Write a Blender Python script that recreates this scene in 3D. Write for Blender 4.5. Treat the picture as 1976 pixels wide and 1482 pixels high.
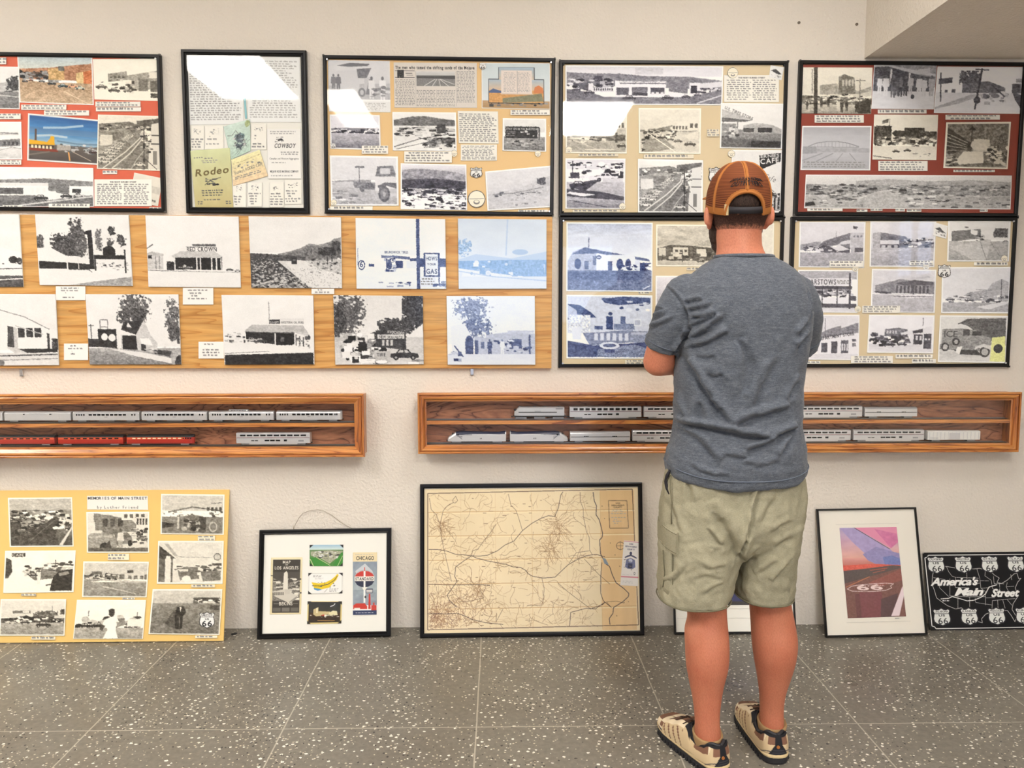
import bpy, bmesh, math, random
import numpy as np
from mathutils import Vector, Matrix

for _o in list(bpy.data.objects): bpy.data.objects.remove(_o)
SC = bpy.context.scene
COL = SC.collection

# ------------------------------------------------------------------ camera
F_PX, IW, IH = 1480.0, 1976, 1482
CAM = np.array([0.0, -3.10, 1.30])
PITCH, YAW = math.radians(5.2), math.radians(1.0)
cam_d = bpy.data.cameras.new('camera')
cam_d.sensor_fit = 'HORIZONTAL'; cam_d.sensor_width = 36.0
cam_d.lens = F_PX / IW * 36.0
cam_d.clip_start = 0.05; cam_d.clip_end = 100
cam = bpy.data.objects.new('camera', cam_d); COL.objects.link(cam)
cam.location = Vector(CAM)
cam.rotation_euler = (math.pi / 2 - PITCH, 0, -YAW)
SC.camera = cam

# ------------------------------------------------------------------ view, world, lights
SC.view_settings.view_transform = 'Standard'
SC.view_settings.look = 'None'
SC.view_settings.gamma = 1.0
SC.view_settings.use_curve_mapping = False
SC.view_settings.exposure = 0.0
SC.cycles.use_denoising = True
SC.cycles.max_bounces = 8
SC.cycles.diffuse_bounces = 4
SC.cycles.transparent_max_bounces = 12
W = bpy.data.worlds.new('world'); SC.world = W; W.use_nodes = True
_bg = W.node_tree.nodes['Background']
_bg.inputs[0].default_value = (0.50, 0.66, 1.0, 1); _bg.inputs[1].default_value = 5.0

CEIL = 3.0
WB = 2.4            # lamp strength multiplier
TROFFERS = [(-1.85, -2.55, 0.6, 1.2), (-1.22, -3.45, 0.3, 1.2), (0.78, -3.75, 0.6, 1.2), (-3.6, -1.35, 0.6, 1.2), (3.9, -5.6, 0.6, 1.2), (2.6, -7.6, 0.6, 1.2), (0.85, -1.55, 0.6, 0.6)]  # last panel is an added fill to brighten the right-hand boards
LAMP_E = [11, 9, 17, 12, 36, 16, 9]

# ------------------------------------------------------------------ helpers
def ray(px, py):
    x = (px - 988) / F_PX; y = -(py - 741) / F_PX
    c, s = math.cos(PITCH), math.sin(PITCH)
    d = (x, c + y * s, -s + y * c)
    c, s = math.cos(YAW), math.sin(YAW)
    return np.array([d[0] * c + d[1] * s, -d[0] * s + d[1] * c, d[2]])
def on_y(px, py, y=0.0):
    r = ray(px, py); return CAM + r * ((y - CAM[1]) / r[1])
def on_z(px, py, z=0.0):
    r = ray(px, py); return CAM + r * ((z - CAM[2]) / r[2])
def on_plane(px, py, o, n):
    r = ray(px, py); return CAM + r * (np.dot(o - CAM, n) / np.dot(r, n))

def lin(c):
    c = np.asarray(c, dtype=np.float64) / 255.0
    return np.where(c <= 0.04045, c / 12.92, ((c + 0.055) / 1.055) ** 2.4)
def rgb(r, g, b): return tuple(float(v) for v in lin((r, g, b))) + (1.0,)

def tag(o, label=None, cat=None, group=None, kind=None):
    if label: o['label'] = label
    if cat: o['category'] = cat
    if group: o['group'] = group
    if kind: o['kind'] = kind
    return o
def empty(name, loc=(0, 0, 0), rot=None):
    o = bpy.data.objects.new(name, None); COL.objects.link(o)
    o.location = loc
    if rot is not None: o.rotation_euler = rot
    o.empty_display_size = 0.05
    return o
def link(name, me, parent=None, mats=()):
    o = bpy.data.objects.new(name, me); COL.objects.link(o)
    for m in mats: me.materials.append(m)
    if parent is not None: o.parent = parent
    return o

class MB:
    """collects shapes into one mesh"""
    def __init__(s): s.v = []; s.f = []; s.m = []
    def add(s, vs, fs, mi=0):
        n = len(s.v); s.v += [tuple(map(float, v)) for v in vs]; s.f += [tuple(i + n for i in f) for f in fs]; s.m += [mi] * len(fs); return s
    def box(s, x0, y0, z0, x1, y1, z1, mi=0):
        v = [(x, y, z) for z in (z0, z1) for y in (y0, y1) for x in (x0, x1)]
        return s.add(v, [(0, 2, 3, 1), (4, 5, 7, 6), (0, 1, 5, 4), (2, 6, 7, 3), (0, 4, 6, 2), (1, 3, 7, 5)], mi)
    def rings(s, rings, mi=0, cap=True, closed=True):
        n = len(rings[0]); vs = [p for r in rings for p in r]; fs = []
        for i in range(len(rings) - 1):
            for j in range(n if closed else n - 1):
                a = i * n + j; b = i * n + (j + 1) % n
                fs.append((a, b, b + n, a + n))
        if cap:
            fs.append(tuple(reversed(range(n)))); fs.append(tuple((len(rings) - 1) * n + j for j in range(n)))
        return s.add(vs, fs, mi)
    def cyl(s, c, r, h, axis=2, n=16, mi=0, r2=None):
        r2 = r if r2 is None else r2; R = []
        for k, rr in ((0, r), (1, r2)):
            ring = []
            for j in range(n):
                a = 2 * math.pi * j / n; p = [rr * math.cos(a), rr * math.sin(a)]
                q = [0, 0, 0]; q[axis] = k * h; q[(axis + 1) % 3] = p[0]; q[(axis + 2) % 3] = p[1]
                ring.append((c[0] + q[0], c[1] + q[1], c[2] + q[2]))
            R.append(ring)
        return s.rings(R, mi)
    def tube(s, pts, r, n=8, mi=0, cap=True):
        pts = [Vector(p) for p in pts]; rs = r if hasattr(r, '__len__') else [r] * len(pts)
        R = []; up = Vector((0.03, 0.1, 1)).normalized(); prev = None
        for i, p in enumerate(pts):
            t = (pts[min(i + 1, len(pts) - 1)] - pts[max(i - 1, 0)]).normalized()
            if prev is None:
                a = t.cross(up)
                if a.length < 1e-3: a = t.cross(Vector((1, 0, 0)))
                a.normalize()
            else:
                a = (prev - t * prev.dot(t)).normalized()
            prev = a; b = t.cross(a)
            R.append([p + (a * math.cos(2 * math.pi * j / n) + b * math.sin(2 * math.pi * j / n)) * rs[i] for j in range(n)])
        return s.rings(R, mi, cap)
    def sphere(s, c, rx, ry=None, rz=None, nu=16, nv=10, mi=0):
        ry = ry or rx; rz = rz or rx; R = []
        for i in range(nv + 1):
            a = -math.pi / 2 + math.pi * i / nv; ca = max(math.cos(a), 1e-3)
            R.append([(c[0] + rx * ca * math.cos(2 * math.pi * j / nu), c[1] + ry * ca * math.sin(2 * math.pi * j / nu), c[2] + rz * math.sin(a)) for j in range(nu)])
        return s.rings(R, mi)
    def build(s, name, mats, parent=None, smooth=False, bevel=0):
        me = bpy.data.meshes.new(name); me.from_pydata(s.v, [], s.f)
        if any(s.m): me.polygons.foreach_set('material_index', s.m)
        if smooth: me.polygons.foreach_set('use_smooth', [True] * len(s.f))
        mats = mats if isinstance(mats, (list, tuple)) else [mats]
        bm = bmesh.new(); bm.from_mesh(me); bmesh.ops.recalc_face_normals(bm, faces=bm.faces)
        if bevel: bmesh.ops.bevel(bm, geom=[e for e in bm.edges if len(e.link_faces) == 2 and e.calc_face_angle(0) > 0.5], offset=bevel, segments=2, affect='EDGES', profile=0.6)
        bm.to_mesh(me); bm.free()
        return link(name, me, parent, mats)

# ------------------------------------------------------------------ materials
M = {}
def mat(name, col=(0.8, 0.8, 0.8, 1), rough=0.5, metal=0.0, spec=0.5, coat=0.0, coat_r=0.05):
    m = bpy.data.materials.new(name); m.use_nodes = True; b = m.node_tree.nodes['Principled BSDF']
    b.inputs['Base Color'].default_value = col; b.inputs['Roughness'].default_value = rough
    b.inputs['Metallic'].default_value = metal; b.inputs['Specular IOR Level'].default_value = spec
    b.inputs['Coat Weight'].default_value = coat; b.inputs['Coat Roughness'].default_value = coat_r
    M[name] = m; return m
class N:
    """tiny node-graph helper"""
    def __init__(s, m): s.t = m.node_tree; s.b = s.t.nodes['Principled BSDF']
    def n(s, typ, **kw):
        nd = s.t.nodes.new(typ)
        for k, v in kw.items():
            if k.startswith('i_'):
                key = k[2:]; key = int(key) if key.isdigit() else key.replace('_', ' ')
                if isinstance(v, bpy.types.NodeSocket): s.t.links.new(v, nd.inputs[key])
                else: nd.inputs[key].default_value = v
            else: setattr(nd, k, v)
        return nd
    def l(s, a, b): s.t.links.new(a, b)
    def coords(s, scale=(1, 1, 1), rot=(0, 0, 0), kind='Object', loc=(0, 0, 0)):
        tc = s.n('ShaderNodeTexCoord'); mp = s.n('ShaderNodeMapping')
        mp.inputs['Scale'].default_value = scale; mp.inputs['Rotation'].default_value = rot; mp.inputs['Location'].default_value = loc
        s.l(tc.outputs[kind], mp.inputs[0]); return mp.outputs[0]
    def noise(s, v, scale, detail=4, rough=0.5, dist=0.0):
        return s.n('ShaderNodeTexNoise', i_Vector=v, i_Scale=scale, i_Detail=detail, i_Roughness=rough, i_Distortion=dist).outputs['Fac']
    def ramp(s, fac, stops, interp='LINEAR'):
        r = s.n('ShaderNodeValToRGB'); s.l(fac, r.inputs[0]); cr = r.color_ramp; cr.interpolation = interp
        while len(cr.elements) < len(stops): cr.elements.new(0.5)
        for e, (p, c) in zip(cr.elements, stops): e.position = p; e.color = c
        return r.outputs[0]
    def mix(s, fac, a, b, mode='MIX'):
        x = s.n('ShaderNodeMix', data_type='RGBA', blend_type=mode)
        for k, v in ((0, fac), (6, a), (7, b)):
            if isinstance(v, bpy.types.NodeSocket): s.l(v, x.inputs[k])
            else: x.inputs[k].default_value = v
        return x.outputs[2]
    def math(s, op, a, b=0.0, c=None):
        x = s.n('ShaderNodeMath', operation=op)
        for k, v in ((0, a), (1, b)) + (((2, c),) if c is not None else ()):
            if isinstance(v, bpy.types.NodeSocket): s.l(v, x.inputs[k])
            else: x.inputs[k].default_value = v
        return x.outputs[0]
    def base(s, sock): s.l(sock, s.b.inputs['Base Color'])
    def bump(s, h, strength=0.3, dist=0.01):
        bp = s.n('ShaderNodeBump', i_Strength=strength, i_Distance=dist); s.l(h, bp.inputs['Height']); s.l(bp.outputs[0], s.b.inputs['Normal'])

# orange-peel plaster
def plaster(name, c, bump=0.35, dark=0.94):
    m = mat(name, rgb(*c), 0.85, spec=0.25); g = N(m); v = g.coords()
    n1 = g.noise(v, 90, 3, 0.5); n2 = g.noise(v, 1.3, 3, 0.5)
    cc = rgb(*c); cd = tuple(x * dark for x in cc[:3]) + (1,)
    g.base(g.ramp(n2, [(0.3, cd), (0.7, cc)])); g.bump(n1, bump, 0.006); return m
plaster('plaster', (231, 223, 211), 0.75)
plaster('plaster_soffit', (238, 228, 215), 0.9, 0.88)
mat('ceiling_tile', rgb(236, 234, 228), 0.9)

def wood(name, c1, c2, c3, axis='x', scale=1.0, rough=0.4, coat=0.3, sx=.35, wave=6.0):
    m = mat(name, rgb(*c1), rough, coat=coat, coat_r=0.15); g = N(m)
    st = (sx, 6, 6) if axis == 'x' else (6, 6, 0.35)
    v = g.coords(tuple(k * scale for k in st))
    big = g.noise(v, 1.6, 3, 0.6, 1.2)
    fine = g.noise(g.coords(tuple(k * scale * 6 for k in st)), 3.0, 4, 0.7, 0.3)
    wv = g.math('FRACT', g.math('MULTIPLY', big, wave))
    a = g.ramp(wv, [(0.0, rgb(*c3)), (0.18, rgb(*c2)), (0.6, rgb(*c1)), (1.0, rgb(*c2))])
    b = g.ramp(fine, [(0.35, (0.72, 0.72, 0.72, 1)), (0.55, (1, 1, 1, 1))])
    g.base(g.mix(0.85, a, b, 'MULTIPLY')); g.bump(fine, 0.12, 0.002); return m
wood('oak', (214, 146, 76), (190, 116, 56), (128, 68, 32), 'x', 1.3, 0.36, 0.4, wave=8)
wood('oak_end', (202, 132, 66), (176, 102, 48), (118, 62, 30), 'z', 1.3, 0.36, 0.4, wave=8)
wood('oak_back', (192, 134, 100), (164, 108, 80), (84, 46, 36), 'x', 0.9, 0.5, 0.1, sx=1.5, wave=9)
wood('birch', (216, 166, 98), (207, 153, 82), (184, 124, 58), 'x', 0.5, 0.45, 0.15, wave=10)

mat('black_frame', rgb(13, 12, 13), 0.35, spec=0.3, coat=0.0)
mat('black_matte', rgb(18, 18, 20), 0.6)
mat('paper_edge', rgb(236, 234, 228), 0.7)
mat('white_mat', rgb(240, 238, 230), 0.8)
mat('cream_mat', rgb(238, 232, 220), 0.8)
mat('board_red', rgb(222, 104, 76), 0.7)
mat('board_tan', rgb(236, 200, 144), 0.7)
mat('board_beige', rgb(222, 202, 164), 0.7)
mat('board_maroon', rgb(150, 62, 46), 0.7)
mat('board_yellow', rgb(236, 198, 118), 0.7)
mat('steel', rgb(200, 200, 205), 0.3, 1.0)
mat('clip_grey', rgb(96, 92, 88), 0.4, 0.3)
mat('wire', rgb(150, 138, 118), 0.4, 0.6)
mat('rail_metal', rgb(150, 146, 142), 0.35, 0.9)
mat('pin_white', rgb(236, 236, 232), 0.3)
mat('dark_hole', rgb(110, 100, 88), 0.8)

def print_mat(name, rough, coat, coat_r, spec=0.4):
    m = mat(name, (1, 1, 1, 1), rough, spec=spec, coat=coat, coat_r=coat_r); g = N(m)
    a = g.n('ShaderNodeAttribute', attribute_name='Col'); g.base(a.outputs['Color']); return m
print_mat('print_paper', 0.65, 0.0, 0.1)
print_mat('print_gloss', 0.35, 0.9, 0.10)
print_mat('sign_enamel', 0.5, 0.05, 0.2, 0.25)

def glass_mat(name, ior=1.45, rough=0.01, tint=(0.998, 1.0, 0.999, 1)):
    m = bpy.data.materials.new(name); m.use_nodes = True; t = m.node_tree; t.nodes.clear()
    o = t.nodes.new('ShaderNodeOutputMaterial'); mx = t.nodes.new('ShaderNodeMixShader')
    fr = t.nodes.new('ShaderNodeFresnel'); fr.inputs[0].default_value = ior
    tr = t.nodes.new('ShaderNodeBsdfTransparent'); tr.inputs[0].default_value = tint
    gl = t.nodes.new('ShaderNodeBsdfGlossy'); gl.inputs['Roughness'].default_value = rough
    ge = t.nodes.new('ShaderNodeNewGeometry'); mu = t.nodes.new('ShaderNodeMath'); mu.operation = 'MULTIPLY_ADD'   # one reflection, on the outer face
    t.links.new(ge.outputs['Backfacing'], mu.inputs[0]); mu.inputs[1].default_value = -1.0; mu.inputs[2].default_value = 1.0
    m2 = t.nodes.new('ShaderNodeMath'); m2.operation = 'MULTIPLY'; t.links.new(mu.outputs[0], m2.inputs[0]); t.links.new(fr.outputs[0], m2.inputs[1])
    t.links.new(m2.outputs[0], mx.inputs[0]); t.links.new(tr.outputs[0], mx.inputs[1]); t.links.new(gl.outputs[0], mx.inputs[2])
    t.links.new(mx.outputs[0], o.inputs[0]); M[name] = m; return m
glass_mat('glass', 1.5, 0.03)
glass_mat('acrylic', 1.42, 0.03)

# ------------------------------------------------------------------ room
def struct(o): o['kind'] = 'structure'; return o
X0, X1, Y0 = -4.6, 4.6, -9.2
mf = mat('terrazzo', rgb(128, 126, 120), 0.35, spec=0.45); g = N(mf); v = g.coords()
base = g.ramp(g.noise(v, 2.2, 5, 0.6, 0.4), [(0.3, rgb(104, 97, 86)), (0.55, rgb(118, 113, 103)), (0.8, rgb(110, 101, 88))])
base = g.mix(0.35, base, g.ramp(g.noise(v, 60, 3, 0.6), [(0.3, rgb(86, 82, 75)), (0.7, rgb(136, 131, 120))]))
dens = g.noise(v, 3.5, 2, 0.5)
def flecks(scale, seed, thr, base, colr, stretch=(1, 1, 1), rot=0.0):
    vv = g.coords(tuple(scale * k for k in stretch), (0, 0, rot), loc=(seed, seed * 1.7, 0))
    vo = g.n('ShaderNodeTexVoronoi', voronoi_dimensions='2D', feature='F1', i_Vector=vv, i_Scale=1.0, i_Randomness=1.0)
    wn = g.n('ShaderNodeSeparateColor'); g.l(vo.outputs['Color'], wn.inputs[0])
    keep = g.math('GREATER_THAN', g.math('ADD', wn.outputs[0], g.math('MULTIPLY', g.math('SUBTRACT', dens, .5), .9)), thr)
    size = g.math('MULTIPLY_ADD', wn.outputs[1], 0.17, 0.07)
    ins = g.math('LESS_THAN', g.math('ADD', vo.outputs['Distance'], g.math('MULTIPLY', g.math('SUBTRACT', g.noise(vv, 3.0, 1), 0.5), 0.35)), size)
    k = g.math('MULTIPLY', keep, ins)
    return g.mix(k, base, colr)
base = flecks(46, 3.1, 0.70, base, rgb(232, 228, 216), (1, 1.2, 1), 0.3)
base = flecks(76, 9.4, 0.72, base, rgb(200, 190, 168), (1, 1.1, 1), 0.9)
base = flecks(56, 17.7, 0.86, base, rgb(44, 42, 40), (1.2, 1, 1), 1.7)
# joints between the slabs
sp = g.n('ShaderNodeSeparateXYZ'); g.l(v, sp.inputs[0])
wob = g.math('MULTIPLY', g.math('SUBTRACT', g.noise(v, 6, 2), 0.5), 0.006)
def joint(sock, off, step, wdt):
    u = g.math('FRACT', g.math('DIVIDE', g.math('ADD', g.math('SUBTRACT', sock, off), wob), step))
    d = g.math('ABSOLUTE', g.math('SUBTRACT', u, 0.5))
    return g.math('GREATER_THAN', d, 0.5 - wdt / step)
jj = g.math('MAXIMUM', joint(sp.outputs[0], -0.072, 0.607, 0.0022), joint(sp.outputs[1], -0.782, 1.22, 0.002))
base = g.mix(g.math('MULTIPLY', jj, 0.75), base, rgb(186, 178, 162))
g.base(base)
g.l(g.ramp(g.noise(v, 5, 3), [(0.3, (0.26,) * 3 + (1,)), (0.7, (0.46,) * 3 + (1,))]), g.b.inputs['Roughness'])
g.bump(g.noise(v, 7, 3), 0.06, 0.01)
struct(MB().box(X0 - .2, Y0 - .2, -0.1, X1 + .2, 0.2, 0).build('floor', mf))
struct(MB().box(X0 - .2, 0, 0, X1 + .2, 0.2, CEIL + .1).build('wall_front', M['plaster']))
struct(MB().box(X0 - .2, Y0, 0, X0, 0, CEIL + .1).build('wall_left', M['plaster']))
b = MB(); b.box(X1, Y0, 0, X1 + .2, -6.15, CEIL + .1); b.box(X1, -5.1, 0, X1 + .2, 0, CEIL + .1); b.box(X1, -6.15, 0, X1 + .2, -5.1, 1.7); b.box(X1, -6.15, 2.42, X1 + .2, -5.1, CEIL + .1); struct(b.build('wall_right', M['plaster']))
w2 = empty('window_2', (X1 + .08, -5.625, 1.7)); struct(w2); b = MB()
for y0, y1, z0, z1 in ((-.525, .525, 0, .04), (-.525, .525, .68, .72), (-.525, -.485, 0, .72), (.485, .525, 0, .72), (-.02, .02, 0, .72), (-.525, .525, .40, .43)): b.box(0, y0, z0, .05, y1, z1)
b.build('window_frame', M['black_frame'], w2); MB().box(.02, -.48, .04, .026, .48, .68).build('window_pane', M['glass'], w2)
# rear wall with a wide window behind the camera
wx0, wx1, wz0, wz1 = -1.15, 1.95, 1.12, 2.42
b = MB(); b.box(X0, Y0 - .2, 0, wx0, Y0, CEIL + .1); b.box(wx1, Y0 - .2, 0, X1, Y0, CEIL + .1)
b.box(wx0, Y0 - .2, 0, wx1, Y0, wz0); b.box(wx0, Y0 - .2, wz1, wx1, Y0, CEIL + .1); struct(b.build('wall_back', M['plaster']))
wn = empty('window_1', (0.4, Y0, wz0)); struct(wn)
b = MB(); t = .05
for (a0, a1, z0, z1) in ((wx0, wx1, wz0, wz0 + t), (wx0, wx1, wz1 - t, wz1), (wx0, wx0 + t, wz0, wz1), (wx1 - t, wx1, wz0, wz1), (.38, .42, wz0, wz1)):
    b.box(a0 - .4, -.12, z0 - wz0, a1 - .4, -.06, z1 - wz0)
b.build('window_frame', M['black_frame'], wn)
MB().box(wx0 - .4 + t, -.095, t, wx1 - .4 - t, -.089, wz1 - wz0 - t).build('window_pane', M['glass'], wn)
struct(MB().box(X0 - .2, Y0 - .2, CEIL, X1 + .2, 0.2, CEIL + .15).build('ceiling', M['ceiling_tile']))
# dropped box along the right end of the wall
sx = on_y(1668, 113)[0]; sz = on_y(1668, 113)[2]
struct(MB().box(sx, -4.6, sz, X1, 0, CEIL).build('trim_1', [M['plaster'], M['plaster_soffit']]))
_t = bpy.data.objects['trim_1'].data
for p in _t.polygons:
    if p.normal.z < -.9: p.material_index = 1
# ceiling lamps
ms = mat('diffuser', (1, 1, 1, 1), 0.5)
for k, ((x, y, w, d), e) in enumerate(zip(TROFFERS, LAMP_E)):
    r = empty('ceiling_light', (x, y, CEIL))
    tag(r, ['recessed white ceiling light panel left of the camera, long side to the wall', 'narrow white ceiling light panel nearest the camera', 'white ceiling light panel right of the camera', 'white ceiling light panel by the left wall', 'white ceiling light panel beside the dropped soffit', 'white ceiling light panel at the rear of the room', 'small square added fill light panel close to the soffit'][k], 'light', 'ceiling lights')
    b = MB()
    for (a, c, p, q) in ((-w / 2 - .02, -d / 2 - .02, w / 2 + .02, -d / 2), (-w / 2 - .02, d / 2, w / 2 + .02, d / 2 + .02), (-w / 2 - .02, -d / 2, -w / 2, d / 2), (w / 2, -d / 2, w / 2 + .02, d / 2)):
        b.box(a, c, -.03, p, q, 0)
    b.build('housing', M['pin_white'], r)
    mm = bpy.data.materials.new('lamp_diffuser'); mm.use_nodes = True; bb = mm.node_tree.nodes['Principled BSDF']
    bb.inputs['Emission Color'].default_value = (1.0, 0.955, 0.90, 1); bb.inputs['Emission Strength'].default_value = e * WB
    MB().box(-w / 2, -d / 2, -.02, w / 2, d / 2, -.001).build('diffuser', mm, r)
# ------------------------------------------------------------------ flat artwork for the prints
def vnoise(w, h, fx, fy, seed, octv=3):
    """fractal value noise, 0..1, fx/fy = cells across"""
    rs = np.random.RandomState(seed); out = np.zeros((h, w)); amp = 1.0; tot = 0
    for _ in range(octv):
        nx, ny = max(2, int(fx) + 2), max(2, int(fy) + 2)
        gr = rs.rand(ny, nx)
        xs = np.linspace(0, nx - 1.001, w); ys = np.linspace(0, ny - 1.001, h)
        xi = xs.astype(int); yi = ys.astype(int); tx = xs - xi; ty = ys - yi
        tx = tx * tx * (3 - 2 * tx); ty = (ty * ty * (3 - 2 * ty))[:, None]
        a = gr[yi][:, xi] * (1 - tx) + gr[yi][:, xi + 1] * tx
        b = gr[yi + 1][:, xi] * (1 - tx) + gr[yi + 1][:, xi + 1] * tx
        out += (a * (1 - ty) + b * ty) * amp; tot += amp
        amp *= 0.55; fx *= 2.1; fy *= 2.1
    return out / tot

# glyph outlines, taken once from Blender's own font
GLY = {}
def load_glyphs():
    chars = "ABCDEFGHIJKLMNOPQRSTUVWXYZabcdefghijklmnopqrstuvwxyz0123456789'.&,?$"
    for style, off in (('r', 0.0), ('b', 0.022)):
        cu = bpy.data.curves.new('glyph', 'FONT'); cu.offset = off; cu.resolution_u = 3
        ob = bpy.data.objects.new('glyph', cu); COL.objects.link(ob)
        for ch in chars:
            cu.body = ch
            dg = bpy.context.evaluated_depsgraph_get()
            ev = ob.evaluated_get(dg); me = ev.to_mesh()
            me.calc_loop_triangles()
            v = np.array([tuple(p.co)[:2] for p in me.vertices]) if len(me.vertices) else np.zeros((0, 2))
            t = [tuple(q.vertices) for q in me.loop_triangles]
            ev.to_mesh_clear()
            GLY[style + ch] = (v, t)
        H_ = GLY[style + 'H'][0]; y0 = H_[:, 1].min(); hh = H_[:, 1].max() - y0
        for ch in chars:
            v, t = GLY[style + ch]
            if len(v):
                v = v.copy(); v[:, 1] = (v[:, 1] - y0) / hh; v[:, 0] /= hh
                x0, x1 = v[:, 0].min(), v[:, 0].max(); v[:, 0] -= x0; GLY[style + ch] = (v, t, x1 - x0)
        bpy.data.objects.remove(ob); bpy.data.curves.remove(cu)
load_glyphs()
def text_tris(txt, style='r', wide=1.0, shear=0.0, gap=0.14, mono=False):
    """triangles of a line of text, cap height 1, starting at x=0; returns list of 3x2 arrays, width"""
    x = 0; out = []
    for ch in txt:
        if ch == ' ': x += 0.55 * wide; continue
        v, t, w = GLY[style + ch]
        if mono:
            cell = 0.92 * wide; v2 = v * [wide, 1] + [x + (cell - w * wide) / 2, 0]; adv = cell
        else:
            v2 = v * [wide, 1] + [x, 0]; adv = w * wide + gap
        if shear: v2 = v2 + np.stack([v2[:, 1] * shear, v2[:, 1] * 0], 1)
        for q in t: out.append(v2[list(q)])
        x += adv
    return out, x - (0 if mono else gap)

TONES = {'n': ((20, 20, 24), (246, 245, 243)), 's': ((34, 30, 24), (246, 241, 228)), 'b': ((22, 40, 92), (240, 246, 255)),
         'c': ((50, 120, 205), (240, 247, 255)), 'v': ((24, 23, 38), (248, 247, 252)), 'w': ((30, 26, 22), (240, 234, 220)), 'l': ((46, 47, 58), (250, 250, 253))}  # b and c put blue window haze into the print colour
class Cv:
    def __init__(s, w, h, tone='n', seed=1, bg=235):
        s.w, s.h = max(8, int(w)), max(8, int(h)); s.tone = TONES[tone]; s.rs = random.Random(seed); s.seed = seed
        s.a = np.zeros((s.h, s.w, 3)); s.a[:] = s.c(bg)
        s.x0, s.y0, s.x1, s.y1 = 0, 0, s.w, s.h
    def inner(s, b):
        s.x0 = s.y0 = b; s.x1, s.y1 = s.w - b, s.h - b
    def c(s, v):
        if isinstance(v, str) and len(v) == 6 and not v.startswith('-'):
            try: return np.array([int(v[i:i + 2], 16) for i in (0, 2, 4)], float)
            except ValueError: pass
        if isinstance(v, (tuple, list, np.ndarray)): return np.array(v, float)
        t = float(v) / 255.0; d, l = s.tone
        return np.array(d, float) * (1 - t) + np.array(l, float) * t
    def X(s, x): return s.x0 + (s.x1 - s.x0) * x / 100.0
    def Y(s, y): return s.y0 + (s.y1 - s.y0) * y / 100.0
    def mask(s, pts):
        """even-odd fill; pts in pixels; returns slices and boolean mask"""
        P = np.asarray(pts, float)
        xa = int(max(s.x0, math.floor(P[:, 0].min()))); xb = int(min(s.x1, math.ceil(P[:, 0].max()) + 1))
        ya = int(max(s.y0, math.floor(P[:, 1].min()))); yb = int(min(s.y1, math.ceil(P[:, 1].max()) + 1))
        if xb <= xa or yb <= ya: return None
        xs = np.arange(xa, xb) + .5; ys = (np.arange(ya, yb) + .5)[:, None]
        m = np.zeros((yb - ya, xb - xa), bool); n = len(P)
        for i in range(n):
            ax, ay = P[i]; bx, by = P[(i + 1) % n]
            if ay == by: continue
            cond = (ay > ys) != (by > ys)
            m ^= cond & (xs < (bx - ax) * (ys - ay) / (by - ay) + ax)
        return slice(ya, yb), slice(xa, xb), m
    def fill(s, pts, c, noise=0.0, sc=6.0, alpha=1.0):
        r = s.mask(pts)
        if r is None: return
        sy, sx, m = r; sub = s.a[sy, sx]; cc = s.c(c)
        if noise:
            s.seed += 1
            h, w = m.shape; nn = vnoise(w, h, max(1, w / sc), max(1, h / sc), s.seed, 3)[..., None] - .5
            col = cc + nn * 2 * noise
            sub[m] = (col * alpha + sub * (1 - alpha))[m]
        else: sub[m] = cc * alpha + sub[m] * (1 - alpha)
        s.a[sy, sx] = sub
    def pp(s, q): return [(s.X(q[i]), s.Y(q[i + 1])) for i in range(0, len(q) - 1, 2)]
    def rect(s, c, x0, y0, x1, y1, noise=0, sc=6.0): s.fill(s.pp([x0, y0, x1, y0, x1, y1, x0, y1]), c, noise, sc)
    def line(s, c, w, q):
        P = s.pp(q); w = w * (s.x1 - s.x0) / 200.0
        for (ax, ay), (bx, by) in zip(P[:-1], P[1:]):
            L = math.hypot(bx - ax, by - ay) or 1; nx, ny = -(by - ay) / L * w, (bx - ax) / L * w
            s.fill([(ax + nx, ay + ny), (bx + nx, by + ny), (bx - nx, by - ny), (ax - nx, ay - ny)], c)
    def ell(s, c, x, y, rx, ry, noise=0, px=False):
        if not px: x, y, rx, ry = s.X(x), s.Y(y), rx * (s.x1 - s.x0) / 100, ry * (s.y1 - s.y0) / 100
        s.fill([(x + rx * math.cos(k * math.pi / 10), y + ry * math.sin(k * math.pi / 10)) for k in range(20)], c, noise)
    def grad(s, c1, c2, x0, y0, x1, y1, noise=0):
        xa, xb, ya, yb = int(s.X(x0)), int(s.X(x1)), int(s.Y(y0)), int(s.Y(y1))
        if xb <= xa or yb <= ya: return
        t = np.linspace(0, 1, yb - ya)[:, None, None]; v = s.c(c1) * (1 - t) + s.c(c2) * t
        s.seed += 1
        nn = (vnoise(xb - xa, yb - ya, 5, 4, s.seed, 4)[..., None] - .5) * 2 * noise if noise else 0
        s.a[ya:yb, xa:xb] = v + nn
    def text(s, c, size, x, y, txt, ang=0.0, style='b', wide=1.0, shear=0.0, center=False, px=None, mono=False, gap=0.14, fit=None):
        """size = cap height in percent of the height"""
        T, w = text_tris(txt.replace('_', ' '), style, wide, shear, gap, mono)
        k = size * (s.y1 - s.y0) / 100.0; kx = k
        if fit: kx = fit * (s.x1 - s.x0) / 100.0 / w
        ca, sa = math.cos(math.radians(ang)), math.sin(math.radians(ang)); ox, oy = s.X(x), s.Y(y)
        sh = w * kx / 2 if center else 0
        for t in T:
            s.fill([(ox + (p[0] * kx - sh) * ca + p[1] * k * sa, oy + (p[0] * kx - sh) * sa - p[1] * k * ca) for p in t], c)
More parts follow.
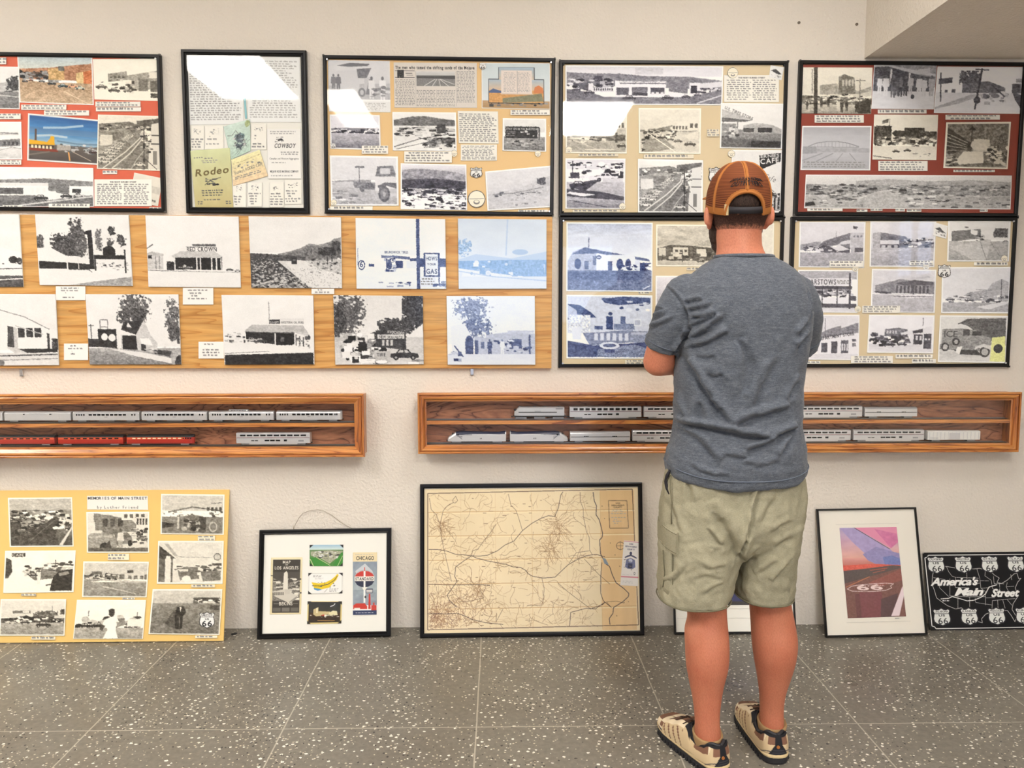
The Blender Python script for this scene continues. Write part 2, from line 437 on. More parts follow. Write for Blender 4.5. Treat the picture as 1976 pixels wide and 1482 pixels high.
    def car(s, c, x, y, w, r=None):
        """side view; y = road contact; w in percent of width (negative = faces left)"""
        k = abs(w) * (s.x1 - s.x0) / 100; d = 1 if w > 0 else -1; X, Y = s.X(x), s.Y(y); h = k * .36
        P = [(0, .3), (.02, .55), (.2, .62), (.3, .98), (.62, 1), (.74, .64), (.97, .56), (1, .25), (.98, .15), (.02, .15)]
        s.fill([(X + d * a * k, Y - b * h) for a, b in P], c)
        s.fill([(X + d * a * k, Y - b * h) for a, b in [(.25, .64), (.33, .9), (.46, .92), (.46, .64)]], 200 if s.c(c).mean() < 130 else 40)
        s.fill([(X + d * a * k, Y - b * h) for a, b in [(.5, .64), (.5, .92), (.6, .9), (.68, .64)]], 190 if s.c(c).mean() < 130 else 50)
        for q in (.2, .8):
            s.ell(15, X + d * q * k, Y - .16 * h, k * .09, k * .09, px=True); s.ell(170, X + d * q * k, Y - .16 * h, k * .04, k * .04, px=True)
    def man(s, c, x, y, h, c2=None):
        k = h * (s.y1 - s.y0) / 100; X, Y = s.X(x), s.Y(y); c2 = c if c2 is None else c2
        s.fill([(X - .13 * k, Y - .82 * k), (X + .13 * k, Y - .82 * k), (X + .16 * k, Y - .45 * k), (X + .09 * k, Y - .42 * k), (X - .09 * k, Y - .42 * k), (X - .16 * k, Y - .45 * k)], c)
        s.fill([(X - .1 * k, Y - .47 * k), (X + .1 * k, Y - .47 * k), (X + .1 * k, Y), (X + .02 * k, Y), (X, Y - .35 * k), (X - .03 * k, Y), (X - .1 * k, Y)], c2)
        s.ell(90, X, Y - .91 * k, .06 * k, .08 * k, px=True)
    def clutter(s, n, c1, c2, x0, y0, x1, y1, size, tall=.6):
        for _ in range(int(n)):
            x = s.rs.uniform(x0, x1); y = s.rs.uniform(y0, y1); w = size * s.rs.uniform(.4, 1.3); h = w * s.rs.uniform(.3, 1.2) * tall * (s.w / s.h)
            v = c1 if s.rs.random() < .5 else c2; v = max(0, min(255, v + s.rs.uniform(-30, 30)))
            if s.rs.random() < .5: s.rect(v, x, y, min(x + w, x1), min(y + h, 100))
            else: s.ell(v, x, y, w / 2, h / 2)
    def foliage(s, c, x, y, rx, ry, dens=.5):
        xa, xb = int(max(s.x0, s.X(x - rx))), int(min(s.x1, s.X(x + rx))); ya, yb = int(max(s.y0, s.Y(y - ry))), int(min(s.y1, s.Y(y + ry)))
        if xb - xa < 3 or yb - ya < 3: return
        w, h = xb - xa, yb - ya; s.seed += 1
        nn = vnoise(w, h, w / 9, h / 9, s.seed, 3); sh = vnoise(w, h, w / 4, h / 4, s.seed + 50, 2)
        px = (np.arange(xa, xb) - s.X(x)) / max(1, (s.X(rx) - s.X(0))); py = ((np.arange(ya, yb) - s.Y(y)) / max(1, (s.Y(ry) - s.Y(0))))[:, None]
        d = np.sqrt(px ** 2 + py ** 2); m = nn > (.25 + .5 * d ** 2) * (1.5 - dens)
        sub = s.a[ya:yb, xa:xb]; col = s.c(c) + (sh[..., None] - .5) * 110; sub[m] = col[m]; s.a[ya:yb, xa:xb] = sub
    def wins(s, c, n, x0, y0, x1, y1, duty=.6):
        st = (x1 - x0) / n
        for i in range(int(n)): s.rect(c, x0 + st * (i + .5 - duty / 2), y0, x0 + st * (i + .5 + duty / 2), y1)
    def grain(s, amp): s.a += (np.random.RandomState(s.seed + 7).rand(s.h, s.w, 1) - .5) * 2 * amp
    def run(s, prog):
        for op in prog.split(';'):
            tk = op.split()
            if not tk: continue
            o, a = tk[0], tk[1:]
            f = [float(v) if v.lstrip('-').replace('.', '', 1).isdigit() and not len(v) == 6 else v for v in a]
            if o == 's': s.grad(f[0], f[1], 0, 0, 100, f[2] if len(f) > 2 else 100, 6)
            elif o == 'g': s.grad(f[1], f[2], 0, f[0], 100, 100, f[3] if len(f) > 3 else 14)
            elif o == 'v': s.grad(*f)
            elif o == 'p': s.fill(s.pp(f[1:]), f[0])
            elif o == 'h': s.fill(s.pp(f[3:]), f[0], f[1], f[2])
            elif o == 'r': s.rect(*f)
            elif o == 'R': s.rect(f[0], *f[3:], noise=f[1], sc=f[2])
            elif o == 'l': s.line(f[0], f[1], f[2:])
            elif o == 'e': s.ell(*f)
            elif o == 't': s.text(f[0], f[1], f[2], f[3], a[4], *(f[5:6]))
            elif o == 'tf': s.text(f[0], f[1], f[2], f[3], a[4], f[5], fit=f[6])
            elif o == 'c': s.car(*f)
            elif o == 'm': s.man(*f)
            elif o == 'k': s.clutter(*f)
            elif o == 'f': s.foliage(*f)
            elif o == 'w': s.wins(*f)
            elif o == 'n': s.grain(f[0])
    def typed(s, lines, cols=1, ink=60, x0=4, y0=8, x1=96, y1=94, center=False, fill=.62, ragged=.3):
        """rows of typing too small to read"""
        s.tone = TONES['n']; cw = (x1 - x0) / cols
        for cidx in range(cols):
            a = x0 + cidx * cw + (1.5 if cols > 1 else 0); b = x0 + (cidx + 1) * cw - (1.5 if cols > 1 else 0)
            for i in range(lines):
                ya = y0 + (y1 - y0) * i / lines; yb = ya + (y1 - y0) / lines * fill
                end = b - (b - a) * s.rs.uniform(0, ragged) * s.rs.random()
                st = a + ((b - end) / 2 if center else (s.rs.random() < .15) * (b - a) * .06); en = end - ((b - end) / 2 if center else 0)
                x = st; u = 100.0 / s.w
                while x < en:
                    L = s.rs.uniform(5, 18) * u; x2 = min(x + L, en); hh = yb - ya
                    s.rect(min(235, ink + 75), x, ya + hh * .2, x2, yb - hh * .05); xx = x
                    while xx < x2:
                        a_ = s.rs.uniform(0, .55); s.rect(ink + s.rs.uniform(-10, 60), xx, ya + hh * a_, min(xx + s.rs.uniform(1.5, 4) * u, x2), ya + hh * (a_ + .42)); xx += s.rs.uniform(2.4, 4.6) * u
                    x += L + 5 * u
    def warp(s, amp=1.6):
        """slightly irregular edges, as in a real photograph"""
        xa, ya, xb, yb = s.x0, s.y0, s.x1, s.y1; w, h = xb - xa, yb - ya
        if w < 12 or h < 12: return
        dx = (vnoise(w, h, w / 4, h / 4, s.seed + 11, 2) - .5) * 4 * amp; dy = (vnoise(w, h, w / 4, h / 4, s.seed + 12, 2) - .5) * 4 * amp
        X = np.clip(np.arange(w)[None, :] + dx, 0, w - 1).astype(int); Y = np.clip(np.arange(h)[:, None] + dy, 0, h - 1).astype(int)
        sub_ = s.a[ya:yb, xa:xb].copy(); s.a[ya:yb, xa:xb] = sub_[Y, X]
    def down(s):
        h, w = s.h // 2 * 2, s.w // 2 * 2; a = s.a[:h, :w]
        return np.clip((a[0::2, 0::2] + a[1::2, 0::2] + a[0::2, 1::2] + a[1::2, 1::2]) / 4, 0, 255)
    def shield(s, x, y, w, h, top='BARSTOW', rev=False, us=True, c=250, ink=15, num=True):
        """route shield, box in percent"""
        P = [(0, .13), (.08, .05), (.2, .1), (.36, .08), (.5, 0), (.64, .08), (.8, .1), (.92, .05), (1, .13), (.93, .27), (.96, .42), (1, .6), (.97, .76), (.85, .88), (.66, .93), (.5, 1), (.34, .93), (.15, .88), (.03, .76), (0, .6), (.04, .42), (.07, .27)]
        s.fill(s.pp([k for p in P for k in (x + p[0] * w, y + p[1] * h)]), ink)
        s.fill(s.pp([k for p in P for k in (x + w / 2 + (p[0] - .5) * w * .88, y + h / 2 + (p[1] - .5) * h * .88)]), c)
        s.rect(ink, x + w * .08, y + h * .315, x + w * .92, y + h * .345)
        if top: s.text(ink, h * .13, x + w / 2, y + h * .28, top, center=True, fit=w * min(.68, .11 * len(top)))
        if us: s.text(ink, h * .1, x + w / 2, y + h * .5, 'US', center=True, wide=1.4)
        if num: s.text(ink, h * .31, x + w / 2, y + h * .86, '66', center=True, fit=w * .62)
    def seal(s, x, y, rx, ry):
        s.ell(60, x, y, rx, ry); s.ell('f6efdc', x, y, rx * .9, ry * .9)
        s.line(120, rx * .06, [x - rx * .8, y, x + rx * .8, y - ry * .05]); s.ell(120, x, y + ry * .35, rx * .35, ry * .25); s.ell('f6efdc', x, y + ry * .28, rx * .25, ry * .15)

QD = 1.0     # samples per photograph pixel
def grid_mesh(name, corners, img, mats, parent, thick=0.0006, back=(0, 1, 0)):
    """bilinear sheet with the artwork as colour per point; corners TL TR BR BL (3-D, local); back = direction of its thickness"""
    ny, nx = img.shape[:2]; C = np.asarray(corners, float)
    u = np.linspace(0, 1, nx)[None, :, None]; v = np.linspace(0, 1, ny)[:, None, None]
    P = (C[0] * (1 - u) + C[1] * u) * (1 - v) + (C[3] * (1 - u) + C[2] * u) * v
    V = P.reshape(-1, 3); col = lin(img.reshape(-1, 3))
    ii = np.arange(ny * nx).reshape(ny, nx)
    Q = np.stack([ii[:-1, :-1], ii[1:, :-1], ii[1:, 1:], ii[:-1, 1:]], -1).reshape(-1, 4)
    rim = np.concatenate([ii[0, :-1], ii[:-1, -1], ii[-1, :0:-1], ii[:0:-1, 0]])
    n0 = len(V); V = np.concatenate([V, V[rim] + np.asarray(back) * thick]); k = len(rim); rb = n0 + np.arange(k)
    col = np.concatenate([col, np.tile(lin((225, 222, 215)), (k, 1))])
    S = np.stack([rim, np.roll(rim, -1), np.roll(rb, -1), rb], -1)
    q = np.concatenate([Q, S]); nq = len(q)
    me = bpy.data.meshes.new(name)
    me.vertices.add(len(V)); me.vertices.foreach_set('co', V.astype(np.float32).ravel())
    me.loops.add(nq * 4); me.loops.foreach_set('vertex_index', q.astype(np.int32).ravel())
    me.polygons.add(nq); me.polygons.foreach_set('loop_start', np.arange(0, nq * 4, 4, dtype=np.int32))
    me.polygons.foreach_set('material_index', np.zeros(nq, dtype=np.int32))
    me.update(calc_edges=True)
    at = me.color_attributes.new('Col', 'FLOAT_COLOR', 'POINT')
    at.data.foreach_set('color', np.concatenate([col, np.ones((len(col), 1))], 1).astype(np.float32).ravel())
    return link(name, me, parent, mats)
# ------------------------------------------------------------------ boards
def sweep(prof, w, h, mb=None, mi=0):
    """mitred moulding round a w x h rectangle centred at 0; prof = [(inset, y)] closed loop"""
    mb = mb or MB(); R = []
    for sx_, sz_ in ((-1, 1), (1, 1), (1, -1), (-1, -1)):
        R.append([(sx_ * (w / 2 - d), y, sz_ * (h / 2 - d)) for d, y in prof])
    n = len(prof); vs = [p for r in R for p in r]; fs = []
    for i in range(4):
        for j in range(n):
            a = i * n + j; b = i * n + (j + 1) % n; i2 = (i + 1) % 4
            fs.append((a, b, i2 * n + (j + 1) % n, i2 * n + j))
    mb.add(vs, fs, mi); return mb

class Board:
    def __init__(s, name, px, label, cat, lean=False, front=0.02, group=None, top_y=-0.014, lift=0.0):
        if lean:
            C = [on_y(*px[0], top_y), on_y(*px[1], top_y), on_z(*px[2], lift), on_z(*px[3], lift)]
        else: C = [on_y(*p, -front) for p in px]
        C = [np.array(c) for c in C]; cen = sum(C) / 4
        ux = (C[1] - C[0]) + (C[2] - C[3]); ux /= np.linalg.norm(ux)
        uz = (C[0] - C[3]) + (C[1] - C[2]); uz -= ux * np.dot(uz, ux); uz /= np.linalg.norm(uz)
        uy = np.cross(uz, ux)
        s.w = (np.linalg.norm(C[1] - C[0]) + np.linalg.norm(C[2] - C[3])) / 2
        s.h = (np.linalg.norm(C[0] - C[3]) + np.linalg.norm(C[1] - C[2])) / 2
        s.cen, s.R = cen, np.stack([ux, uy, uz], 1); s.lean = lean
        if lean:   # set the lower edge exactly on the floor, the upper edge against the wall
            low = min((cen + s.R @ np.array([sx_ * s.w / 2, yy, -s.h / 2]))[2] for sx_ in (-1, 1) for yy in (0, .012))
            s.cen = cen = cen + np.array([0, 0, lift + 0.0005 - low])
        s.root = empty(name, cen); s.root.rotation_euler = Matrix(s.R.tolist()).to_euler()
        tag(s.root, label, cat, group)
        s.layer = 0; s.yb = 0.010; s.n = 0
    def loc(s, px, py, y):
        o = s.cen + s.R @ np.array([0, y, 0]); p = on_plane(px, py, o, s.R[:, 1])
        return s.R.T @ (p - s.cen)
    def frame(s, bar, prof=None, mat='black_frame', depth=0.02, back='black_matte', glass='glass', gy=0.004, face=None, panel=True):
        d = depth
        prof = prof or [(0, d), (0, .003), (bar * .2, 0), (bar * .75, 0), (bar, .003), (bar, .0085), (bar * .6, .012), (bar * .6, d)]
        sweep(prof, s.w, s.h).build('frame', M[mat], s.root)
        w, h = s.w / 2 - bar * .7, s.h / 2 - bar * .7
        if panel: MB().box(-w, s.yb, -h, w, min(d - .001, s.yb + .006), h).build('backing_board', M[face], s.root)
        if glass:
            w, h = s.w / 2 - bar * .9, s.h / 2 - bar * .9
            MB().box(-w, gy, -h, w, gy + .002, h).build('glass_pane' if glass == 'glass' else 'acrylic_sheet', M[glass], s.root)
    def sheet(s, name, q, cv, mat='print_paper', label=None, dy=None, thick=.0006, layer=None):
        if len(q) == 4: q = (q[0], q[1], q[2], q[1], q[2], q[3], q[0], q[3])
        s.layer += 1; y = s.yb - (.0009 + .00022 * (s.layer if layer is None else layer)) - (dy or 0)
        C = [s.loc(q[2 * i], q[2 * i + 1], y) for i in range(4)]
        o = grid_mesh(name, C, cv.down(), [M[mat]], s.root, thick=thick if not dy else (dy + thick))
        if label: o['label'] = label
        return o
    def size(s, q):
        if len(q) == 4: return abs(q[2] - q[0]), abs(q[3] - q[1])
        return (math.dist(q[0:2], q[2:4]) + math.dist(q[6:8], q[4:6])) / 2, (math.dist(q[0:2], q[6:8]) + math.dist(q[2:4], q[4:6])) / 2
    def photo(s, q, prog, tone='n', bd=2.5, label=None, mat='print_paper', grain=7, qd=None, bg=250, dy=None, name='photograph', fn=None, white=1.0):
        w, h = s.size(q); k = 2 * (qd or QD); s.n += 1
        cv = Cv(w * k, h * k, tone, 17 * s.n + int(w)); cv.a[:] = cv.c(bg)
        cv.inner(int(bd * k)); cv.run(prog)
        if prog and grain > 4: cv.warp(.75 * (qd or 1))
        if grain > 4:   # photographic texture and contrast
            a = cv.a; l = a.mean(2, keepdims=True); hh, ww = a.shape[:2]; mid = np.clip((232 - l) / 70, 0.05, 1) * np.clip(l / 60, .3, 1)
            t = (vnoise(ww, hh, ww / 14, hh / 8, s.n * 3, 3)[..., None] - .5) * 56 + (vnoise(ww, hh, ww / 5, hh / 3, s.n * 3 + 1, 2)[..., None] - .5) * 66
            a += t * mid; cv.a = 128 + (a - 128) * 1.14
        if fn: fn(cv)
        if grain:
            cv.grain(grain)
        if white < 1: cv.a = np.clip(cv.a, 0, 252) * white
        return s.sheet(name, q, cv, mat, label, dy)
    def card(s, q, lines=None, cols=1, title=None, center=False, ink=70, name='caption', bg=(244, 241, 232), label=None, qd=None, x0=4, x1=96, y0=8, y1=94, pitch=4.6, fn=None, mat='print_paper', ragged=.3):
        w, h = s.size(q); k = 2 * (qd or QD); s.n += 1
        cv = Cv(w * k, h * k, 'n', 31 * s.n + int(w)); cv.a[:] = np.array(bg, float)
        ty = 0
        if lines is None: lines = max(1, round(h * (y1 - y0) / 100 / pitch))
        if title:
            cv.text(40, title[1], 50, y0 + title[1], title[0], center=True); y0 += title[1] * 1.8
        if lines: cv.typed(lines, cols, ink, x0, y0, x1, y1, center=center, ragged=ragged)
        if fn: fn(cv)
        return s.sheet(name, q, cv, mat, label)
    def small(s, name, q, fn, bg='board', label=None, poly=None, qd=1.5, thick=.0006):
        """cut-out emblem: art on a polygon fan grid; poly = outline in percent"""
        w, h = s.size(q); k = 2 * qd; s.n += 1
        cv = Cv(w * k, h * k, 'n', s.n)
        fn(cv); img = cv.down(); ny, nx = img.shape[:2]
        s.layer += 1; y = s.yb - (.0009 + .00022 * s.layer)
        C = [s.loc(q[0], q[1], y), s.loc(q[2], q[1], y), s.loc(q[2], q[3], y), s.loc(q[0], q[3], y)]
        me = grid_mesh(name, C, img, [M['print_paper']], s.root, thick)
        # trim to the outline
        cut = Cv(nx, ny); m = cut.mask([(p[0] * nx / 100, p[1] * ny / 100) for p in poly]); full = np.zeros((ny, nx), bool)
        if m is not None: full[m[0], m[1]] = m[2]
        bm = bmesh.new(); bm.from_mesh(me.data); bm.verts.ensure_lookup_table()
        dead = [v for i, v in enumerate(bm.verts) if i >= nx * ny or not full[i // nx, i % nx]]
        bmesh.ops.delete(bm, geom=dead, context='VERTS'); bm.to_mesh(me.data); bm.free()
        if label: me['label'] = label
        return me
    def shield(s, q, top='BARSTOW', **kw):
        P = [(0, .13), (.08, .05), (.2, .1), (.36, .08), (.5, 0), (.64, .08), (.8, .1), (.92, .05), (1, .13), (.93, .27), (.96, .42), (1, .6), (.97, .76), (.85, .88), (.66, .93), (.5, 1), (.34, .93), (.15, .88), (.03, .76), (0, .6), (.04, .42), (.07, .27)]
        def fn(cv): cv.a[:] = 20; cv.shield(0, 0, 100, 100, top, **kw)
        return s.small('route_shield', q, fn, poly=[(a * 100, b * 100) for a, b in P], label='white route 66 shield sticker')
    def seal(s, x, y, r):
        return s.small('round_seal', (x - r, y - r, x + r, y + r), lambda cv: cv.seal(50, 50, 50, 50), poly=[(50 + 50 * math.cos(a * math.pi / 12), 50 + 50 * math.sin(a * math.pi / 12)) for a in range(24)], label='cream round seal sticker')
    def pins(s, mat='pin_white', inset=.017, r=.0035, skip=()):
        for i, (a, b) in enumerate(((-1, 1), (1, 1), (1, -1), (-1, -1))):
            if i in skip: continue
            MB().cyl((a * (s.w / 2 - inset), -.0015, b * (s.h / 2 - inset)), r, .008, axis=1, n=10).build('pushpin', M[mat], s.root)
    def clips(s, mat='clip_grey', c=.006):
        for a, b in ((-1, 1), (1, 1), (1, -1), (-1, -1)):
            x, z = a * s.w / 2, b * s.h / 2; t = .0012
            vs = [(x + a * t, -t, z + b * t), (x - a * c, -t, z + b * t), (x + a * t, -t, z - b * c), (x + a * t, .012, z + b * t), (x - a * c, .012, z + b * t), (x + a * t, .012, z - b * c)]
            MB().add(vs, [(0, 1, 2), (0, 3, 4, 1), (0, 2, 5, 3), (3, 5, 4), (1, 4, 5, 2)]).build('corner_clip', M[mat], s.root)

BAR = 0.0145
CAT = 'picture display'
# ---- red board, far left
B = Board('poster_frame', ((-141, 97), (308, 105), (318, 409), (-127, 405)), 'black framed orange-red display board of street photographs, cut by the left edge of the picture', CAT)
B.frame(BAR, face='board_red', glass='acrylic'); B.clips(); B.pins(skip=(2, 3))
P = B.photo
P((33, 105, 178, 110, 181, 203, 38, 198), 's bcc8cc d8d8cc 40;h b08468 20 8 0 28 40 24 70 18 100 12 100 50 0 50;r 6a5a50 0 34 55 46;k 60 40 150 0 32 55 50 7;h c8a878 25 6 40 26 62 22 62 50 40 50;r 70706c 54 20 62 30;h d8c090 20 5 78 34 92 28 100 26 100 75 82 68 78 50;h c47a50 20 5 88 30 100 26 100 75 88 72;g 56 b49c82 c4ae94 8;p b49c82 0 50 60 62 82 72 0 72;c 303038 3 57 9;c 6a3a30 12 54 7;c 404a50 26 56 9;c 202a30 38 61 12;c 2a4a50 52 66 15;c e0b090 66 66 14;c c8ccc0 76 69 14;l e0d0b8 1 60 74 92 98', label='colour photograph of a street full of parked cars')
P((179, 114, 307, 113, 308, 195, 182, 192), 's 246 246;g 72 246 246 2;h 150 30 5 22 36 50 30 52 50 22 56;w 90 4 24 42 48 46;h 170 25 5 50 40 100 28 100 70 60 76 50 60;r 110 68 48 82 76;r 235 84 32 99 46;r 100 86 52 99 78;k 40 60 230 4 50 62 76 7;c 90 3 72 18;c 60 22 80 18;c 110 44 80 14;r 70 86 82 99 92', 's', 0, 'faded photograph of storefronts on a white ground')
P((-60, 127, 37, 129, 38, 211, -60, 209), 's 235 225;h 190 20 8 0 40 60 38 100 30 100 60 0 60;f 70 88 40 16 20 .7;c 60 70 62 18;g 60 140 110 14;l 210 2 0 62 100 72')
P((-50, 235, 41, 235, 43, 308, -50, 308), 's 238 232;r 200 40 26 95 34;l 90 1.5 40 26 95 30;h 120 30 6 30 50 98 44 98 64 30 68;w 60 4 60 52 96 62;g 70 225 205 10;l 120 1 40 80 80 68 100 72')
P((-110, 321, 180, 324, 181, 399, -110, 399), 's 238 236;h 130 20 10 0 36 40 30 68 26 100 34 100 60 0 60;r 235 30 38 70 74;r 90 36 52 53 68;w 230 3 57 52 69 66;r 225 30 38 70 46;h 120 20 8 75 44 84 42 84 72 75 70;r 240 84 46 100 60;r 60 86 54 92 64;g 72 120 100 12;p 235 70 58 88 76 70 84 60 80;c 60 20 84 12;c 50 60 84 10;c 40 78 78 8;c 200 86 76 8;l 200 1 50 98 100 74;k 30 60 220 0 44 36 70 5')
P((54, 218.5, 192.7, 231.4, 192.3, 318.6, 52.3, 309.5), 's 2a5c98 8cb0cc 64;v 2a5c98 4a88c0 0 0 100 26 12;v 5a92c4 a0bccc 0 40 100 62 16;g 64 6a6058 504a48 10;l b8ccd8 3 8 46 30 42 55 44;l a8c4d8 3 20 26 50 22 78 14;l 6a88a0 2 40 54 70 58 98 56;p e8b020 0 55 26 58 30 50 31 44 36 44 37 64 0 66;r 3a2a20 0 66 36 70;w f0e0c0 6 2 67 34 74;r 8a3a28 0 74 42 80;r 605048 8 30 11 56;k 40 90 200 44 60 100 78 5;h b0a8a0 30 5 40 62 60 64 60 74 40 76;c 402a28 86 78 14;c c8d0d0 78 72 8;l e8a860 2 57 78 59 98;l c0b0a0 1 62 76 90 96;l 7a7068 2 0 90 30 80', bd=3.5, label='colour photograph of a blue sky over a yellow roadside motel', grain=4)
STREET = 's 238 226 18;h 120 25 8 0 15 20 13 48 10 60 14 60 34 0 40;h 90 22 7 60 8 99 2 99 24 60 22;k 70 60 235 0 15 99 32 6 .5;h 150 30 7 0 30 40 22 52 26 30 52 0 60;R 225 8 6 2 36 22 56;R 110 20 5 22 30 40 44;p 130 58 24 66 24 78 40 66 70 52 99 0 99 0 78 30 60 54 38;h 118 14 8 60 46 76 38 84 60 82 99 36 99;p 160 0 60 26 52 44 38 54 32 50 44 26 66 0 86'
def street(cv):
    for k in range(15):
        t = (k / 14) ** 1.5; x, y, w = 52 - 50 * t, 34 + 56 * t, 4 + 13 * t
        for q in (0, 1): cv.car(cv.rs.choice((215, 235, 245, 90)), x - q * w * .9, y - q * 1.6, w)
    for q in ((68, 28, 66, 40, 44, 66, 8, 99), (70, 28, 69, 42, 50, 70, 22, 99)): cv.line(236, 1.8, list(q))
    cv.line(215, 1, [74, 60, 60, 82, 52, 99]); cv.run('p 240 84 14 99 10 99 99 78 99 80 60;r 60 84 34 99 36;r 50 83 50 99 52;k 34 50 235 68 30 84 66 5;l 40 1.4 72 14 72 99;r 35 70 50 74 60;e 30 72 82 2 4;c 235 56 94 18;l 45 1 72 78 92 99;r 130 86 64 92 90')
P((189, 221, 313, 224, 314.5, 330, 187, 326), STREET, 'w', 2.5, 'photograph of a curving main street seen from above', fn=street)
P((259, 333, 314, 344, 305, 398, 250, 388), 's 245 235;h 215 15 8 0 30 100 34 100 60 0 55;l 150 1 66 20 66 60;k 8 90 210 60 75 90 90 10', 'w', 2, grain=3)
B.card((182, 346, 293, 398), 11, 2, ('THE_NIGHT_BURNED_STREET', 5), name='typed_page', label='typed page in two columns')
for q in ((41, 202, 128, 212), (85, 213, 172, 223), (184, 196, 271, 206), (185, 207, 272, 215), (198, 329, 226, 336), (-10, 219, 40, 230), (-5, 111, 12, 124), (-10, 309, 41, 318), (94, 393, 173, 401), (5, 396, 43, 402), (288, 400, 314, 406)): B.card(q)

# ---- documents in a portrait frame
B = Board('document_frame', ((348, 94), (590, 97), (597, 412), (359, 411)), 'black portrait frame of typed pages and two rodeo leaflets', CAT)
B.frame(.023, [(0, .02), (0, .003), (.003, 0), (.011, 0), (.013, .004), (.018, .003), (.023, .006), (.023, .0085), (.014, .012), (.014, .02)], face='white_mat')
B.card((361, 106, 468, 106, 470, 240, 365, 241), 26, 1, name='typed_page', ink=110, pitch=4, bg=(240, 241, 240), y0=10)
B.card((476, 106, 578, 108, 581, 236, 479, 236), 25, 1, name='typed_page', ink=130, bg=(242, 243, 242))
B.card((468, 160, 472, 160, 477, 229, 473, 229), 0, name='ribbon', bg=(150, 205, 214), label='thin pale blue strip between the typed pages')
for q in ((368, 243, 394, 289), (395, 243, 431, 288), (484, 239, 514, 289), (448, 353, 475, 400), (478, 352, 506, 399), (520, 352, 548, 400), (549, 347, 582, 394)):
    B.card(q, 5, 1, center=True, ragged=.8, y0=42, name='visiting_card', ink=80, fn=lambda cv: (cv.clutter(22, 40, 200, 25, 12, 75, 34, 8, .5), cv.line(200, .8, [3, 2, 97, 2, 97, 98, 3, 98, 3, 2])))
def cowboy(cv):
    cv.text(50, 9, 52, 38, 'COWBOY', center=True, fit=62, shear=.3); cv.clutter(20, 30, 120, 25, 16, 48, 26, 6)
    cv.text(50, 3.6, 50, 61, 'Canadian and Western Aggregates', style='r', center=True, fit=86); cv.text(50, 4.2, 50, 87, 'MOJAVE ROCK MATERIALS COMPANY', center=True, fit=84)
    cv.typed(2, 1, 120, 10, 4, 90, 12); cv.typed(2, 1, 90, 40, 45, 95, 53, center=True); cv.typed(1, 1, 120, 10, 92, 90, 96); cv.typed(1, 1, 110, 10, 66, 60, 70)
B.card((515, 249, 580, 249, 581, 345, 517, 345), 0, name='advert_card', fn=cowboy, bg=(242, 240, 236), qd=1.4)
B.photo((431, 244, 482.5, 229.5, 483.5, 291, 446, 308), 's c8d8d0 b4c8bc;e 7c9498 55 45 20 10;k 50 90 190 30 40 75 80 9;f 606a70 50 55 22 30 .5;l 40 1.5 5 30 25 34 42 22 55 40;l 404850 1.2 30 95 60 80 95 62;l 404850 1 26 90 50 78 90 52;e a8b488 88 12 10 10;l 55 1.2 40 40 70 50 80 80;l 55 1.2 20 62 40 66', bd=0, label='pale green leaflet with a bronco rider drawing')
B.photo((446, 308, 501, 289, 517, 339.5, 450, 359), 's e0dcb0 dcc4a4;l 9a8a60 1 5 20 95 16;k 20 110 170 10 25 90 40 6', bd=0, label='tan leaflet half', fn=lambda cv: (cv.text(90, 11, 8, 60, "Stanley's RODEO CAFE", -2, fit=86, style='r'), cv.typed(2, 1, 70, 8, 68, 88, 82)))
def rodeo(cv):
    cv.grad('d6dcae', 'c6b884', 0, 0, 100, 100, 10); cv.text('6a5a30', 12, 8, 45, 'Rodeo', -4, fit=84, style='b', shear=.2)
    cv.typed(1, 1, 70, 32, 14, 62, 17, center=True); cv.typed(2, 1, 90, 26, 18, 70, 24, center=True); cv.typed(1, 1, 60, 8, 12, 30, 15)
    cv.clutter(26, 30, 80, 32, 48, 62, 60, 8, .5); cv.line(40, 1.5, [30, 60, 45, 52, 60, 50, 72, 48]); cv.typed(3, 1, 20, 20, 68, 76, 80, center=True, ragged=.1); cv.typed(1, 1, 40, 24, 84, 70, 87); cv.typed(2, 1, 30, 8, 87, 24, 94); cv.typed(2, 1, 30, 80, 87, 94, 94)
B.photo((366.7, 291, 443.6, 285.4, 450.5, 401, 377, 402), '', bd=0, fn=rodeo, label='yellow-green rodeo programme cover', grain=4, qd=1.3)

# ---- large tan board
B = Board('poster_frame', ((622, 105), (1072, 112), (1068, 416), (627, 412)), 'black framed tan board holding the newspaper clipping and the desert road photographs', CAT)
B.frame(BAR, face='board_tan'); B.clips(); B.pins('steel'); P = B.photo
def truckmen(cv):
    cv.run('s 225 215 76;h 190 15 6 0 50 20 46 100 44 100 76 0 76;p 90 14 10 36 4 68 6 64 10 34 12;p 215 14 20 50 18 50 60 14 62;h 100 30 6 46 16 70 14 62 34 48 34;p 200 58 34 66 32 70 60 58 64;p 110 66 36 72 36 72 66 60 66;e 120 54 62 6 9;e 200 54 62 3 5;m 110 8 60 34;m 100 16 60 34;m 235 70 74 44;m 245 88 76 46;k 20 120 200 70 50 98 70 8')
    cv.a[int(cv.Y(79)):, :] = 240; cv.typed(5, 1, 150, 6, 82, 94, 98)
P((632.6, 116, 752, 117.5, 754, 217, 635, 215), '', 'l', 1, 'pale photograph of workmen beside an early truck', fn=truckmen)
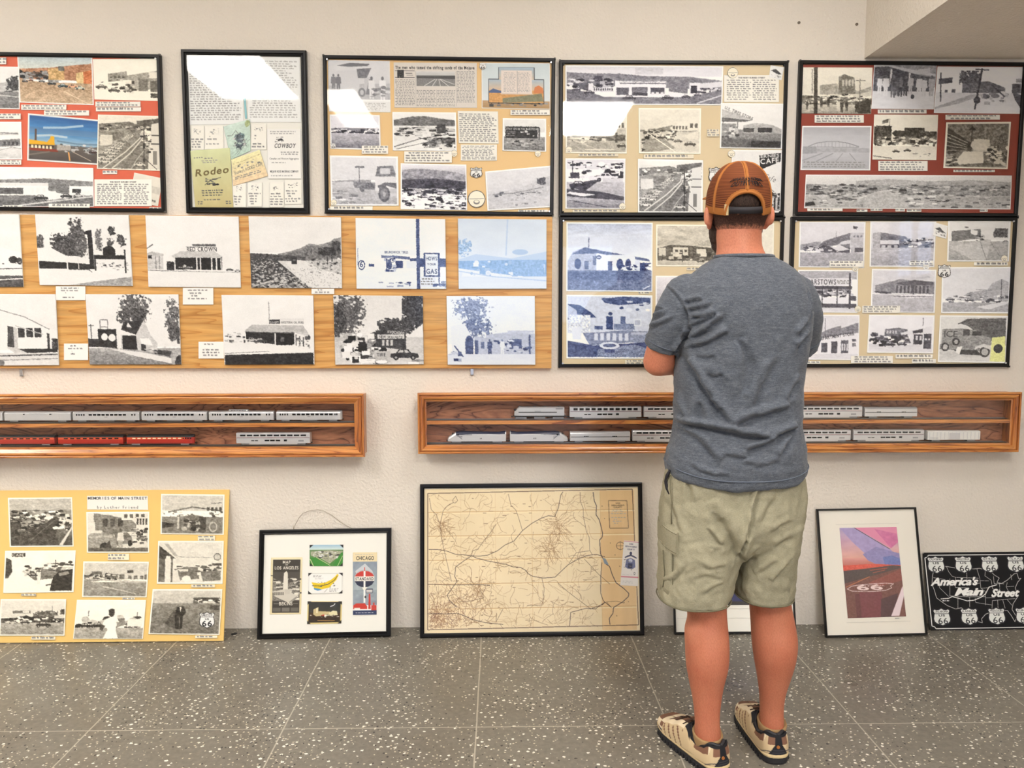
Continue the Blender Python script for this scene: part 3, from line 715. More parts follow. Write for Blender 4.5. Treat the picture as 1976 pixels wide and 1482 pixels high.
def news(cv):
    cv.a[:] = (226, 219, 212); cv.text(20, 7.5, 1.5, 14, 'The men who tamed the shifting sands of the Mojave', style='b', fit=96)
    cv.typed(17, 1, 70, 1, 37, 25, 97, ragged=.05, fill=.5); cv.typed(11, 1, 70, 27, 61, 50, 99, ragged=.05, fill=.5); cv.typed(11, 1, 80, 52, 61, 74, 99, ragged=.05, fill=.5); cv.typed(22, 1, 80, 76, 18, 98, 90, ragged=.1, fill=.5)
    cv.run('v 225 200 27 19 74 30 8;r 90 27 28 74 52;h 130 25 5 27 34 74 36 74 52 27 52;h 70 15 4 27 30 50 31 74 28 74 36 27 34;l 220 .8 50 36 36 52;l 225 .8 52 36 46 52;l 220 .8 54 36 56 52;l 225 .8 55 36 66 52;l 215 .8 56 36 73 48;l 30 .6 1 18 25 18;l 30 .6 1 33 25 33;f 40 8 25 4 9 1.2;r 40 14 23 22 24;r 40 15 27 23 28;l 120 .3 26 19 26 98;l 120 .3 75 19 75 98;l 120 .3 51 60 51 98')
P((759.5, 120.5, 920, 121.5, 920.5, 208, 761, 207.5), '', 'n', 1, 'newspaper clipping', fn=news, qd=1.5, grain=3, name='newspaper_clipping')
def monument(cv):
    cv.run('s d0dce0 dfe6ea 84;g 84 c0a07c b09068 10;r 3a4048 9 34 92 90;r 3a4048 24 8 78 40;v a8bccc d8c8b4 25 9 77 36 6;v b4c4d0 e0c0a0 10 36 91 62 10;r 9a8468 10 62 91 88;R d8a468 25 6 10 60 91 88;p 5a6c94 10 62 16 56 24 60 32 62 32 66 10 66;p d88858 78 52 84 48 90 54 91 66 76 66;h 8a8a70 25 5 30 78 60 72 88 66 91 84 30 88;r e8dcd4 28 15 74 68;l 140 .8 52 16 52 68;r d8c8bc 27 67 75 69;k 24 40 140 10 88 95 94 5')
    cv.typed(14, 2, 100, 30, 20, 73, 65, ragged=.2, fill=.4)
P((929, 121, 1061, 122, 1062, 211.5, 929.5, 209), '', 'n', 2, 'colour picture of an open book painted on a desert monument', fn=monument, qd=1.3, grain=4)
P((636, 221, 733, 222, 735, 290, 637.5, 287), 's 225 222 40;h 120 20 8 0 38 40 36 100 38 100 46 0 46;k 60 30 230 0 38 100 52 8;c 30 6 54 16;c 230 26 54 12;c 35 48 54 20;c 40 70 56 22;g 54 190 120 8', 'v', 3, 'photograph of a row of parked cars on open ground')
P((757, 216, 880, 217, 881.5, 291.5, 758, 290.5), 's 240 238 20;h 110 25 10 0 18 14 13 30 8 52 7 78 14 100 18 100 36 0 36;g 34 225 235 20;k 90 40 200 0 36 100 60 9 .3;h 70 30 6 70 30 84 28 84 48 70 50;l 60 1.2 0 92 40 70 90 56;l 90 1 4 98 60 76 100 70;l 60 1 40 66 70 80;h 90 40 4 46 84 66 66 100 66 100 80 60 86;k 40 30 150 50 66 100 96 8 .4', 'n', 3, 'photograph of a rail yard below dark hills')
B.card((883, 214, 961, 215, 962.5, 277.5, 885, 276.5), 15, 1, name='typed_page'); B.card((889, 279, 959, 310), 9, name='typed_page')
P((970, 228, 1054, 229, 1054, 293, 969.5, 291), 's 232 225 40;g 55 160 120 16;r 40 3 22 82 60;r 30 3 22 86 26;k 50 50 180 5 66 90 84 9 .4;r 70 84 24 88 66;r 205 40 38 48 42;r 215 50 36 58 41;r 205 56 44 62 48;l 170 1 6 40 30 40;l 160 1 6 46 28 46;l 150 1 6 52 26 52;r 190 70 50 74 54;k 16 60 140 60 86 96 94 8', 'n', 3, 'photograph of a black motel billboard', fn=lambda cv: cv.text(240, 7, 6, 34, 'STAY ON 66 VIA BARSTOW', fit=76))
P((636, 300, 768, 302, 769.5, 397, 639, 397), 's 218 212 48;h 150 20 6 0 50 40 47 60 48 60 56 0 56;g 52 190 170 20;h 110 25 5 32 50 66 54 68 70 34 64;l 80 1.2 42 20 42 52;r 100 36 18 50 22;h 90 30 5 50 54 60 52 66 66 52 68;p 215 66 30 98 28 99 66 80 66 74 72 66 70;r 60 72 20 94 34;p 110 68 34 70 18 94 16 98 34 98 40 66 40;r 200 74 22 90 34;p 90 70 60 82 52 99 54 99 66 84 60 74 72;e 80 80 78 9 17;e 120 80 78 6 12;e 170 80 78 2.5 5;e 90 46 66 4 8;l 150 2 20 78 50 95;k 20 130 200 0 66 40 98 14 .3', 'l', 3.5, 'pale photograph of a flatbed truck on a dirt road')
P((773, 315, 900, 317.5, 901.5, 406, 773, 404), 's 230 190 20;h 150 45 8 0 12 20 8 50 10 80 14 100 20 100 44 0 44;h 60 30 6 0 34 50 30 100 36 100 54 0 54;k 110 20 160 0 52 100 64 12 .25;k 190 15 240 0 62 100 99 9 .35;h 30 25 4 36 42 46 40 56 52 34 52', 'v', 3, 'dark photograph of a rail yard under a bare mountain', grain=12)
P((936, 331, 1063, 319.5, 1062, 400, 940.6, 407), 's 215 205 50;g 50 200 190 12;h 190 14 8 0 60 30 52 60 44 100 22 100 70 0 80;k 26 70 150 6 56 90 66 6 .5;l 110 1.2 8 60 40 60 90 50;f 60 86 34 8 10 .8;k 12 110 150 20 70 80 90 5', 'l', 3, 'tilted pale photograph of a line of riders in the desert')
B.shield((907, 322, 931, 344), 'CALIFORNIA'); B.seal(919.7, 384, 17); B.seal(1038, 296.5, 6); B.seal(876, 296, 6.5); B.shield((925, 120, 938, 134.5), None); B.shield((638, 276, 648, 286), None); B.seal(644, 391, 6)
for q in ((698, 281, 749, 297), (780, 292, 872, 314), (985, 212, 1061, 222), (637, 398, 719, 406), (1000, 405, 1057, 411)): B.card(q)

# ---- board with the panorama and the cafe
B = Board('poster_frame', ((1079, 115), (1523, 117), (1513, 417), (1079, 417)), 'black framed beige board topped by a storefront panorama, partly behind the cap', CAT)
B.frame(BAR, face='board_beige'); B.clips(); B.pins('black_matte'); P = B.photo
P((1091, 126, 1396, 127.5, 1394, 203.5, 1091, 202), 's 222 232 26;v 200 220 44 2 62 20 10;h 130 18 12 0 14 14 18 34 18 50 24 80 26 100 36 100 60 0 50;h 150 12 6 34 36 60 34 60 46 34 46;f 60 20 32 3 8 1;k 50 50 210 0 34 30 56 4 .5;r 90 8 42 16 60;r 235 14 44 17 64;R 225 10 6 17 56 30 68;w 60 9 17 58 30 64;p 240 31 36 31 82 64 80 64 38 52 40 34 38;r 120 34 42 64 46;r 90 32 56 40 76;r 110 42 54 52 78;p 60 43 68 52 70 52 78 43 76;r 70 54 56 63 72;w 230 3 54 68 63 76;h 120 12 6 66 42 78 40 78 72 66 66;p 240 66 66 82 78 74 84 64 82;r 235 79 42 86 74;r 40 80 50 84 70;p 225 86 44 100 38 100 52 86 60;r 80 86 56 98 60;k 30 50 220 84 56 98 68 3 .5;g 82 130 120 10;p 120 60 99 100 60 100 99;l 210 .8 84 98 100 76;p 110 0 60 16 70 30 90 0 99;c 70 3 66 6;c 60 11 74 7;c 60 36 90 9;c 50 61 88 8;c 60 74 84 6;c 90 82 78 5', 'v', 3, 'long panorama photograph of storefronts below hills')
B.card((1397, 145, 1503.5, 197), 10, 2, ('THE NIGHT BURNED STREET', 5), name='typed_page'); P((1487, 126, 1513, 130, 1508, 155, 1484, 149), 's 235 230;p 50 5 40 40 20 90 55 60 60;k 12 60 180 10 55 90 90 14', bd=1, label='tiny tilted photograph')
P((1391, 199, 1513.5, 200, 1509, 288, 1389, 286), 's 238 236 60;g 58 150 110 14;p 190 0 10 52 34 40 40 0 38;p 90 0 30 50 36 34 40 0 40;l 110 1.6 26 38 26 80;l 100 1.2 2 40 2 60;r 150 0 44 24 60;h 180 12 8 36 48 56 42 84 46 100 56 100 66 36 66;r 60 36 54 54 64;r 50 60 53 84 64;p 90 0 78 50 80 100 88 100 100 0 100;r 40 50 84 100 99;c 60 0 78 14;m 220 15 76 28;m 200 20 76 26;m 190 25 74 24;k 14 60 220 4 56 30 72 6', 'n', 3, 'photograph of a filling station canopy', fn=lambda cv: cv.text(90, 7, 4, 10, 'U.S. TIRES STORE', 22, fit=50))
RS = 's 225 228 62;h 140 20 10 0 58 30 50 62 44 62 60 0 66;p 225 62 30 100 6 100 78 70 78 62 60;w 70 4 70 28 98 40;h 190 25 5 62 46 100 40 100 62 62 62;h 90 60 4 40 62 99 56 99 82 46 76;g 72 175 150 10;p 170 0 66 50 72 100 92 100 100 0 100;k 60 40 220 4 58 66 74 6 .6;l 215 1 10 70 60 98'
P((1091, 211.5, 1210, 212, 1209.5, 296.5, 1091.5, 295.5), RS + ';r 60 82 52 86 76;c 60 84 88 20;r 230 30 92 80 95', 's', 3, 'faded photograph of a street with a tall hotel at its right')
P((1232, 208, 1353, 209, 1352, 297.5, 1233, 296), 's 232 222 50;h 120 25 8 0 48 30 44 54 36 54 56 0 58;p 230 50 42 100 10 100 60 56 56;w 80 5 54 38 80 46;w 70 2 82 32 98 42;h 160 40 5 50 50 98 48 98 62 50 60;g 52 205 215 12;p 150 6 58 30 56 60 90 20 99 4 99;k 90 40 220 4 48 60 64 6 .6;c 50 34 68 12;c 70 44 72 13;c 60 56 76 15;c 60 74 84 20;p 225 74 60 98 48 98 66 82 70;l 245 1.4 16 58 60 99;p 50 2 68 10 68 8 72 2 74;p 50 2 76 9 78 2 82;p 50 2 90 9 94 2 99', 's', 3, 'photograph of a street lined with nose-in parked cars')
P((1091, 305.5, 1207, 306, 1206, 403.5, 1091, 403), 's 225 225 20;k 110 20 240 0 6 98 40 9 .7;r 70 9 2 11 26;r 60 6 26 22 38;c 230 48 44 40;r 215 62 38 98 48;g 46 190 160 10;p 70 4 54 34 44 60 40 30 66;p 60 0 60 60 66 100 76 100 84 0 76;g 84 165 120 8;l 60 1.4 4 84 70 98;p 235 4 66 50 72 30 76 0 70;c 40 4 58 34;e 30 10 56 4 6;e 30 32 56 4 6', 'v', 3, 'photograph of a dark touring car among street traffic')
P((1231, 306.5, 1357, 309, 1356, 411, 1231, 410), STREET, 'n', 3, 'photograph of the curving main street at right of the touring car', fn=street)
P((1412, 289, 1511, 290, 1507, 413, 1411, 412), 's 235 228;p 25 54 6 98 2 98 16 56 30;p 25 56 30 60 28 60 60 56 60;p 190 58 46 84 66 96 76 60 64;l 60 1 58 46 98 74;r 40 74 68 99 96;r 220 78 70 86 92;r 190 90 68 94 94;k 20 30 200 60 64 98 96 10', 'n', 3, 'photograph of a cafe sign partly behind the cap', fn=lambda cv: (cv.text(250, 8.5, 57, 21, 'CAFE', -6, fit=38), cv.text(235, 5, 57, 11, 'ERNIES', -5, fit=38), cv.text(110, 9, 62, 44, 'Cafe', 18, style='r', fit=26, shear=.3)), qd=1.4)
B.shield((1367, 321.5, 1397, 354)); B.seal(1414, 140.5, 10.5); B.seal(1097.5, 289, 6.5); B.seal(1201, 398, 6.5); B.seal(1411.5, 296.5, 7)
for q in ((1116, 297, 1193, 302), (1242, 298, 1339, 306), (1364.5, 249.5, 1388, 263.5), (1105, 404.5, 1196, 410)): B.card(q, bg=(232, 222, 200))

# ---- maroon board, upper right
B = Board('poster_frame', ((1543, 116), (1979, 119), (1970, 419), (1534, 415)), 'black framed dark red board of street and bridge photographs under the dropped soffit', CAT)
B.frame(BAR, face='board_maroon'); B.clips(); P = B.photo
P((1547, 130, 1684, 130.5, 1681, 220, 1547, 219), 's 238 232 60;h 170 20 8 26 38 50 34 52 44 80 50 98 40 98 56 26 58;h 120 30 5 52 20 60 14 74 22 76 56 52 58;w 200 4 56 26 74 40;p 215 72 60 98 50 98 60 74 68;h 120 45 6 0 60 100 66 100 82 0 82;k 90 30 230 0 58 98 78 5;g 80 205 150 10;p 60 76 74 98 68 98 98 80 98;l 50 5 20 0 20 100;l 110 1 15 4 15 56;l 110 1.2 82 24 82 86;l 110 1 76 28 90 28;m 60 28 86 22;m 50 38 84 20;m 220 52 94 26;m 60 57 96 26;m 50 64 94 24;m 45 78 96 22;m 60 8 90 20', 's', 0, 'sepia photograph of a street crowd beside a pole', grain=9)
P((1687, 123, 1807.6, 124.7, 1802, 211, 1681.5, 210), 's 150 130 50;p 200 0 0 20 0 99 20 99 26 0 6;h 60 20 5 0 6 22 4 76 24 98 30 98 60 0 60;r 235 26 10 29 46;r 220 56 18 59 46;p 200 70 10 90 6 92 24 70 20;g 60 215 225 8;m 225 10 66 42;m 225 20 72 50;m 70 32 74 52 90;m 110 44 72 46 50;m 50 52 70 46;m 190 60 66 44;m 215 74 72 50;m 210 82 72 46;m 170 94 70 48;m 90 38 70 40;e 40 64 72 3 5', 'l', 1.5, 'photograph of a group of men before a dark porch', grain=6)
P((1809, 128, 1975.5, 129.5, 1971.5, 219.7, 1802, 218), 's 240 236 60;r 150 92 24 100 32;p 240 2 16 26 14 30 50 4 70;p 60 2 26 18 22 18 34 2 38;r 70 10 50 13 62;r 70 18 48 22 60;f 70 38 24 12 16 1;h 90 30 5 30 36 60 30 80 44 80 58 30 58;h 80 30 5 88 36 98 34 99 60 88 60;g 56 215 228 10;p 170 0 88 40 60 60 56 30 78 0 92;p 60 88 50 99 60 99 90 92 70;k 16 90 190 56 56 84 80 8;l 30 2.2 52 2 46 92;l 40 1.4 44 4 60 6;l 50 1.6 64 38 80 64;l 40 1.4 4 12 6 76;e 40 48 72 4 8', 'l', 1.5, 'photograph of a leaning utility pole over a washed-out street')
def bridge(cv):
    cv.run('s 190 205 60;v 170 190 0 0 100 20 8;h 170 20 8 0 50 100 50 100 60 0 62;g 60 195 175 12;l 110 1 8 46 20 38 36 34 52 34 68 38 84 46;l 120 .8 10 47 84 48;h 150 20 5 0 46 20 46 22 62 0 64;l 140 1.4 30 62 0 80;l 130 1.2 46 62 20 82;l 140 1 60 62 50 82;l 130 1 70 62 80 80')
    for k in range(14): cv.line(140, .5, [12 + k * 5.3, 47, 12 + k * 5.3, 47 - 12 * math.sin(math.pi * (k + .6) / 14.5)])
    cv.typed(3, 1, 90, 2, 82, 96, 98, ragged=.1)
P((1548, 243, 1682, 243, 1679.5, 329, 1544.6, 328), '', 'l', 3, 'pale photograph of an arched truss bridge with handwriting', fn=bridge)
P((1687, 221, 1810.5, 221.6, 1806.8, 309, 1683.5, 308), 's 240 236 50;f 50 14 46 14 22 1.2;f 50 64 42 16 14 1.2;f 55 90 50 12 14 1.2;p 40 28 40 34 34 54 36 60 44 56 50 30 48;h 120 60 4 4 48 98 48 98 66 4 66;p 230 28 40 36 52 28 60;r 225 60 52 74 60;k 70 30 240 4 48 98 70 6 .7;g 70 225 235 6;p 30 24 20 27 34 21 34;l 60 .8 24 8 24 22;p 90 12 12 22 8 22 16 12 20;c 40 30 84 12;c 50 48 82 12;l 80 1.2 0 92 30 98;k 10 90 160 60 84 94 92 5 .3', 's', 1.5, 'photograph of a house with a flag amid trees')
P((1826, 236, 1951, 235, 1944.5, 326.5, 1820.4, 324), 's 110 90;h 120 50 7 0 0 100 0 100 100 0 100;v 235 210 44 36 70 64 12;p 60 0 8 40 44 40 60 0 60;l 200 1 0 22 34 44;l 190 1 0 30 34 50;l 200 1 0 40 34 54;l 190 1 0 50 34 58;p 235 28 64 60 64 62 90 10 96;l 60 1.6 40 4 40 60;p 30 34 14 40 4 46 14;e 225 55 48 16 14;k 60 50 230 66 50 100 84 8;p 220 70 70 99 90 99 99 78 80;k 30 60 200 0 62 20 96 8;f 90 90 40 8 20 1', 'w', 4, 'photograph of a long narrow store interior')
P((1555, 337, 1952.7, 338.7, 1950, 404, 1551.7, 402), 's 232 215 34;h 180 14 20 24 16 40 10 60 16 80 12 100 18 100 34 24 34;h 150 34 8 0 26 30 30 60 28 100 28 100 64 0 60;k 220 70 190 2 28 98 70 3 .3;g 60 190 175 20;h 120 40 4 10 50 22 70 26 80 12 70;l 220 .8 22 78 36 50 42 44;k 120 80 210 0 50 100 96 3 .3;h 190 20 6 30 56 40 46 50 70 46 96 28 96;p 40 0 84 4 80 5 92 0 96', 'n', 2, 'long panorama photograph of a desert town from above', grain=12)
for q in ((1572, 222, 1667, 236.7), (1694, 211.5, 1788, 219), (1824.6, 221.5, 1929.5, 231), (1695, 310.5, 1790, 330), (1840, 327.6, 1919.6, 332), (1558, 402.5, 1626, 407.5), (1653, 404, 1674, 409), (1680, 403, 1703, 407), (1728, 403, 1746, 408), (1750, 404, 1778, 409), (1891, 404, 1906, 409)): B.card(q)

# ---- lower middle board, partly behind the man
B = Board('poster_frame', ((1079, 418), (1514, 418), (1507, 709), (1078, 709)), 'black framed beige board with bluish adobe and hotel lobby photographs, partly behind the man', CAT)
B.frame(BAR, face='board_beige'); B.clips('black_frame'); B.pins('steel'); P = B.photo
P((1093, 429, 1259.5, 430, 1259, 563.5, 1092.5, 562), 's 205 240 55;v 190 225 0 0 100 20 16;h 190 20 8 0 56 6 42 22 34 34 44 34 72 0 72;p 90 4 46 20 35 40 40 96 52 98 56 36 44;r 235 35 46 80 68;p 240 34 44 80 54 80 70 34 72;r 60 48 56 53 70;e 60 62 60 4 8;e 60 72 60 3.5 8;e 70 12 60 4 8;r 90 20 56 25 68;r 110 30 48 34 62;r 225 80 54 86 70;r 50 86 58 99 70;k 40 30 230 60 60 99 74 5;g 70 120 90 18;h 90 26 4 0 72 100 70 100 86 0 84;h 110 26 4 0 84 100 84 100 100 0 100;l 60 .8 25 20 25 40;e 40 37 50 3 3;e 200 37 50 2 1.4;l 235 1 90 98 98 92', 'b', 3, 'bluish photograph of an adobe filling station', grain=9)
P((1266, 433, 1405, 434, 1405, 515, 1266, 514), 's 190 205 55;v 210 180 0 0 100 50 30;h 70 45 5 0 56 20 48 50 50 90 58 100 66 100 92 0 92;r 215 22 54 44 78;r 210 2 56 12 76;r 225 56 58 70 70;w 60 3 24 60 44 66;k 40 30 200 0 66 100 90 7;g 88 200 180 10;c 50 56 92 12;l 50 1 36 60 36 92', 's', 3, 'sepia photograph of a two-storey hotel')
P((1265, 532, 1405, 533, 1405, 660, 1265, 659), 's 225 170 60;v 200 60 40 0 100 30 14;g 60 130 90', 'v', 3)
P((1093, 569, 1259, 570, 1259, 693, 1093, 692), 's 200 215 60;h 215 14 8 0 0 100 0 100 60 0 60;p 60 40 4 66 0 99 2 99 10 60 14 44 10;h 70 20 4 40 2 96 2 92 8 50 12;p 60 0 12 14 14 28 26 34 34 0 38;p 190 0 14 10 22 12 34 0 34;f 225 14 44 13 14 1.2;p 230 4 50 16 50 16 70 6 70;r 50 46 32 54 54;e 60 51 28 2.5 3;r 90 63 32 69 50;r 120 55 44 80 54;r 235 79 36 88 48;r 190 80 38 87 46;p 130 18 60 78 54 82 74 26 80;w 220 6 30 60 74 72 ;p 150 76 56 96 56 94 78 74 74;r 200 76 58 94 62;p 60 0 72 30 80 99 74 99 99 0 99;h 130 60 3 36 86 80 78 99 86 90 99 34 99;e 230 50 80 12 6;e 90 50 80 8 3;r 60 44 86 56 92;r 70 32 48 42 54;k 16 60 230 60 6 98 24 6;p 60 5 84 18 80 24 99 5 99', 'b', 3, 'bluish photograph of a hotel lobby counter')
P((1410, 430, 1494, 431, 1492, 562, 1409, 561), 's 232 228;f 110 78 72 30 24 .8;g 90 170 150', 's', 3, 'pale photograph of a tree, mostly behind the head')
P((1410, 572, 1490, 573, 1488, 693, 1409, 692), 's 225 200 60;h 120 40 6 0 50 100 44 100 74 0 74;g 72 160 140', 'n', 3)
for q in ((1232, 563, 1253.5, 568), (1325, 516, 1357, 522), (1206, 694.5, 1300, 703)): B.card(q, bg=(236, 228, 208))

# ---- lower right board
B = Board('poster_frame', ((1528, 418), (1964, 419), (1949.5, 708), (1520, 710)), 'black framed beige board with nine photographs and the ice truck, right of the man', CAT)
B.frame(BAR, face='board_beige'); B.clips('black_frame'); B.pins('steel', skip=(3,)); P = B.photo
P((1543, 427.7, 1670.6, 428, 1667.5, 517.5, 1541, 515.6), 's 225 215 60;h 150 16 8 0 50 20 44 32 42 32 60 0 62;p 110 38 40 78 22 78 68 50 66 20 62;p 190 78 22 99 22 99 66 80 68;p 70 4 60 40 52 78 56 78 66 40 68 4 62;p 215 64 42 78 38 78 46 60 50;p 220 46 54 60 48 78 60 60 64;k 34 60 230 4 52 60 66 6 .5;r 60 86 56 99 66;l 90 .8 56 18 56 34;p 80 82 6 90 8 88 14 83 12;g 68 170 160 8;w 110 3 82 28 98 32', 'v', 3, 'photograph of a corner department store with awnings')
P((1679.5, 427, 1807, 427.5, 1803, 515.5, 1678, 515), 's 225 212 60;p 170 2 24 14 22 14 64 2 66;p 110 14 22 56 32 60 60 14 62;r 220 14 40 44 50;r 60 14 50 44 62;w 190 3 14 52 44 60;h 130 40 5 56 36 100 44 100 58 56 58;k 50 30 220 50 36 98 54 6 .5;g 58 190 165 10;l 220 1 10 66 60 62', 'v', 3, 'photograph of a dark corner building with a white awning')
P((1829.6, 425.3, 1950.6, 426, 1947, 504.8, 1827.7, 504.8), 's 235 230 46;r 60 26 12 32 15;p 110 4 24 36 20 52 18 54 44 40 44 4 52;p 235 36 20 48 22 46 36 36 30;f 90 86 28 12 12 1;c 50 58 50 9;c 45 90 52 9;g 50 180 165 14;p 200 0 66 56 46 70 46 64 99 40 99;l 140 1.2 52 50 64 99;l 140 1.2 70 52 90 99;k 14 50 180 44 32 60 48 6', 'n', 3, 'photograph of two cars on a wide dirt street')
def sign(cv): cv.text(40, 13, 14, 33, 'BARSTOWS', fit=50); cv.typed(3, 1, 60, 66, 22, 90, 32)
P((1540, 520.5, 1656, 521, 1655, 604, 1539, 603), 's 180 170 20;p 225 6 18 92 16 92 34 6 40;r 60 4 36 92 44;h 140 60 4 4 44 90 44 90 60 4 60;k 60 30 230 2 46 96 64 7 .6;r 235 4 64 90 80;r 70 0 80 100 92;g 90 210 220;l 40 2 40 40 40 84;l 40 2 66 38 66 80;l 60 3 88 4 88 92;r 60 88 60 99 72', 'v', 3, 'photograph of a station under a long overhead sign', fn=sign)
P((1682.7, 519, 1807, 520.5, 1804, 604, 1680, 603), 's 218 215 56;h 130 24 8 4 36 24 28 44 20 62 24 100 26 100 56 4 54;p 70 36 30 66 22 98 26 98 34 50 36;w 50 9 36 36 92 54 .5;p 200 60 16 92 12 92 16 60 22;l 70 2.4 66 24 66 66;g 58 190 175 10;p 235 40 60 98 56 98 64 56 66;l 90 1.2 34 62 98 62;p 60 0 50 30 52 30 56 14 56', 'v', 3, 'photograph of a long porch building with rounded hills', grain=9)
P((1818, 515.6, 1951, 515, 1948, 605, 1816, 604.3), 's 218 218 70;p 170 66 50 74 34 88 24 99 32 99 76 62 76;h 150 40 6 40 54 66 50 66 74 20 72;k 60 50 220 0 62 99 80 6 .5;c 80 4 74 14;c 220 24 72 12;l 60 1 88 24 88 76;l 120 1 50 48 74 50;c 50 34 76 14;g 78 165 160 8;p 215 50 88 99 74 99 80 70 94;r 50 94 62 99 68', 'l', 3, 'photograph of parked cars beside a tall gabled building')
P((1535, 607, 1659, 607.5, 1657.5, 695.5, 1534, 694), 's 222 222 60;h 130 14 6 36 40 60 26 72 22 72 28 100 14 100 60 36 60;p 235 34 52 100 38 100 94 34 90;r 80 40 62 50 84;r 60 56 58 66 86;r 80 72 56 84 86;w 210 3 72 64 84 80;h 70 30 5 10 56 28 54 28 72 10 74;k 34 40 230 6 68 34 86 8;l 90 1 46 4 46 50;g 88 220 225;r 90 90 52 96 58;r 110 90 62 96 70', 'v', 3, 'photograph of a department store front', fn=lambda cv: cv.text(30, 8, 36, 57, 'DEPARTMENT STORE', -9, fit=58))
P((1677, 607, 1804, 608.4, 1800.7, 682.5, 1673, 681), 's 235 232;g 78 215 225 8;h 100 30 5 24 36 44 32 60 36 60 50 24 56;w 200 4 26 40 44 48;p 225 48 46 98 26 98 90 84 84 60 70;p 40 68 40 84 34 84 44 68 48;r 50 70 50 84 78;w 210 2 72 54 84 66;r 60 86 48 98 90;w 220 2 87 60 97 66;h 80 60 4 4 52 30 54 60 50 66 74 20 76;k 50 20 240 2 52 64 78 7;c 40 22 84 20;c 60 44 82 16;l 70 1 84 4 84 26;f 60 8 52 6 6 1', 'v', 3, 'photograph of storefronts with shaded shop windows')
def ice(cv): cv.text(60, 14, 6, 46, 'ICE', fit=20, style='r')
P((1814, 608.4, 1945.7, 609.6, 1942, 701, 1809.6, 698.7), 's 225 222;p 90 28 14 40 4 98 2 99 64 70 50 40 20;l 60 1.6 26 16 46 6;g 70 205 215 12;p 150 2 28 34 26 54 30 62 40 76 46 78 62 50 70 2 64;r 70 34 28 44 42;r 60 48 32 62 42;p 140 0 62 30 58 62 70 60 76 0 74;e 60 8 68 6 10;e 190 8 68 3.6 6;e 60 68 78 8 12;e 190 68 78 5 8;e 60 24 56 6 9;e 180 24 56 3 5;p 215 54 66 66 60 76 64 80 74 62 66 52 74;p 60 20 74 56 74 64 86 30 84;p e0e2a0 78 46 98 42 99 99 76 99;e 60 88 70 7 10;p 235 26 68 34 66 30 84 24 80', 'n', 3, 'photograph of an old ice delivery truck', fn=ice, qd=1.3)
P((1803, 429, 1829, 436, 1826, 461, 1801, 454), 's 235 230;p 50 5 45 40 25 90 60 60 60;k 12 60 180 10 55 90 90 14', bd=1, label='tiny tilted photograph')
B.shield((1809.6, 509.6, 1835, 537)); B.seal(1650.6, 518, 6.5); B.seal(1787, 514.5, 6.5); B.seal(1655.4, 596.3, 6.5); B.seal(1938, 498.8, 6.5)
for q in ((1601, 503.5, 1666, 515.5), (1755, 503, 1801, 512), (1879.5, 506, 1944.5, 512.5), (1664, 590, 1737, 604), (1642, 686.7, 1723, 701), (1728, 684, 1800, 692), (1760, 693, 1806, 701), (1549, 697, 1583, 702)): B.card(q)

# ---- long birch panel with mounted prints
B = Board('print_board', ((-140, 413), (1067, 419), (1063, 710), (-140, 711)), 'long light wooden board of mounted black and white gas station prints, above the display cases', CAT, front=.022)
MB().box(-B.w / 2, 0, -B.h / 2, B.w / 2, .022, B.h / 2).build('wood_panel', M['birch'], B.root, bevel=.0015)
B.yb = 0.0
def WP(q, prog, tone='n', label=None, **kw): return B.photo(q, prog, tone, 0, label, 'print_gloss', dy=.005, name='mounted_print', white=.945, **kw)
WP((-135, 413.4, 36.4, 413.6, 44.5, 553.5, -128, 554), 's 244 240 60;g 58 238 240 4;p 246 60 40 86 48 99 52 99 74 50 74;e 40 90 62 5 5;e 50 97 64 3 5;p 40 0 60 40 58 50 62 0 66;g 84 90 60 14;l 235 1.2 0 94 100 88;l 60 1 0 76 100 74;k 10 60 120 70 60 98 68 2 .5')
def w1(cv): pass
WP((67.5, 413.6, 248, 415, 255.5, 552, 76.5, 550), 's 240 236 76;g 75 240 234 4;p 170 0 50 6 46 18 52 30 58 0 60;f 70 42 34 9 30 .75;f 60 26 44 12 18 .8;f 70 34 48 10 16 .9;f 90 47 42 7 18 .7;f 90 3 40 5 12 .8;f 110 66 34 5 22 .45;f 60 80 22 6 8 .5;f 60 90 36 6 9 .6;f 70 78 38 5 8 .5;p 238 0 47 14 46 31 58 31 67 0 65;p 235 31 58 43 58 58 66 31 68;p 28 1 65 31 67 31 76 1 76;p 30 32 67 55 69 55 77 32 77;l 235 1 31 58 31 76;l 225 1 43 60 43 76;p 32 54 22 59 21 60 76 55 76;p 30 50 24 55 22 55 28 51 27;k 26 60 190 60 66 97 76 3 .6;p 24 70 47 73 44 80 44 83 48 83 56 70 56;p 26 60 56 93 56 93 62 60 62;l 30 1.6 93 48 93 81;l 30 1.4 61 58 61 78;l 60 .8 53 76 57 80;p 165 30 99 60 93 99 86 99 99', 'n', 'mounted print of a roadside stand with trees and a tall sign')
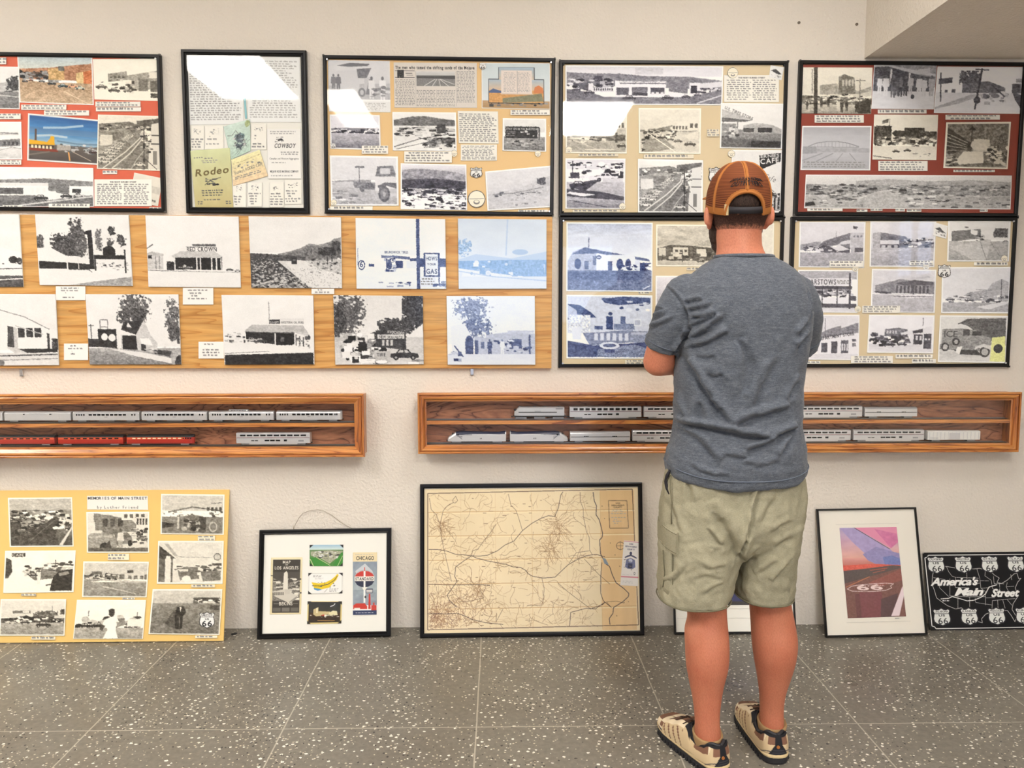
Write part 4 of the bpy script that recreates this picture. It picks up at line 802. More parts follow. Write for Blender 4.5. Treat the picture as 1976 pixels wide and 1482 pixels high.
WP((280.5, 415.8, 460, 418, 464.4, 555, 286.6, 553.5), 's 242 238 75;g 75 238 234 3;R 205 20 5 0 53 17 75;p 190 0 53 5 50 18 53 18 56 0 56;r 40 1 55 5 60;l 120 .8 9 56 9 75;l 120 .8 13 56 13 75;l 90 1 0 46 7 40;f 40 25 70 4 6 1.3;r 26 30 56 80 75;p 200 26 56 36 49 72 49 81 56 78 58 28 58;R 90 20 4 49 39 74 42;r 238 42 43 74 49;l 120 .6 42 43 74 43;l 235 1.4 53 58 53 75;l 225 1.2 57 58 57 75;l 235 1.4 69 58 69 75;l 230 1.4 74 58 74 75;l 225 1.2 79 58 79 75;r 20 59 59 67 75;k 12 90 170 31 68 48 74 4 .5;c 30 31 75 9;c 40 84 76 8;c 190 93 77 7;l 120 .8 0 76 22 77;l 150 .6 20 77 99 78', 'n', 'mounted print of a station reading RED CROWN', fn=lambda cv: cv.text(50, 6, 43, 49.4, 'RED CROWN', fit=32))
def rocks(cv):
    cv.fill(cv.pp([0, 56, 30, 62, 64, 99, 0, 99]), 55)
    for _ in range(620):
        y = 58 + 41 * cv.rs.random() ** .8; x = cv.rs.uniform(0, 22 + (y - 58) * 1.0); w = .8 + (y - 56) * .055
        v = cv.rs.choice((20, 40, 90, 150, 190, 215)); cv.fill(cv.pp([x, y, x + w, y - w * .4, x + w * 1.6, y + w * .2, x + w * .7, y + w * .7]), v)
    for _ in range(240): x = cv.rs.uniform(40, 99); y = 72 + 27 * cv.rs.random(); cv.ell(cv.rs.choice((150, 180, 245)), x, y, .5, .5)
    cv.rect(25, 45, 57, 51, 66); cv.rect(90, 46.5, 59, 49.5, 62)
WP((479.5, 417.4, 657.8, 419.4, 659.8, 556.3, 485, 555.3), 's 236 234 50;p 140 30 52 44 48 54 44 65 37 74 39 86 35 92 30 99 28 99 66 30 62;h 110 46 5 36 54 56 46 66 40 80 42 92 34 99 36 99 58 60 60;h 70 26 5 0 51 20 52 44 54 60 56 60 66 0 66;g 62 214 222 12;p 225 38 64 52 60 99 66 99 99 64 99;h 190 40 3 60 62 99 58 99 80 74 72;k 60 70 215 62 56 99 78 3 .6;f 50 84 48 10 6 1;f 60 94 40 5 7 1;l 40 1 84 48 84 66;l 40 1 89 44 89 62;l 60 .8 67 44 67 52', 'n', 'mounted print of a rocky desert road with a lone car', fn=rocks)
WP((686, 420.7, 859, 422.7, 861, 557.6, 688, 557), 's 246 244 76;g 72 243 238 4;r 240 26 44 68 52;p 110 28 52 46 53 46 55 28 56;p 90 40 52 60 54 60 58 42 56;r 50 60 56 100 68;r 235 56 60 70 70;r 40 44 60 52 70;k 30 30 200 32 56 44 74 4;l 60 1 34 56 34 72;e 70 37 66 3 6;l 150 .8 2 42 2 66;e 40 6 66 4 7;e 240 6 66 3 5.4;r 60 14 64 20 68;l 60 3.6 69 0 69 100;r 40 75 48 93 82;r 235 77 50 91 80;r 230 71 82 88 96;k 14 50 160 24 90 60 96 6 .3;k 10 70 160 86 88 100 99 6 .5;l 60 1.2 92 82 92 94', 'b', "mounted print of a station with a sign reading HOW'S YOUR GAS", qd=1.4, fn=lambda cv: (cv.text(30, 5.5, 84, 59, 'HOWS', center=True, fit=12), cv.text(30, 3, 84, 66, 'YOUR', center=True, fit=10, wide=1.3), cv.text(30, 7, 84, 78, 'GAS', center=True, fit=12), cv.text(50, 3.6, 32, 49.5, 'BRUNSWICK TIRES', fit=26), cv.text(40, 8, 4.2, 69, '6', fit=3.6), cv.typed(3, 1, 70, 72, 84, 87, 95)))
WP((883.6, 421.7, 1054.6, 423.4, 1054.6, 557, 885, 557.6), 's 225 235 60;f 150 6 40 10 14 .7;p 190 0 58 20 50 60 56 100 46 100 60 0 62;e 170 70 47 9 4;l 190 1.6 56 0 54 52;h 120 30 6 0 60 60 58 100 58 100 84 60 80 0 70;k 60 140 240 2 60 98 80 5 1.4;h 130 30 6 60 60 96 58 98 82 62 80;g 82 235 238 5;l 170 1 0 74 40 82 100 88', 'c', 'mounted print with painted blue window haze, of a long low building with a pole', grain=4)
WP((-70, 567, 106.4, 567.6, 113.4, 704.8, -64, 706), 's 238 232 74;p 236 30 20 65 31 91 48 99 52 99 78 30 78;l 150 1 38 22 65 32 91 49;p 60 46 44 52 46 52 74 45 73;h 200 20 4 52 46 56 47 56 76 52 76;w 45 3 56 47 83 60 .8;l 190 1 54 44 84 56;p 50 88 54 91 55 91 76 88 76;f 60 97 70 4 8 1.2;p 35 56 76 99 76 99 81 66 82;p 205 44 74 52 74 66 82 54 84;g 82 215 225 8;l 60 1.2 36 86 99 84;l 120 .8 36 92 99 90;e 120 38 96 3 4', 'n', 'mounted print of a streamlined building')
WP((164.7, 567.6, 343.7, 568, 349.3, 703.6, 173, 703.6), 's 238 234 74;f 90 52 18 19 22 .62;f 80 41 30 9 11 .8;f 70 56 30 8 10 .9;f 100 92 34 9 34 .62;f 80 93 52 7 14 .8;g 76 165 120 10;p 40 0 62 11 63 11 74 0 74;p 34 11 49 31 49 31 76 11 74;e 236 18 60 3.4 5;e 236 26 61 4 5;p 232 31 50 52 56 52 59 31 56;p 26 37 58 53 58 53 78 37 77;l 230 1.8 33 56 33 78;l 200 1.2 36 56 36 78;p 48 39 39 61 36 52 57 36 50;p 225 42 46 44 40 48 47;h 205 16 5 61 36 68 58 75 69 73 82 53 79 52 58;p 238 56 62 66 62 70 72 58 70;p 40 57 70 62 71 62 80 57 79;k 14 60 200 54 74 84 82 3 .6;l 110 .8 14 36 14 49;l 110 .8 22 36 22 49;l 120 .8 14 36 22 36;l 120 .8 14 46 22 46;l 90 1 4 42 4 62;l 100 .8 1 44 7 44;p 228 21 76 60 82 93 91 91 98 50 87;p 60 75 78 90 80 88 88 74 84;e 175 98 92 9 16;e 50 99 97 6 12;p 70 96 50 99 50 99 70 96 70', 'n', 'mounted print of a steep-roofed station under a tree')
WP((427.3, 569.3, 604.4, 570.3, 606.4, 703.3, 433.4, 704), 's 240 236 70;g 70 236 240 3;k 26 70 215 1 53 24 66 5 .5;p 30 25 51 78 52 78 70 57 70 30 66 25 62;p 190 24 50 32 42 88 43 95 57 92 58 78 53 25 52;l 90 .8 24 52 78 54;c 60 33 68 15;c 200 25 66 12;l 225 1.2 57 54 57 70;r 18 58 55 76 71;r 90 63 60 67 66;p 232 78 54 92 58 94 74 78 72;l 40 1.4 80 56 80 72;l 60 1.2 84 58 84 73;l 40 1.2 88 60 88 73;k 14 60 200 79 60 97 73 3 1.2;r 30 51 35 62.5 41;r 225 63 33 89 41;l 150 .6 51 9 51 36;p 30 1 85 99 82 99 100 1 100;l 120 .6 1 83 50 80', 'n', 'mounted print of a gabled station over a black foreground strip', fn=lambda cv: (cv.text(235, 3.4, 52, 41, 'SUNSET', fit=9.5), cv.text(90, 3, 64, 40.6, 'WESTERN OIL FUEL', fit=25)))
WP((643, 569.7, 815.8, 571, 817.5, 703, 647, 704), 's 225 232 60;f 90 16 26 22 36 .6;f 60 6 50 8 40 .9;f 50 90 20 14 36 1;f 55 66 46 18 14 .9;l 90 1.4 4 70 20 20 34 12;p 235 84 56 99 40 99 70 86 66;g 60 200 215 14;R 190 40 5 6 54 26 92;R 150 60 4 26 58 56 92;k 90 20 240 6 54 56 94 8 .8;p 50 46 50 80 56 80 78 46 74;p 60 58 48 80 52 80 58 58 54;r 215 48 56 78 62;r 190 44 80 62 96;r 60 66 66 76 76;c 40 62 92 32;k 10 160 240 4 90 98 99 12 .3;w 200 3 52 64 66 72', 'n', 'mounted print of a cluttered fruit stand with an old car', fn=lambda cv: (cv.text(235, 4, 59, 54, 'AVOCADOS', 6, fit=19), cv.text(50, 3.6, 50, 61, 'NEW WALNUTS', 2, fit=26), cv.text(60, 5, 47, 88, 'TIRE', fit=10), cv.text(235, 2.6, 8, 71, 'FRESH', fit=9)))
WP((861.5, 571, 1032, 571, 1033, 704, 864, 704), 's 238 240 70;f 130 28 18 26 22 .45;f 100 34 46 22 18 .5;l 110 1.6 30 60 26 40 20 14;l 110 1 28 44 40 30;p 235 4 44 20 40 28 60 30 90 6 90;e 60 25 66 4.6 9;r 60 20.5 66 29.5 88;p 190 31 58 50 62 50 86 31 88;r 70 31 64 35 84;r 90 38 66 42 76;p 190 44 56 70 52 99 54 99 84 44 86;r 60 70 62 84 76;r 200 68 50 98 53;k 30 50 200 50 64 99 82 5;m 60 48 86 24;m 235 62 84 22;g 84 225 232 5;k 14 40 190 0 78 16 92 7 .6;l 60 1.6 8 72 18 88;r 60 92 56 94 84', 'b', 'bluish mounted print of an adobe station with an arched door')
for q in ((107.6, 552.5, 164.7, 579.5), (352.7, 555.5, 411.7, 588), (123.4, 663, 170, 695), (383, 659.4, 432, 692), (601, 557, 645, 567.5)):
    B.card(q, 5 if q[3] - q[1] > 14 else 2, center=True, ragged=.9, name='caption_card', bg=(236, 233, 228), x0=16, x1=84, y0=10, y1=88)
# hanger clips under the panel
for k, (x, y) in enumerate(((44, 719), (911, 717))):
    p = on_y(x, y, 0); b = MB(); b.box(-.006, -.012, -.014, .006, -.010, .012); b.box(-.006, -.012, -.014, .006, 0, -.012); b.cyl((0, -.0145, .002), .003, .004, 1, 8)
    b.box(-.006, -.010, .010, .006, 0, .012)
    o = b.build('mirror_clip', M['steel'], None); o.location = p; tag(o, ['small metal clip under the wooden panel, above the red train cars', 'small metal clip under the wooden panel, above the silver locomotive'][k], 'clip', 'panel clips')
# ------------------------------------------------------------------ things leaning on the floor
CAT = 'picture display'
B = Board('photo_board', ((-26, 948), (441, 947), (433, 1237.5), (-32, 1243)), 'yellow board titled MEMORIES OF MAIN STREET leaning on the floor at the far left', CAT, lean=True, top_y=-.007)
MB().box(-B.w / 2, 0, -B.h / 2, B.w / 2, .005, B.h / 2).build('mount_board', M['board_yellow'], B.root)
B.yb = 0.0; P = B.photo
P((15, 960.7, 139, 959.6, 142, 1055, 18.6, 1056), 's 190 180 30;g 24 150 60 14;k 120 40 235 0 24 96 48 9 .4;p 60 0 44 40 40 50 60 40 76 0 80;k 40 30 150 2 44 50 70 10 .5;p 60 30 76 70 40 80 40 70 99 0 99 0 84;l 110 1 30 90 72 46;k 34 40 230 72 36 98 66 7;p 220 78 99 99 60 99 66 84 99;c 90 12 72 18;c 70 28 64 14;c 40 46 56 12', 's', 3, 'dark photograph of a crowded street from above', grain=10)
B.card((168, 957, 285, 957, 286, 984, 168, 983.5), 0, name='title_card', label='white title card', bg=(238, 234, 226), qd=1.7, fn=lambda cv: (cv.text(50, 19, 50, 27, 'MEMORIES OF MAIN STREET', center=True, fit=97, mono=True), cv.text(50, 19, 50, 90, 'by Luther Friend', style='r', center=True, fit=68, mono=True)))
P((166.4, 988, 288, 987.5, 287.5, 1067, 167.6, 1067), 's 225 215;p 110 10 0 40 6 60 22 60 30 10 22;r 225 14 14 30 40;h 120 30 6 12 2 70 14 84 34 84 50 12 44;w 60 3 22 14 60 34 .6;r 230 56 0 76 18;w 80 4 58 2 96 12;r 225 80 10 99 40;w 60 4 80 14 99 30;p 150 0 58 4 52 40 50 46 66 48 88 44 92 0 92;p 110 24 44 34 36 50 36 58 50 66 50 72 60 74 76 48 84 44 56 24 50;p 170 2 60 40 56 42 62 2 66;e 25 27 88 8 12;e 25 70 78 4 8;p 60 30 80 36 70 40 99 22 99;m 215 54 96 56 170;k 40 40 220 70 34 98 76 8;g 90 90 70;c 140 80 70 20', 's', 3, 'photograph of a man leaning on a rounded car')
P((310.7, 953, 433.4, 954.5, 431.8, 1032, 309.6, 1031), 's 205 200 40;l 90 2 10 44 50 30 98 40;k 60 60 235 0 42 99 58 6 .5;g 56 130 110 14;h 110 30 4 28 56 50 50 66 54 74 60 74 92 28 92;r 60 60 56 72 96;k 24 60 200 36 60 60 90 8 .8;e 190 84 82 7 14;e 120 84 82 5 10;p 40 0 70 20 74 18 82 0 86;r 200 25 56 28 88;l 60 1 80 20 98 18;w 60 4 72 30 99 40', 's', 3, 'photograph of a stripped-down hot rod')
P((9.8, 1063, 146, 1062, 142, 1143, 6, 1144.6), 's 244 242;r 30 8 3 28 12;p 60 0 14 8 20 10 50 4 66 0 66;k 26 60 200 26 36 56 58 7;r 120 52 40 99 66;k 40 60 230 56 26 99 46 8 .5;p 240 4 64 34 60 70 99 0 99;p 110 36 62 74 58 74 66 44 72;p 30 66 99 70 64 78 50 96 44 99 44 99 99;p 140 78 54 92 49 94 56 80 62;m 230 49 82 38;c 40 34 62 14;l 60 1 73 20 73 34;l 60 2 60 84 76 80', 's', 3, 'photograph of a sidewalk with a CAFE sign and a black sedan', fn=lambda cv: cv.text(245, 6, 9, 10.6, 'CAFE', fit=17))
P((160.6, 1083.4, 287.5, 1084, 282.8, 1152.8, 158.3, 1152.3), 's 205 200 44;r 90 12 26 28 46;h 90 40 5 0 36 56 34 100 34 100 50 0 50;k 50 40 235 4 34 56 48 6 .6;r 205 64 18 96 50;r 110 56 38 64 50;w 90 3 68 38 96 48;r 60 68 22 78 30;p 190 0 48 100 54 100 62 0 50;g 58 150 130 10;p 150 0 50 30 52 0 60;l 220 1 30 70 84 92', 's', 3, 'photograph of an empty road past low shops')
P((305, 1043.8, 431.8, 1043.8, 429.5, 1127, 302.6, 1126.7), 's 215 225;p 60 0 8 26 40 0 40;p 170 8 4 14 4 30 34 24 34;r 90 0 40 10 98;r 225 11 34 18 99;r 100 19 34 22 99;k 50 50 235 24 56 99 76 8;p 110 30 70 40 60 62 62 64 90 34 94;r 220 32 66 46 72;e 235 44 90 7 8;k 20 80 220 60 60 99 90 9;l 210 1.6 84 2 84 98;e 70 92 36 6 9;e 190 92 36 5 7;r 60 84 52 99 58;h 110 30 5 66 72 98 70 98 94 70 96;l 130 .6 26 36 84 38', 's', 3, 'photograph of cars at a filling station post')
P((1, 1156, 127.6, 1156, 124.5, 1227, -2, 1227), 's 222 218 50;r 100 18 30 46 38;r 225 34 31 44 37;f 90 70 44 20 14 .9;h 60 40 5 0 52 30 50 60 46 100 50 100 66 0 66;k 70 30 235 2 48 98 66 8 .5;r 215 84 44 99 52;g 66 170 140 8;c 35 55 78 24;c 210 12 68 12;c 40 30 68 16;l 90 .8 80 16 80 40;f 50 98 34 5 8 1', 's', 3, 'photograph of cars under a long billboard')
P((148.5, 1157.4, 281.7, 1158, 275.8, 1233, 140.8, 1233), 's 246 243 60;k 60 30 200 2 44 98 72 10 .7;c 40 4 72 20;c 50 22 72 22;c 90 56 70 22;r 110 56 46 72 66;r 235 76 48 98 68;g 72 170 150 18;p 248 42 50 52 42 60 42 64 56 76 66 66 70 60 66 60 78 64 99 42 99 48 76 40 62;p 40 47 24 52 20 56 24 56 38 52 44 48 38;p 60 38 62 44 66 40 80 36 76;p 140 60 56 76 58 70 66 62 70;l 60 1 18 26 18 42;l 60 1 90 30 90 46', 's', 2, 'photograph of a man in a white shirt before parked cars', grain=8)
P((294.5, 1137, 429, 1137, 423.6, 1225.4, 286.3, 1223.8), 's 205 190 26;h 190 20 8 0 22 50 20 100 24 100 32 0 32;r 60 60 16 99 24;k 36 60 235 56 18 99 32 7 .5;g 30 130 105 8;r 60 84 34 99 44;p 80 30 50 40 40 34 84 46 92 26 84 20 76;p 30 36 38 46 36 50 50 46 60 46 88 42 90 42 62 40 62 42 90 36 88 34 60;e 150 41 32 2.6 4;p 220 40 38 43 38 42 50', 's', 3, 'photograph of a man in a dark suit on open asphalt')
B.shield((384, 1180, 414.5, 1212.5))
for q in ((208, 1068.5, 249, 1081), (381.7, 1033.6, 414.8, 1043.4), (40.7, 1145.5, 69.4, 1150.4), (60, 1228.4, 106.6, 1234.7), (369, 1128, 414.3, 1133.7), (376.6, 1226.5, 419, 1231.7), (236, 1153.5, 260, 1157)): B.card(q, bg=(242, 232, 206))
MB().box(-B.w / 2 - .002, -.006, -B.h / 2, B.w / 2 + .009, -.0045, B.h / 2 - .004).build('plastic_sleeve', M['acrylic'], B.root)

# ---- small frame with maps and postcards
B = Board('postcard_frame', ((501, 1025), (755.5, 1021), (753, 1229.5), (495, 1236)), 'black picture frame of maps and postcards on white, with a loose hanging wire above', CAT, lean=True, top_y=-.022)
B.frame(.019, [(0, .018), (0, .002), (.004, 0), (.011, 0), (.012, .003), (.016, .002), (.019, .005), (.019, .0085), (.012, .011), (.012, .018)], face='white_mat', depth=.018)
P = B.photo
def lamap(cv):
    cv.run('s e8ddb8 e4d6ac;r 40 7 4 93 97;h 120 60 4 8 26 92 26 92 76 8 76;k 60 60 235 8 28 92 74 16 .4;p 60 8 26 92 26 92 40 50 46 8 36;k 24 70 225 8 34 92 60 14 .5;p 235 42 28 50 24 54 28 56 60 46 62 40 58;p 215 10 60 44 56 62 60 84 68 60 80 14 68;p 150 60 78 84 68 84 72 60 82;p 205 46 56 62 56 62 64 46 64;w 90 5 12 61 44 66 ;l 200 1 12 81 28 81;l 200 1 72 81 88 81;r 90 10 88 34 95;r 110 38 88 62 95;r 90 66 88 90 95')
    for t, y, f, sz in (('MAP', 11, 24, 5), ('of', 14.5, 8, 3), ('LOS ANGELES', 21.5, 74, 5.5), ('BEKINS', 84, 42, 6)): cv.text(245, sz, 50, y, t, center=True, fit=f)
P((523, 1075.8, 583.8, 1075.4, 581, 1185, 520.6, 1185.7), '', 'w', 0, 'black folding map cover of a city', fn=lamap, qd=1.6, grain=4, name='folding_map')
def corners(cv):
    for x, y in ((0, 0), (100, 0), (100, 100), (0, 100)):
        sx_, sy_ = (1 if x == 0 else -1), (1 if y == 0 else -1); cv.fill(cv.pp([x, y, x + 12 * sx_, y, x, y + 17 * sy_]), 20)
P((597.5, 1051.5, 662.7, 1051, 661.3, 1092.6, 597.5, 1092.6), 's 9cc0d8 dce8e0 26;g 24 6a8a60 4c8a3c 8;h a8a890 40 4 4 32 60 26 99 32 90 50 60 88 30 60 4 50;k 70 60 230 10 32 90 66 8 .4;p 3c8a34 0 60 26 60 60 92 60 99 0 99;p 3c8a34 70 92 94 36 99 36 99 99 74 99;l e0d8b0 1.4 20 58 62 96;l e0d8b0 1.4 84 99 98 52;l e0d8b0 2 2 66 12 99', 'n', 0, 'colour aerial postcard with green fields', fn=corners, qd=1.6, grain=4, name='postcard')
P((595, 1105.7, 661.3, 1105.3, 660.7, 1145, 594.5, 1146.6), 'r f2f0ec 0 0 100 100;l a0a090 .6 2 4 98 4 98 96 2 96 2 4;p e8c820 10 44 30 50 50 46 66 34 78 18 84 6 88 10 82 34 70 54 62 70 40 78 18 72;l 30 1.6 12 60 34 62 56 56 76 36 84 16;l 60 1 48 44 48 58;p 4a90c0 16 70 34 76 40 80 28 84 18 78;k 10 40 120 14 40 80 78 5;l 90 .8 56 76 50 88 46 92', 'n', 0, 'white postcard with a yellow banana-shaped route map', fn=lambda cv: (corners(cv), cv.typed(2, 1, 70, 14, 12, 40, 22), cv.typed(3, 1, 120, 20, 23, 44, 32, fill=.4), cv.typed(3, 1, 90, 62, 74, 88, 92)), qd=1.6, grain=2, name='postcard')
P((593.5, 1160.4, 660, 1160.4, 658.7, 1203, 592.5, 1204.5), 'r e0cc88 0 0 100 100;v 2c3034 3a3830 4 4 96 52 6;v 4a3420 2a2018 4 52 96 94 12;p c8b888 18 36 32 26 32 44 66 46 66 60 26 66 18 58;p e0d8b0 62 52 74 42 86 44 88 62 66 64;r e8e0c0 26 30 30 52;c c04028 40 66 16;c c8c8b8 52 66 14;k 16 120 240 8 58 94 70 5;l d8a860 1.4 30 84 80 86;l e8e8e8 2 66 24 76 18 80 10', 'w', 0, 'night postcard of lit buildings in a yellow border', fn=corners, qd=1.6, grain=4, name='postcard')
def chic(cv):
    cv.run('r e8d8b0 0 0 100 15;v 8a96a4 a8b4b8 0 15 100 60 16;v 98a4ac 8a94a0 0 60 100 84 20;p c8ccd0 10 30 50 18 80 30 90 40 20 40;e b8b8b8 48 42 42 14;e f0ece0 48 42 40 12.5;p c83c34 8 39 16 34 32 30.5 48 29.6 64 30.5 80 34 88 39;p 283048 8 46 88 46 78 52 62 55 48 55.6 34 55 18 52;r f0ece0 8 38.5 88 46;r f0f0ec 44 30 52 80;r d04838 46 24 50 30;p f0ece0 38 56 60 56 52 60 44 60;r 303850 54 58 82 65;r e8e4dc 56 59.5 80 61.5;r e8e4dc 56 62.2 80 64;p c83c30 66 66 72 66 74 90 64 90;r c84034 76 84 98 94;r c84034 84 80 90 92;r 283860 0 92 100 99;p c8382c 2 84 14 81 50 81 60 86 60 90 2 90;r f0e8e0 6 88 30 90;e 40 52 71 4 2')
    cv.text(30, 6, 50, 12.5, 'CHICAGO', center=True, fit=72); cv.text(30, 4.6, 48, 44.6, 'STANDARD', center=True, fit=74); cv.typed(1, 1, 130, 8, 3, 92, 5, center=True); cv.typed(1, 1, 220, 12, 95, 88, 97)
P((681, 1066, 727.7, 1065.7, 726.7, 1187, 681, 1187.7), '', 'n', 0, 'CHICAGO folding map with a red, white and blue STANDARD sign', fn=chic, qd=1.6, grain=3, name='folding_map')
w = MB(); pts = []
for x, y in ((567, 1021), (570, 1012), (577, 999), (585, 990), (600, 985), (613, 983.5), (625, 986), (640, 994), (655, 1006), (668, 1014), (680, 1020)):
    p = on_y(x, y, -.008); pts.append(B.R.T @ (p - B.cen))
pts = [pts[0] + np.array([0, .006, -.012])] + pts + [pts[-1] + np.array([0, .004, -.01])]
w.tube(pts, .0009, 6); w.tube([pts[1] + np.array([-.001, 0, -.004]), pts[1] + np.array([-.0015, -.001, .012])], .0011, 5); w.build('hanging_wire', M['wire'], B.root, smooth=True)

# ---- the big county map
B = Board('map_frame', ((811, 936.5), (1238, 932.5), (1245, 1227), (810, 1233)), 'large black framed old tan county road map leaning against the wall', 'framed map', lean=True, top_y=-.022)
B.frame(.0165, [(0, .018), (0, .002), (.004, 0), (.012, 0), (.0165, .003), (.0165, .0085), (.012, .011), (.012, .018)], face='cream_mat', depth=.018)
def mapart(cv):
    cv.grad('eddbb6', 'eedcb8', 0, 0, 100, 100, 10); rs = cv.rs
    def q(*a): return [k for i in range(0, len(a), 2) for k in ((a[i] - 118) / 17.15, (a[i + 1] - 95) / 11.5)]
    cv.grad('e6c694', 'e8c898', 82, 2, 98, 98, 6)
    for y in (15.5, 32, 48.5, 65, 82): cv.line('d2b080', .35, [1.5, y + .8, 48, y + .2, 98, y - .4]); cv.line('f4e2bc', .5, [1.5, y + 1.8, 48, y + 1, 98, y + .4])
    for x in (17, 33, 50, 66, 82): cv.line('d8b888', .12, [x, 3, x, 97])
    def wander(x, y, a, n, st, wd, c, keep=None):
        pts = [x, y]
        for _ in range(n):
            a += rs.uniform(-.6, .6); x += st * math.cos(a); y += st * 1.5 * math.sin(a)
            if not (2 < x < 81 and 3 < y < 96): break
            pts += [x, y]
        if len(pts) > 3: cv.line(c, wd, pts)
    for _ in range(430):
        x, y = rs.uniform(2, 80), rs.uniform(4, 96)
        wander(x, y, rs.uniform(0, 6.3), rs.randint(3, 9), 1.1, rs.choice((.1, .12, .16)), rs.choice(('b89870', 'a88660', 'c4a47c', '94765a')))
    for _ in range(260):   # dense corner
        x, y = abs(rs.gauss(0, 12)) + 2, 97 - abs(rs.gauss(0, 14)); wander(x, y, rs.uniform(0, 6.3), rs.randint(3, 8), .9, .14, rs.choice(('8c6a58', '9c7458', 'a8825c')))
    for cx, cy, r in ((7, 26, 7), (24, 70, 10), (58, 42, 8), (62, 26, 9), (90, 74, 6)):
        for _ in range(34): a = rs.uniform(0, 6.3); wander(cx + rs.uniform(-2, 2), cy + rs.uniform(-3, 3), a, 5, r / 6, .12, 'a07c58')
    D = '4a3834'
    for P_ in ((155, 575, 235, 578, 300, 590, 365, 615, 430, 620, 495, 628, 550, 632, 620, 625, 700, 590, 760, 545, 830, 515, 860, 480, 900, 432, 975, 375, 1050, 335, 1110, 315, 1160, 322, 1190, 250, 1210, 150, 1228, 125),
               (495, 628, 530, 645, 620, 670, 700, 685, 765, 697, 820, 718, 880, 722, 925, 748, 940, 772, 980, 795, 1060, 808, 1155, 802, 1200, 760, 1260, 705, 1340, 660, 1420, 632, 1485, 624, 1555, 645),
               (495, 628, 430, 670, 368, 716, 360, 790, 380, 828, 300, 938, 320, 980, 375, 1030),
               (150, 850, 260, 855, 400, 858, 560, 856, 640, 862), (150, 1082, 300, 1084, 380, 1080, 430, 1098, 500, 1130, 600, 1155, 740, 1170),
               (1430, 1055, 1530, 1020, 1550, 1000, 1470, 1055, 1400, 1048, 1275, 1080, 1265, 1185), (1530, 690, 1518, 800, 1515, 930, 1535, 990, 1600, 1045)): cv.line(D, .26, q(*P_))
    for P_ in ((160, 170, 175, 260, 215, 300, 245, 375, 255, 480, 290, 640, 335, 830), (245, 375, 270, 270, 300, 235, 350, 205, 345, 185, 370, 155, 385, 190, 365, 210, 350, 205), (790, 140, 810, 230, 850, 270, 870, 330, 900, 432),
               (1365, 130, 1365, 200, 1388, 260, 1388, 320, 1410, 440, 1432, 490, 1435, 595, 1326, 610, 1270, 690), (495, 628, 500, 590, 545, 575, 600, 500, 650, 440, 690, 380), (1050, 810, 1068, 890, 1055, 1020, 930, 1022),
               (1180, 850, 1240, 905, 1310, 960, 1430, 1050), (560, 890, 590, 960, 480, 985, 400, 990), (1435, 595, 1455, 625), (690, 1080, 684, 1150, 740, 1050), (1390, 660, 1500, 780, 1590, 860), (1600, 1045, 1560, 1000, 1640, 995, 1700, 1010)): cv.line('6a5040', .18, q(*P_))
    for P_ in ((1470, 130, 1478, 200, 1495, 240, 1490, 310, 1515, 350, 1530, 410, 1540, 460, 1535, 490, 1515, 510, 1520, 620, 1560, 700, 1590, 720, 1612, 790, 1640, 850, 1700, 895, 1740, 935, 1735, 960, 1690, 1000, 1615, 1045, 1610, 1090, 1580, 1130, 1585, 1180),): cv.line('484048', .34, q(*P_)); 
    cv.fill(cv.pp(q(1535, 650, 1560, 660, 1585, 708, 1550, 700)), '8898a8')
    B1 = q(147, 132, 1785, 108, 1812, 1182, 147, 1208); cv.line('6a5244', .35, B1 + B1[:2])
    bx = q(1592, 198, 1740, 200, 1748, 418, 1598, 418); cv.line('7a6450', .3, bx + bx[:2])
    for t, y, f in (('SAN', 220, 2), ('BERNARDINO', 237, 6), ('COUNTY', 253, 4)): cv.text('5a4438', 1.0, (1667 - 118) / 17.15, (y - 90) / 11.5, t, center=True, fit=f)
    cv.tone = TONES['w']; cv.typed(9, 1, 120, (1610 - 118) / 17.15, (270 - 95) / 11.5, (1730 - 118) / 17.15, (405 - 95) / 11.5, center=True, fill=.4, ragged=.8)
    for x, y in ((1540, 242), (1558, 342), (1600, 535), (1636, 630), (1672, 720), (1640, 1110), (1700, 1005), (1735, 1000)): a = q(x, y); cv.ell('5a4840', a[0], a[1], .2, .3)
    a = q(1680, 558); cv.ell('7a6450', a[0], a[1], 2, 2.8); cv.ell('e8c898', a[0], a[1], 1.7, 2.4); cv.line('7a6450', .2, [a[0] - 2, a[1], a[0] + 2, a[1]]); cv.line('7a6450', .2, [a[0], a[1] - 3, a[0], a[1] + 3])
    for _ in range(60):
        x, y = rs.uniform(4, 80), rs.uniform(5, 95); cv.rect('8a6c50', x, y, x + rs.uniform(.8, 2), y + .35)
B.photo((818.7, 943.8, 1231, 941, 1237.4, 1220.5, 818.4, 1224), '', 'w', 0, 'tan county road map with fold lines', fn=mapart, qd=1.35, grain=3, name='folded_map')
def broch(cv):
    cv.run('r ece8e4 0 0 100 100;r d890a0 0 1.5 100 3;r d88898 0 79 100 82;e 3a4060 50 28 8 4;p 3a4060 14 37 30 33 50 31 70 33 88 37 86 39 50 34 16 39;p 7078a0 24 42 50 38 76 42 80 58 66 62 34 62 20 58;r 384064 36 50 62 62;e c8cce0 50 44 12 4;k 26 50 110 12 38 88 66 8 .5;e 60 76 72 5 3;e 230 76 72 3.4 2')
    for t, y, f in (('SAN', 9, 22), ('BERNARDINO', 15, 72), ('COUNTY', 21, 46)): cv.text('404060', 3.6, 50, y, t, center=True, fit=f)
    cv.typed(1, 1, 150, 6, 75, 86, 77); cv.typed(2, 1, 170, 10, 89, 70, 96)
B.photo((1204, 1042.7, 1232.6, 1045, 1231.6, 1131, 1196.8, 1129.4), '', 'n', 0, 'narrow white brochure with a blue bell tower', fn=broch, qd=1.6, grain=2, name='brochure')

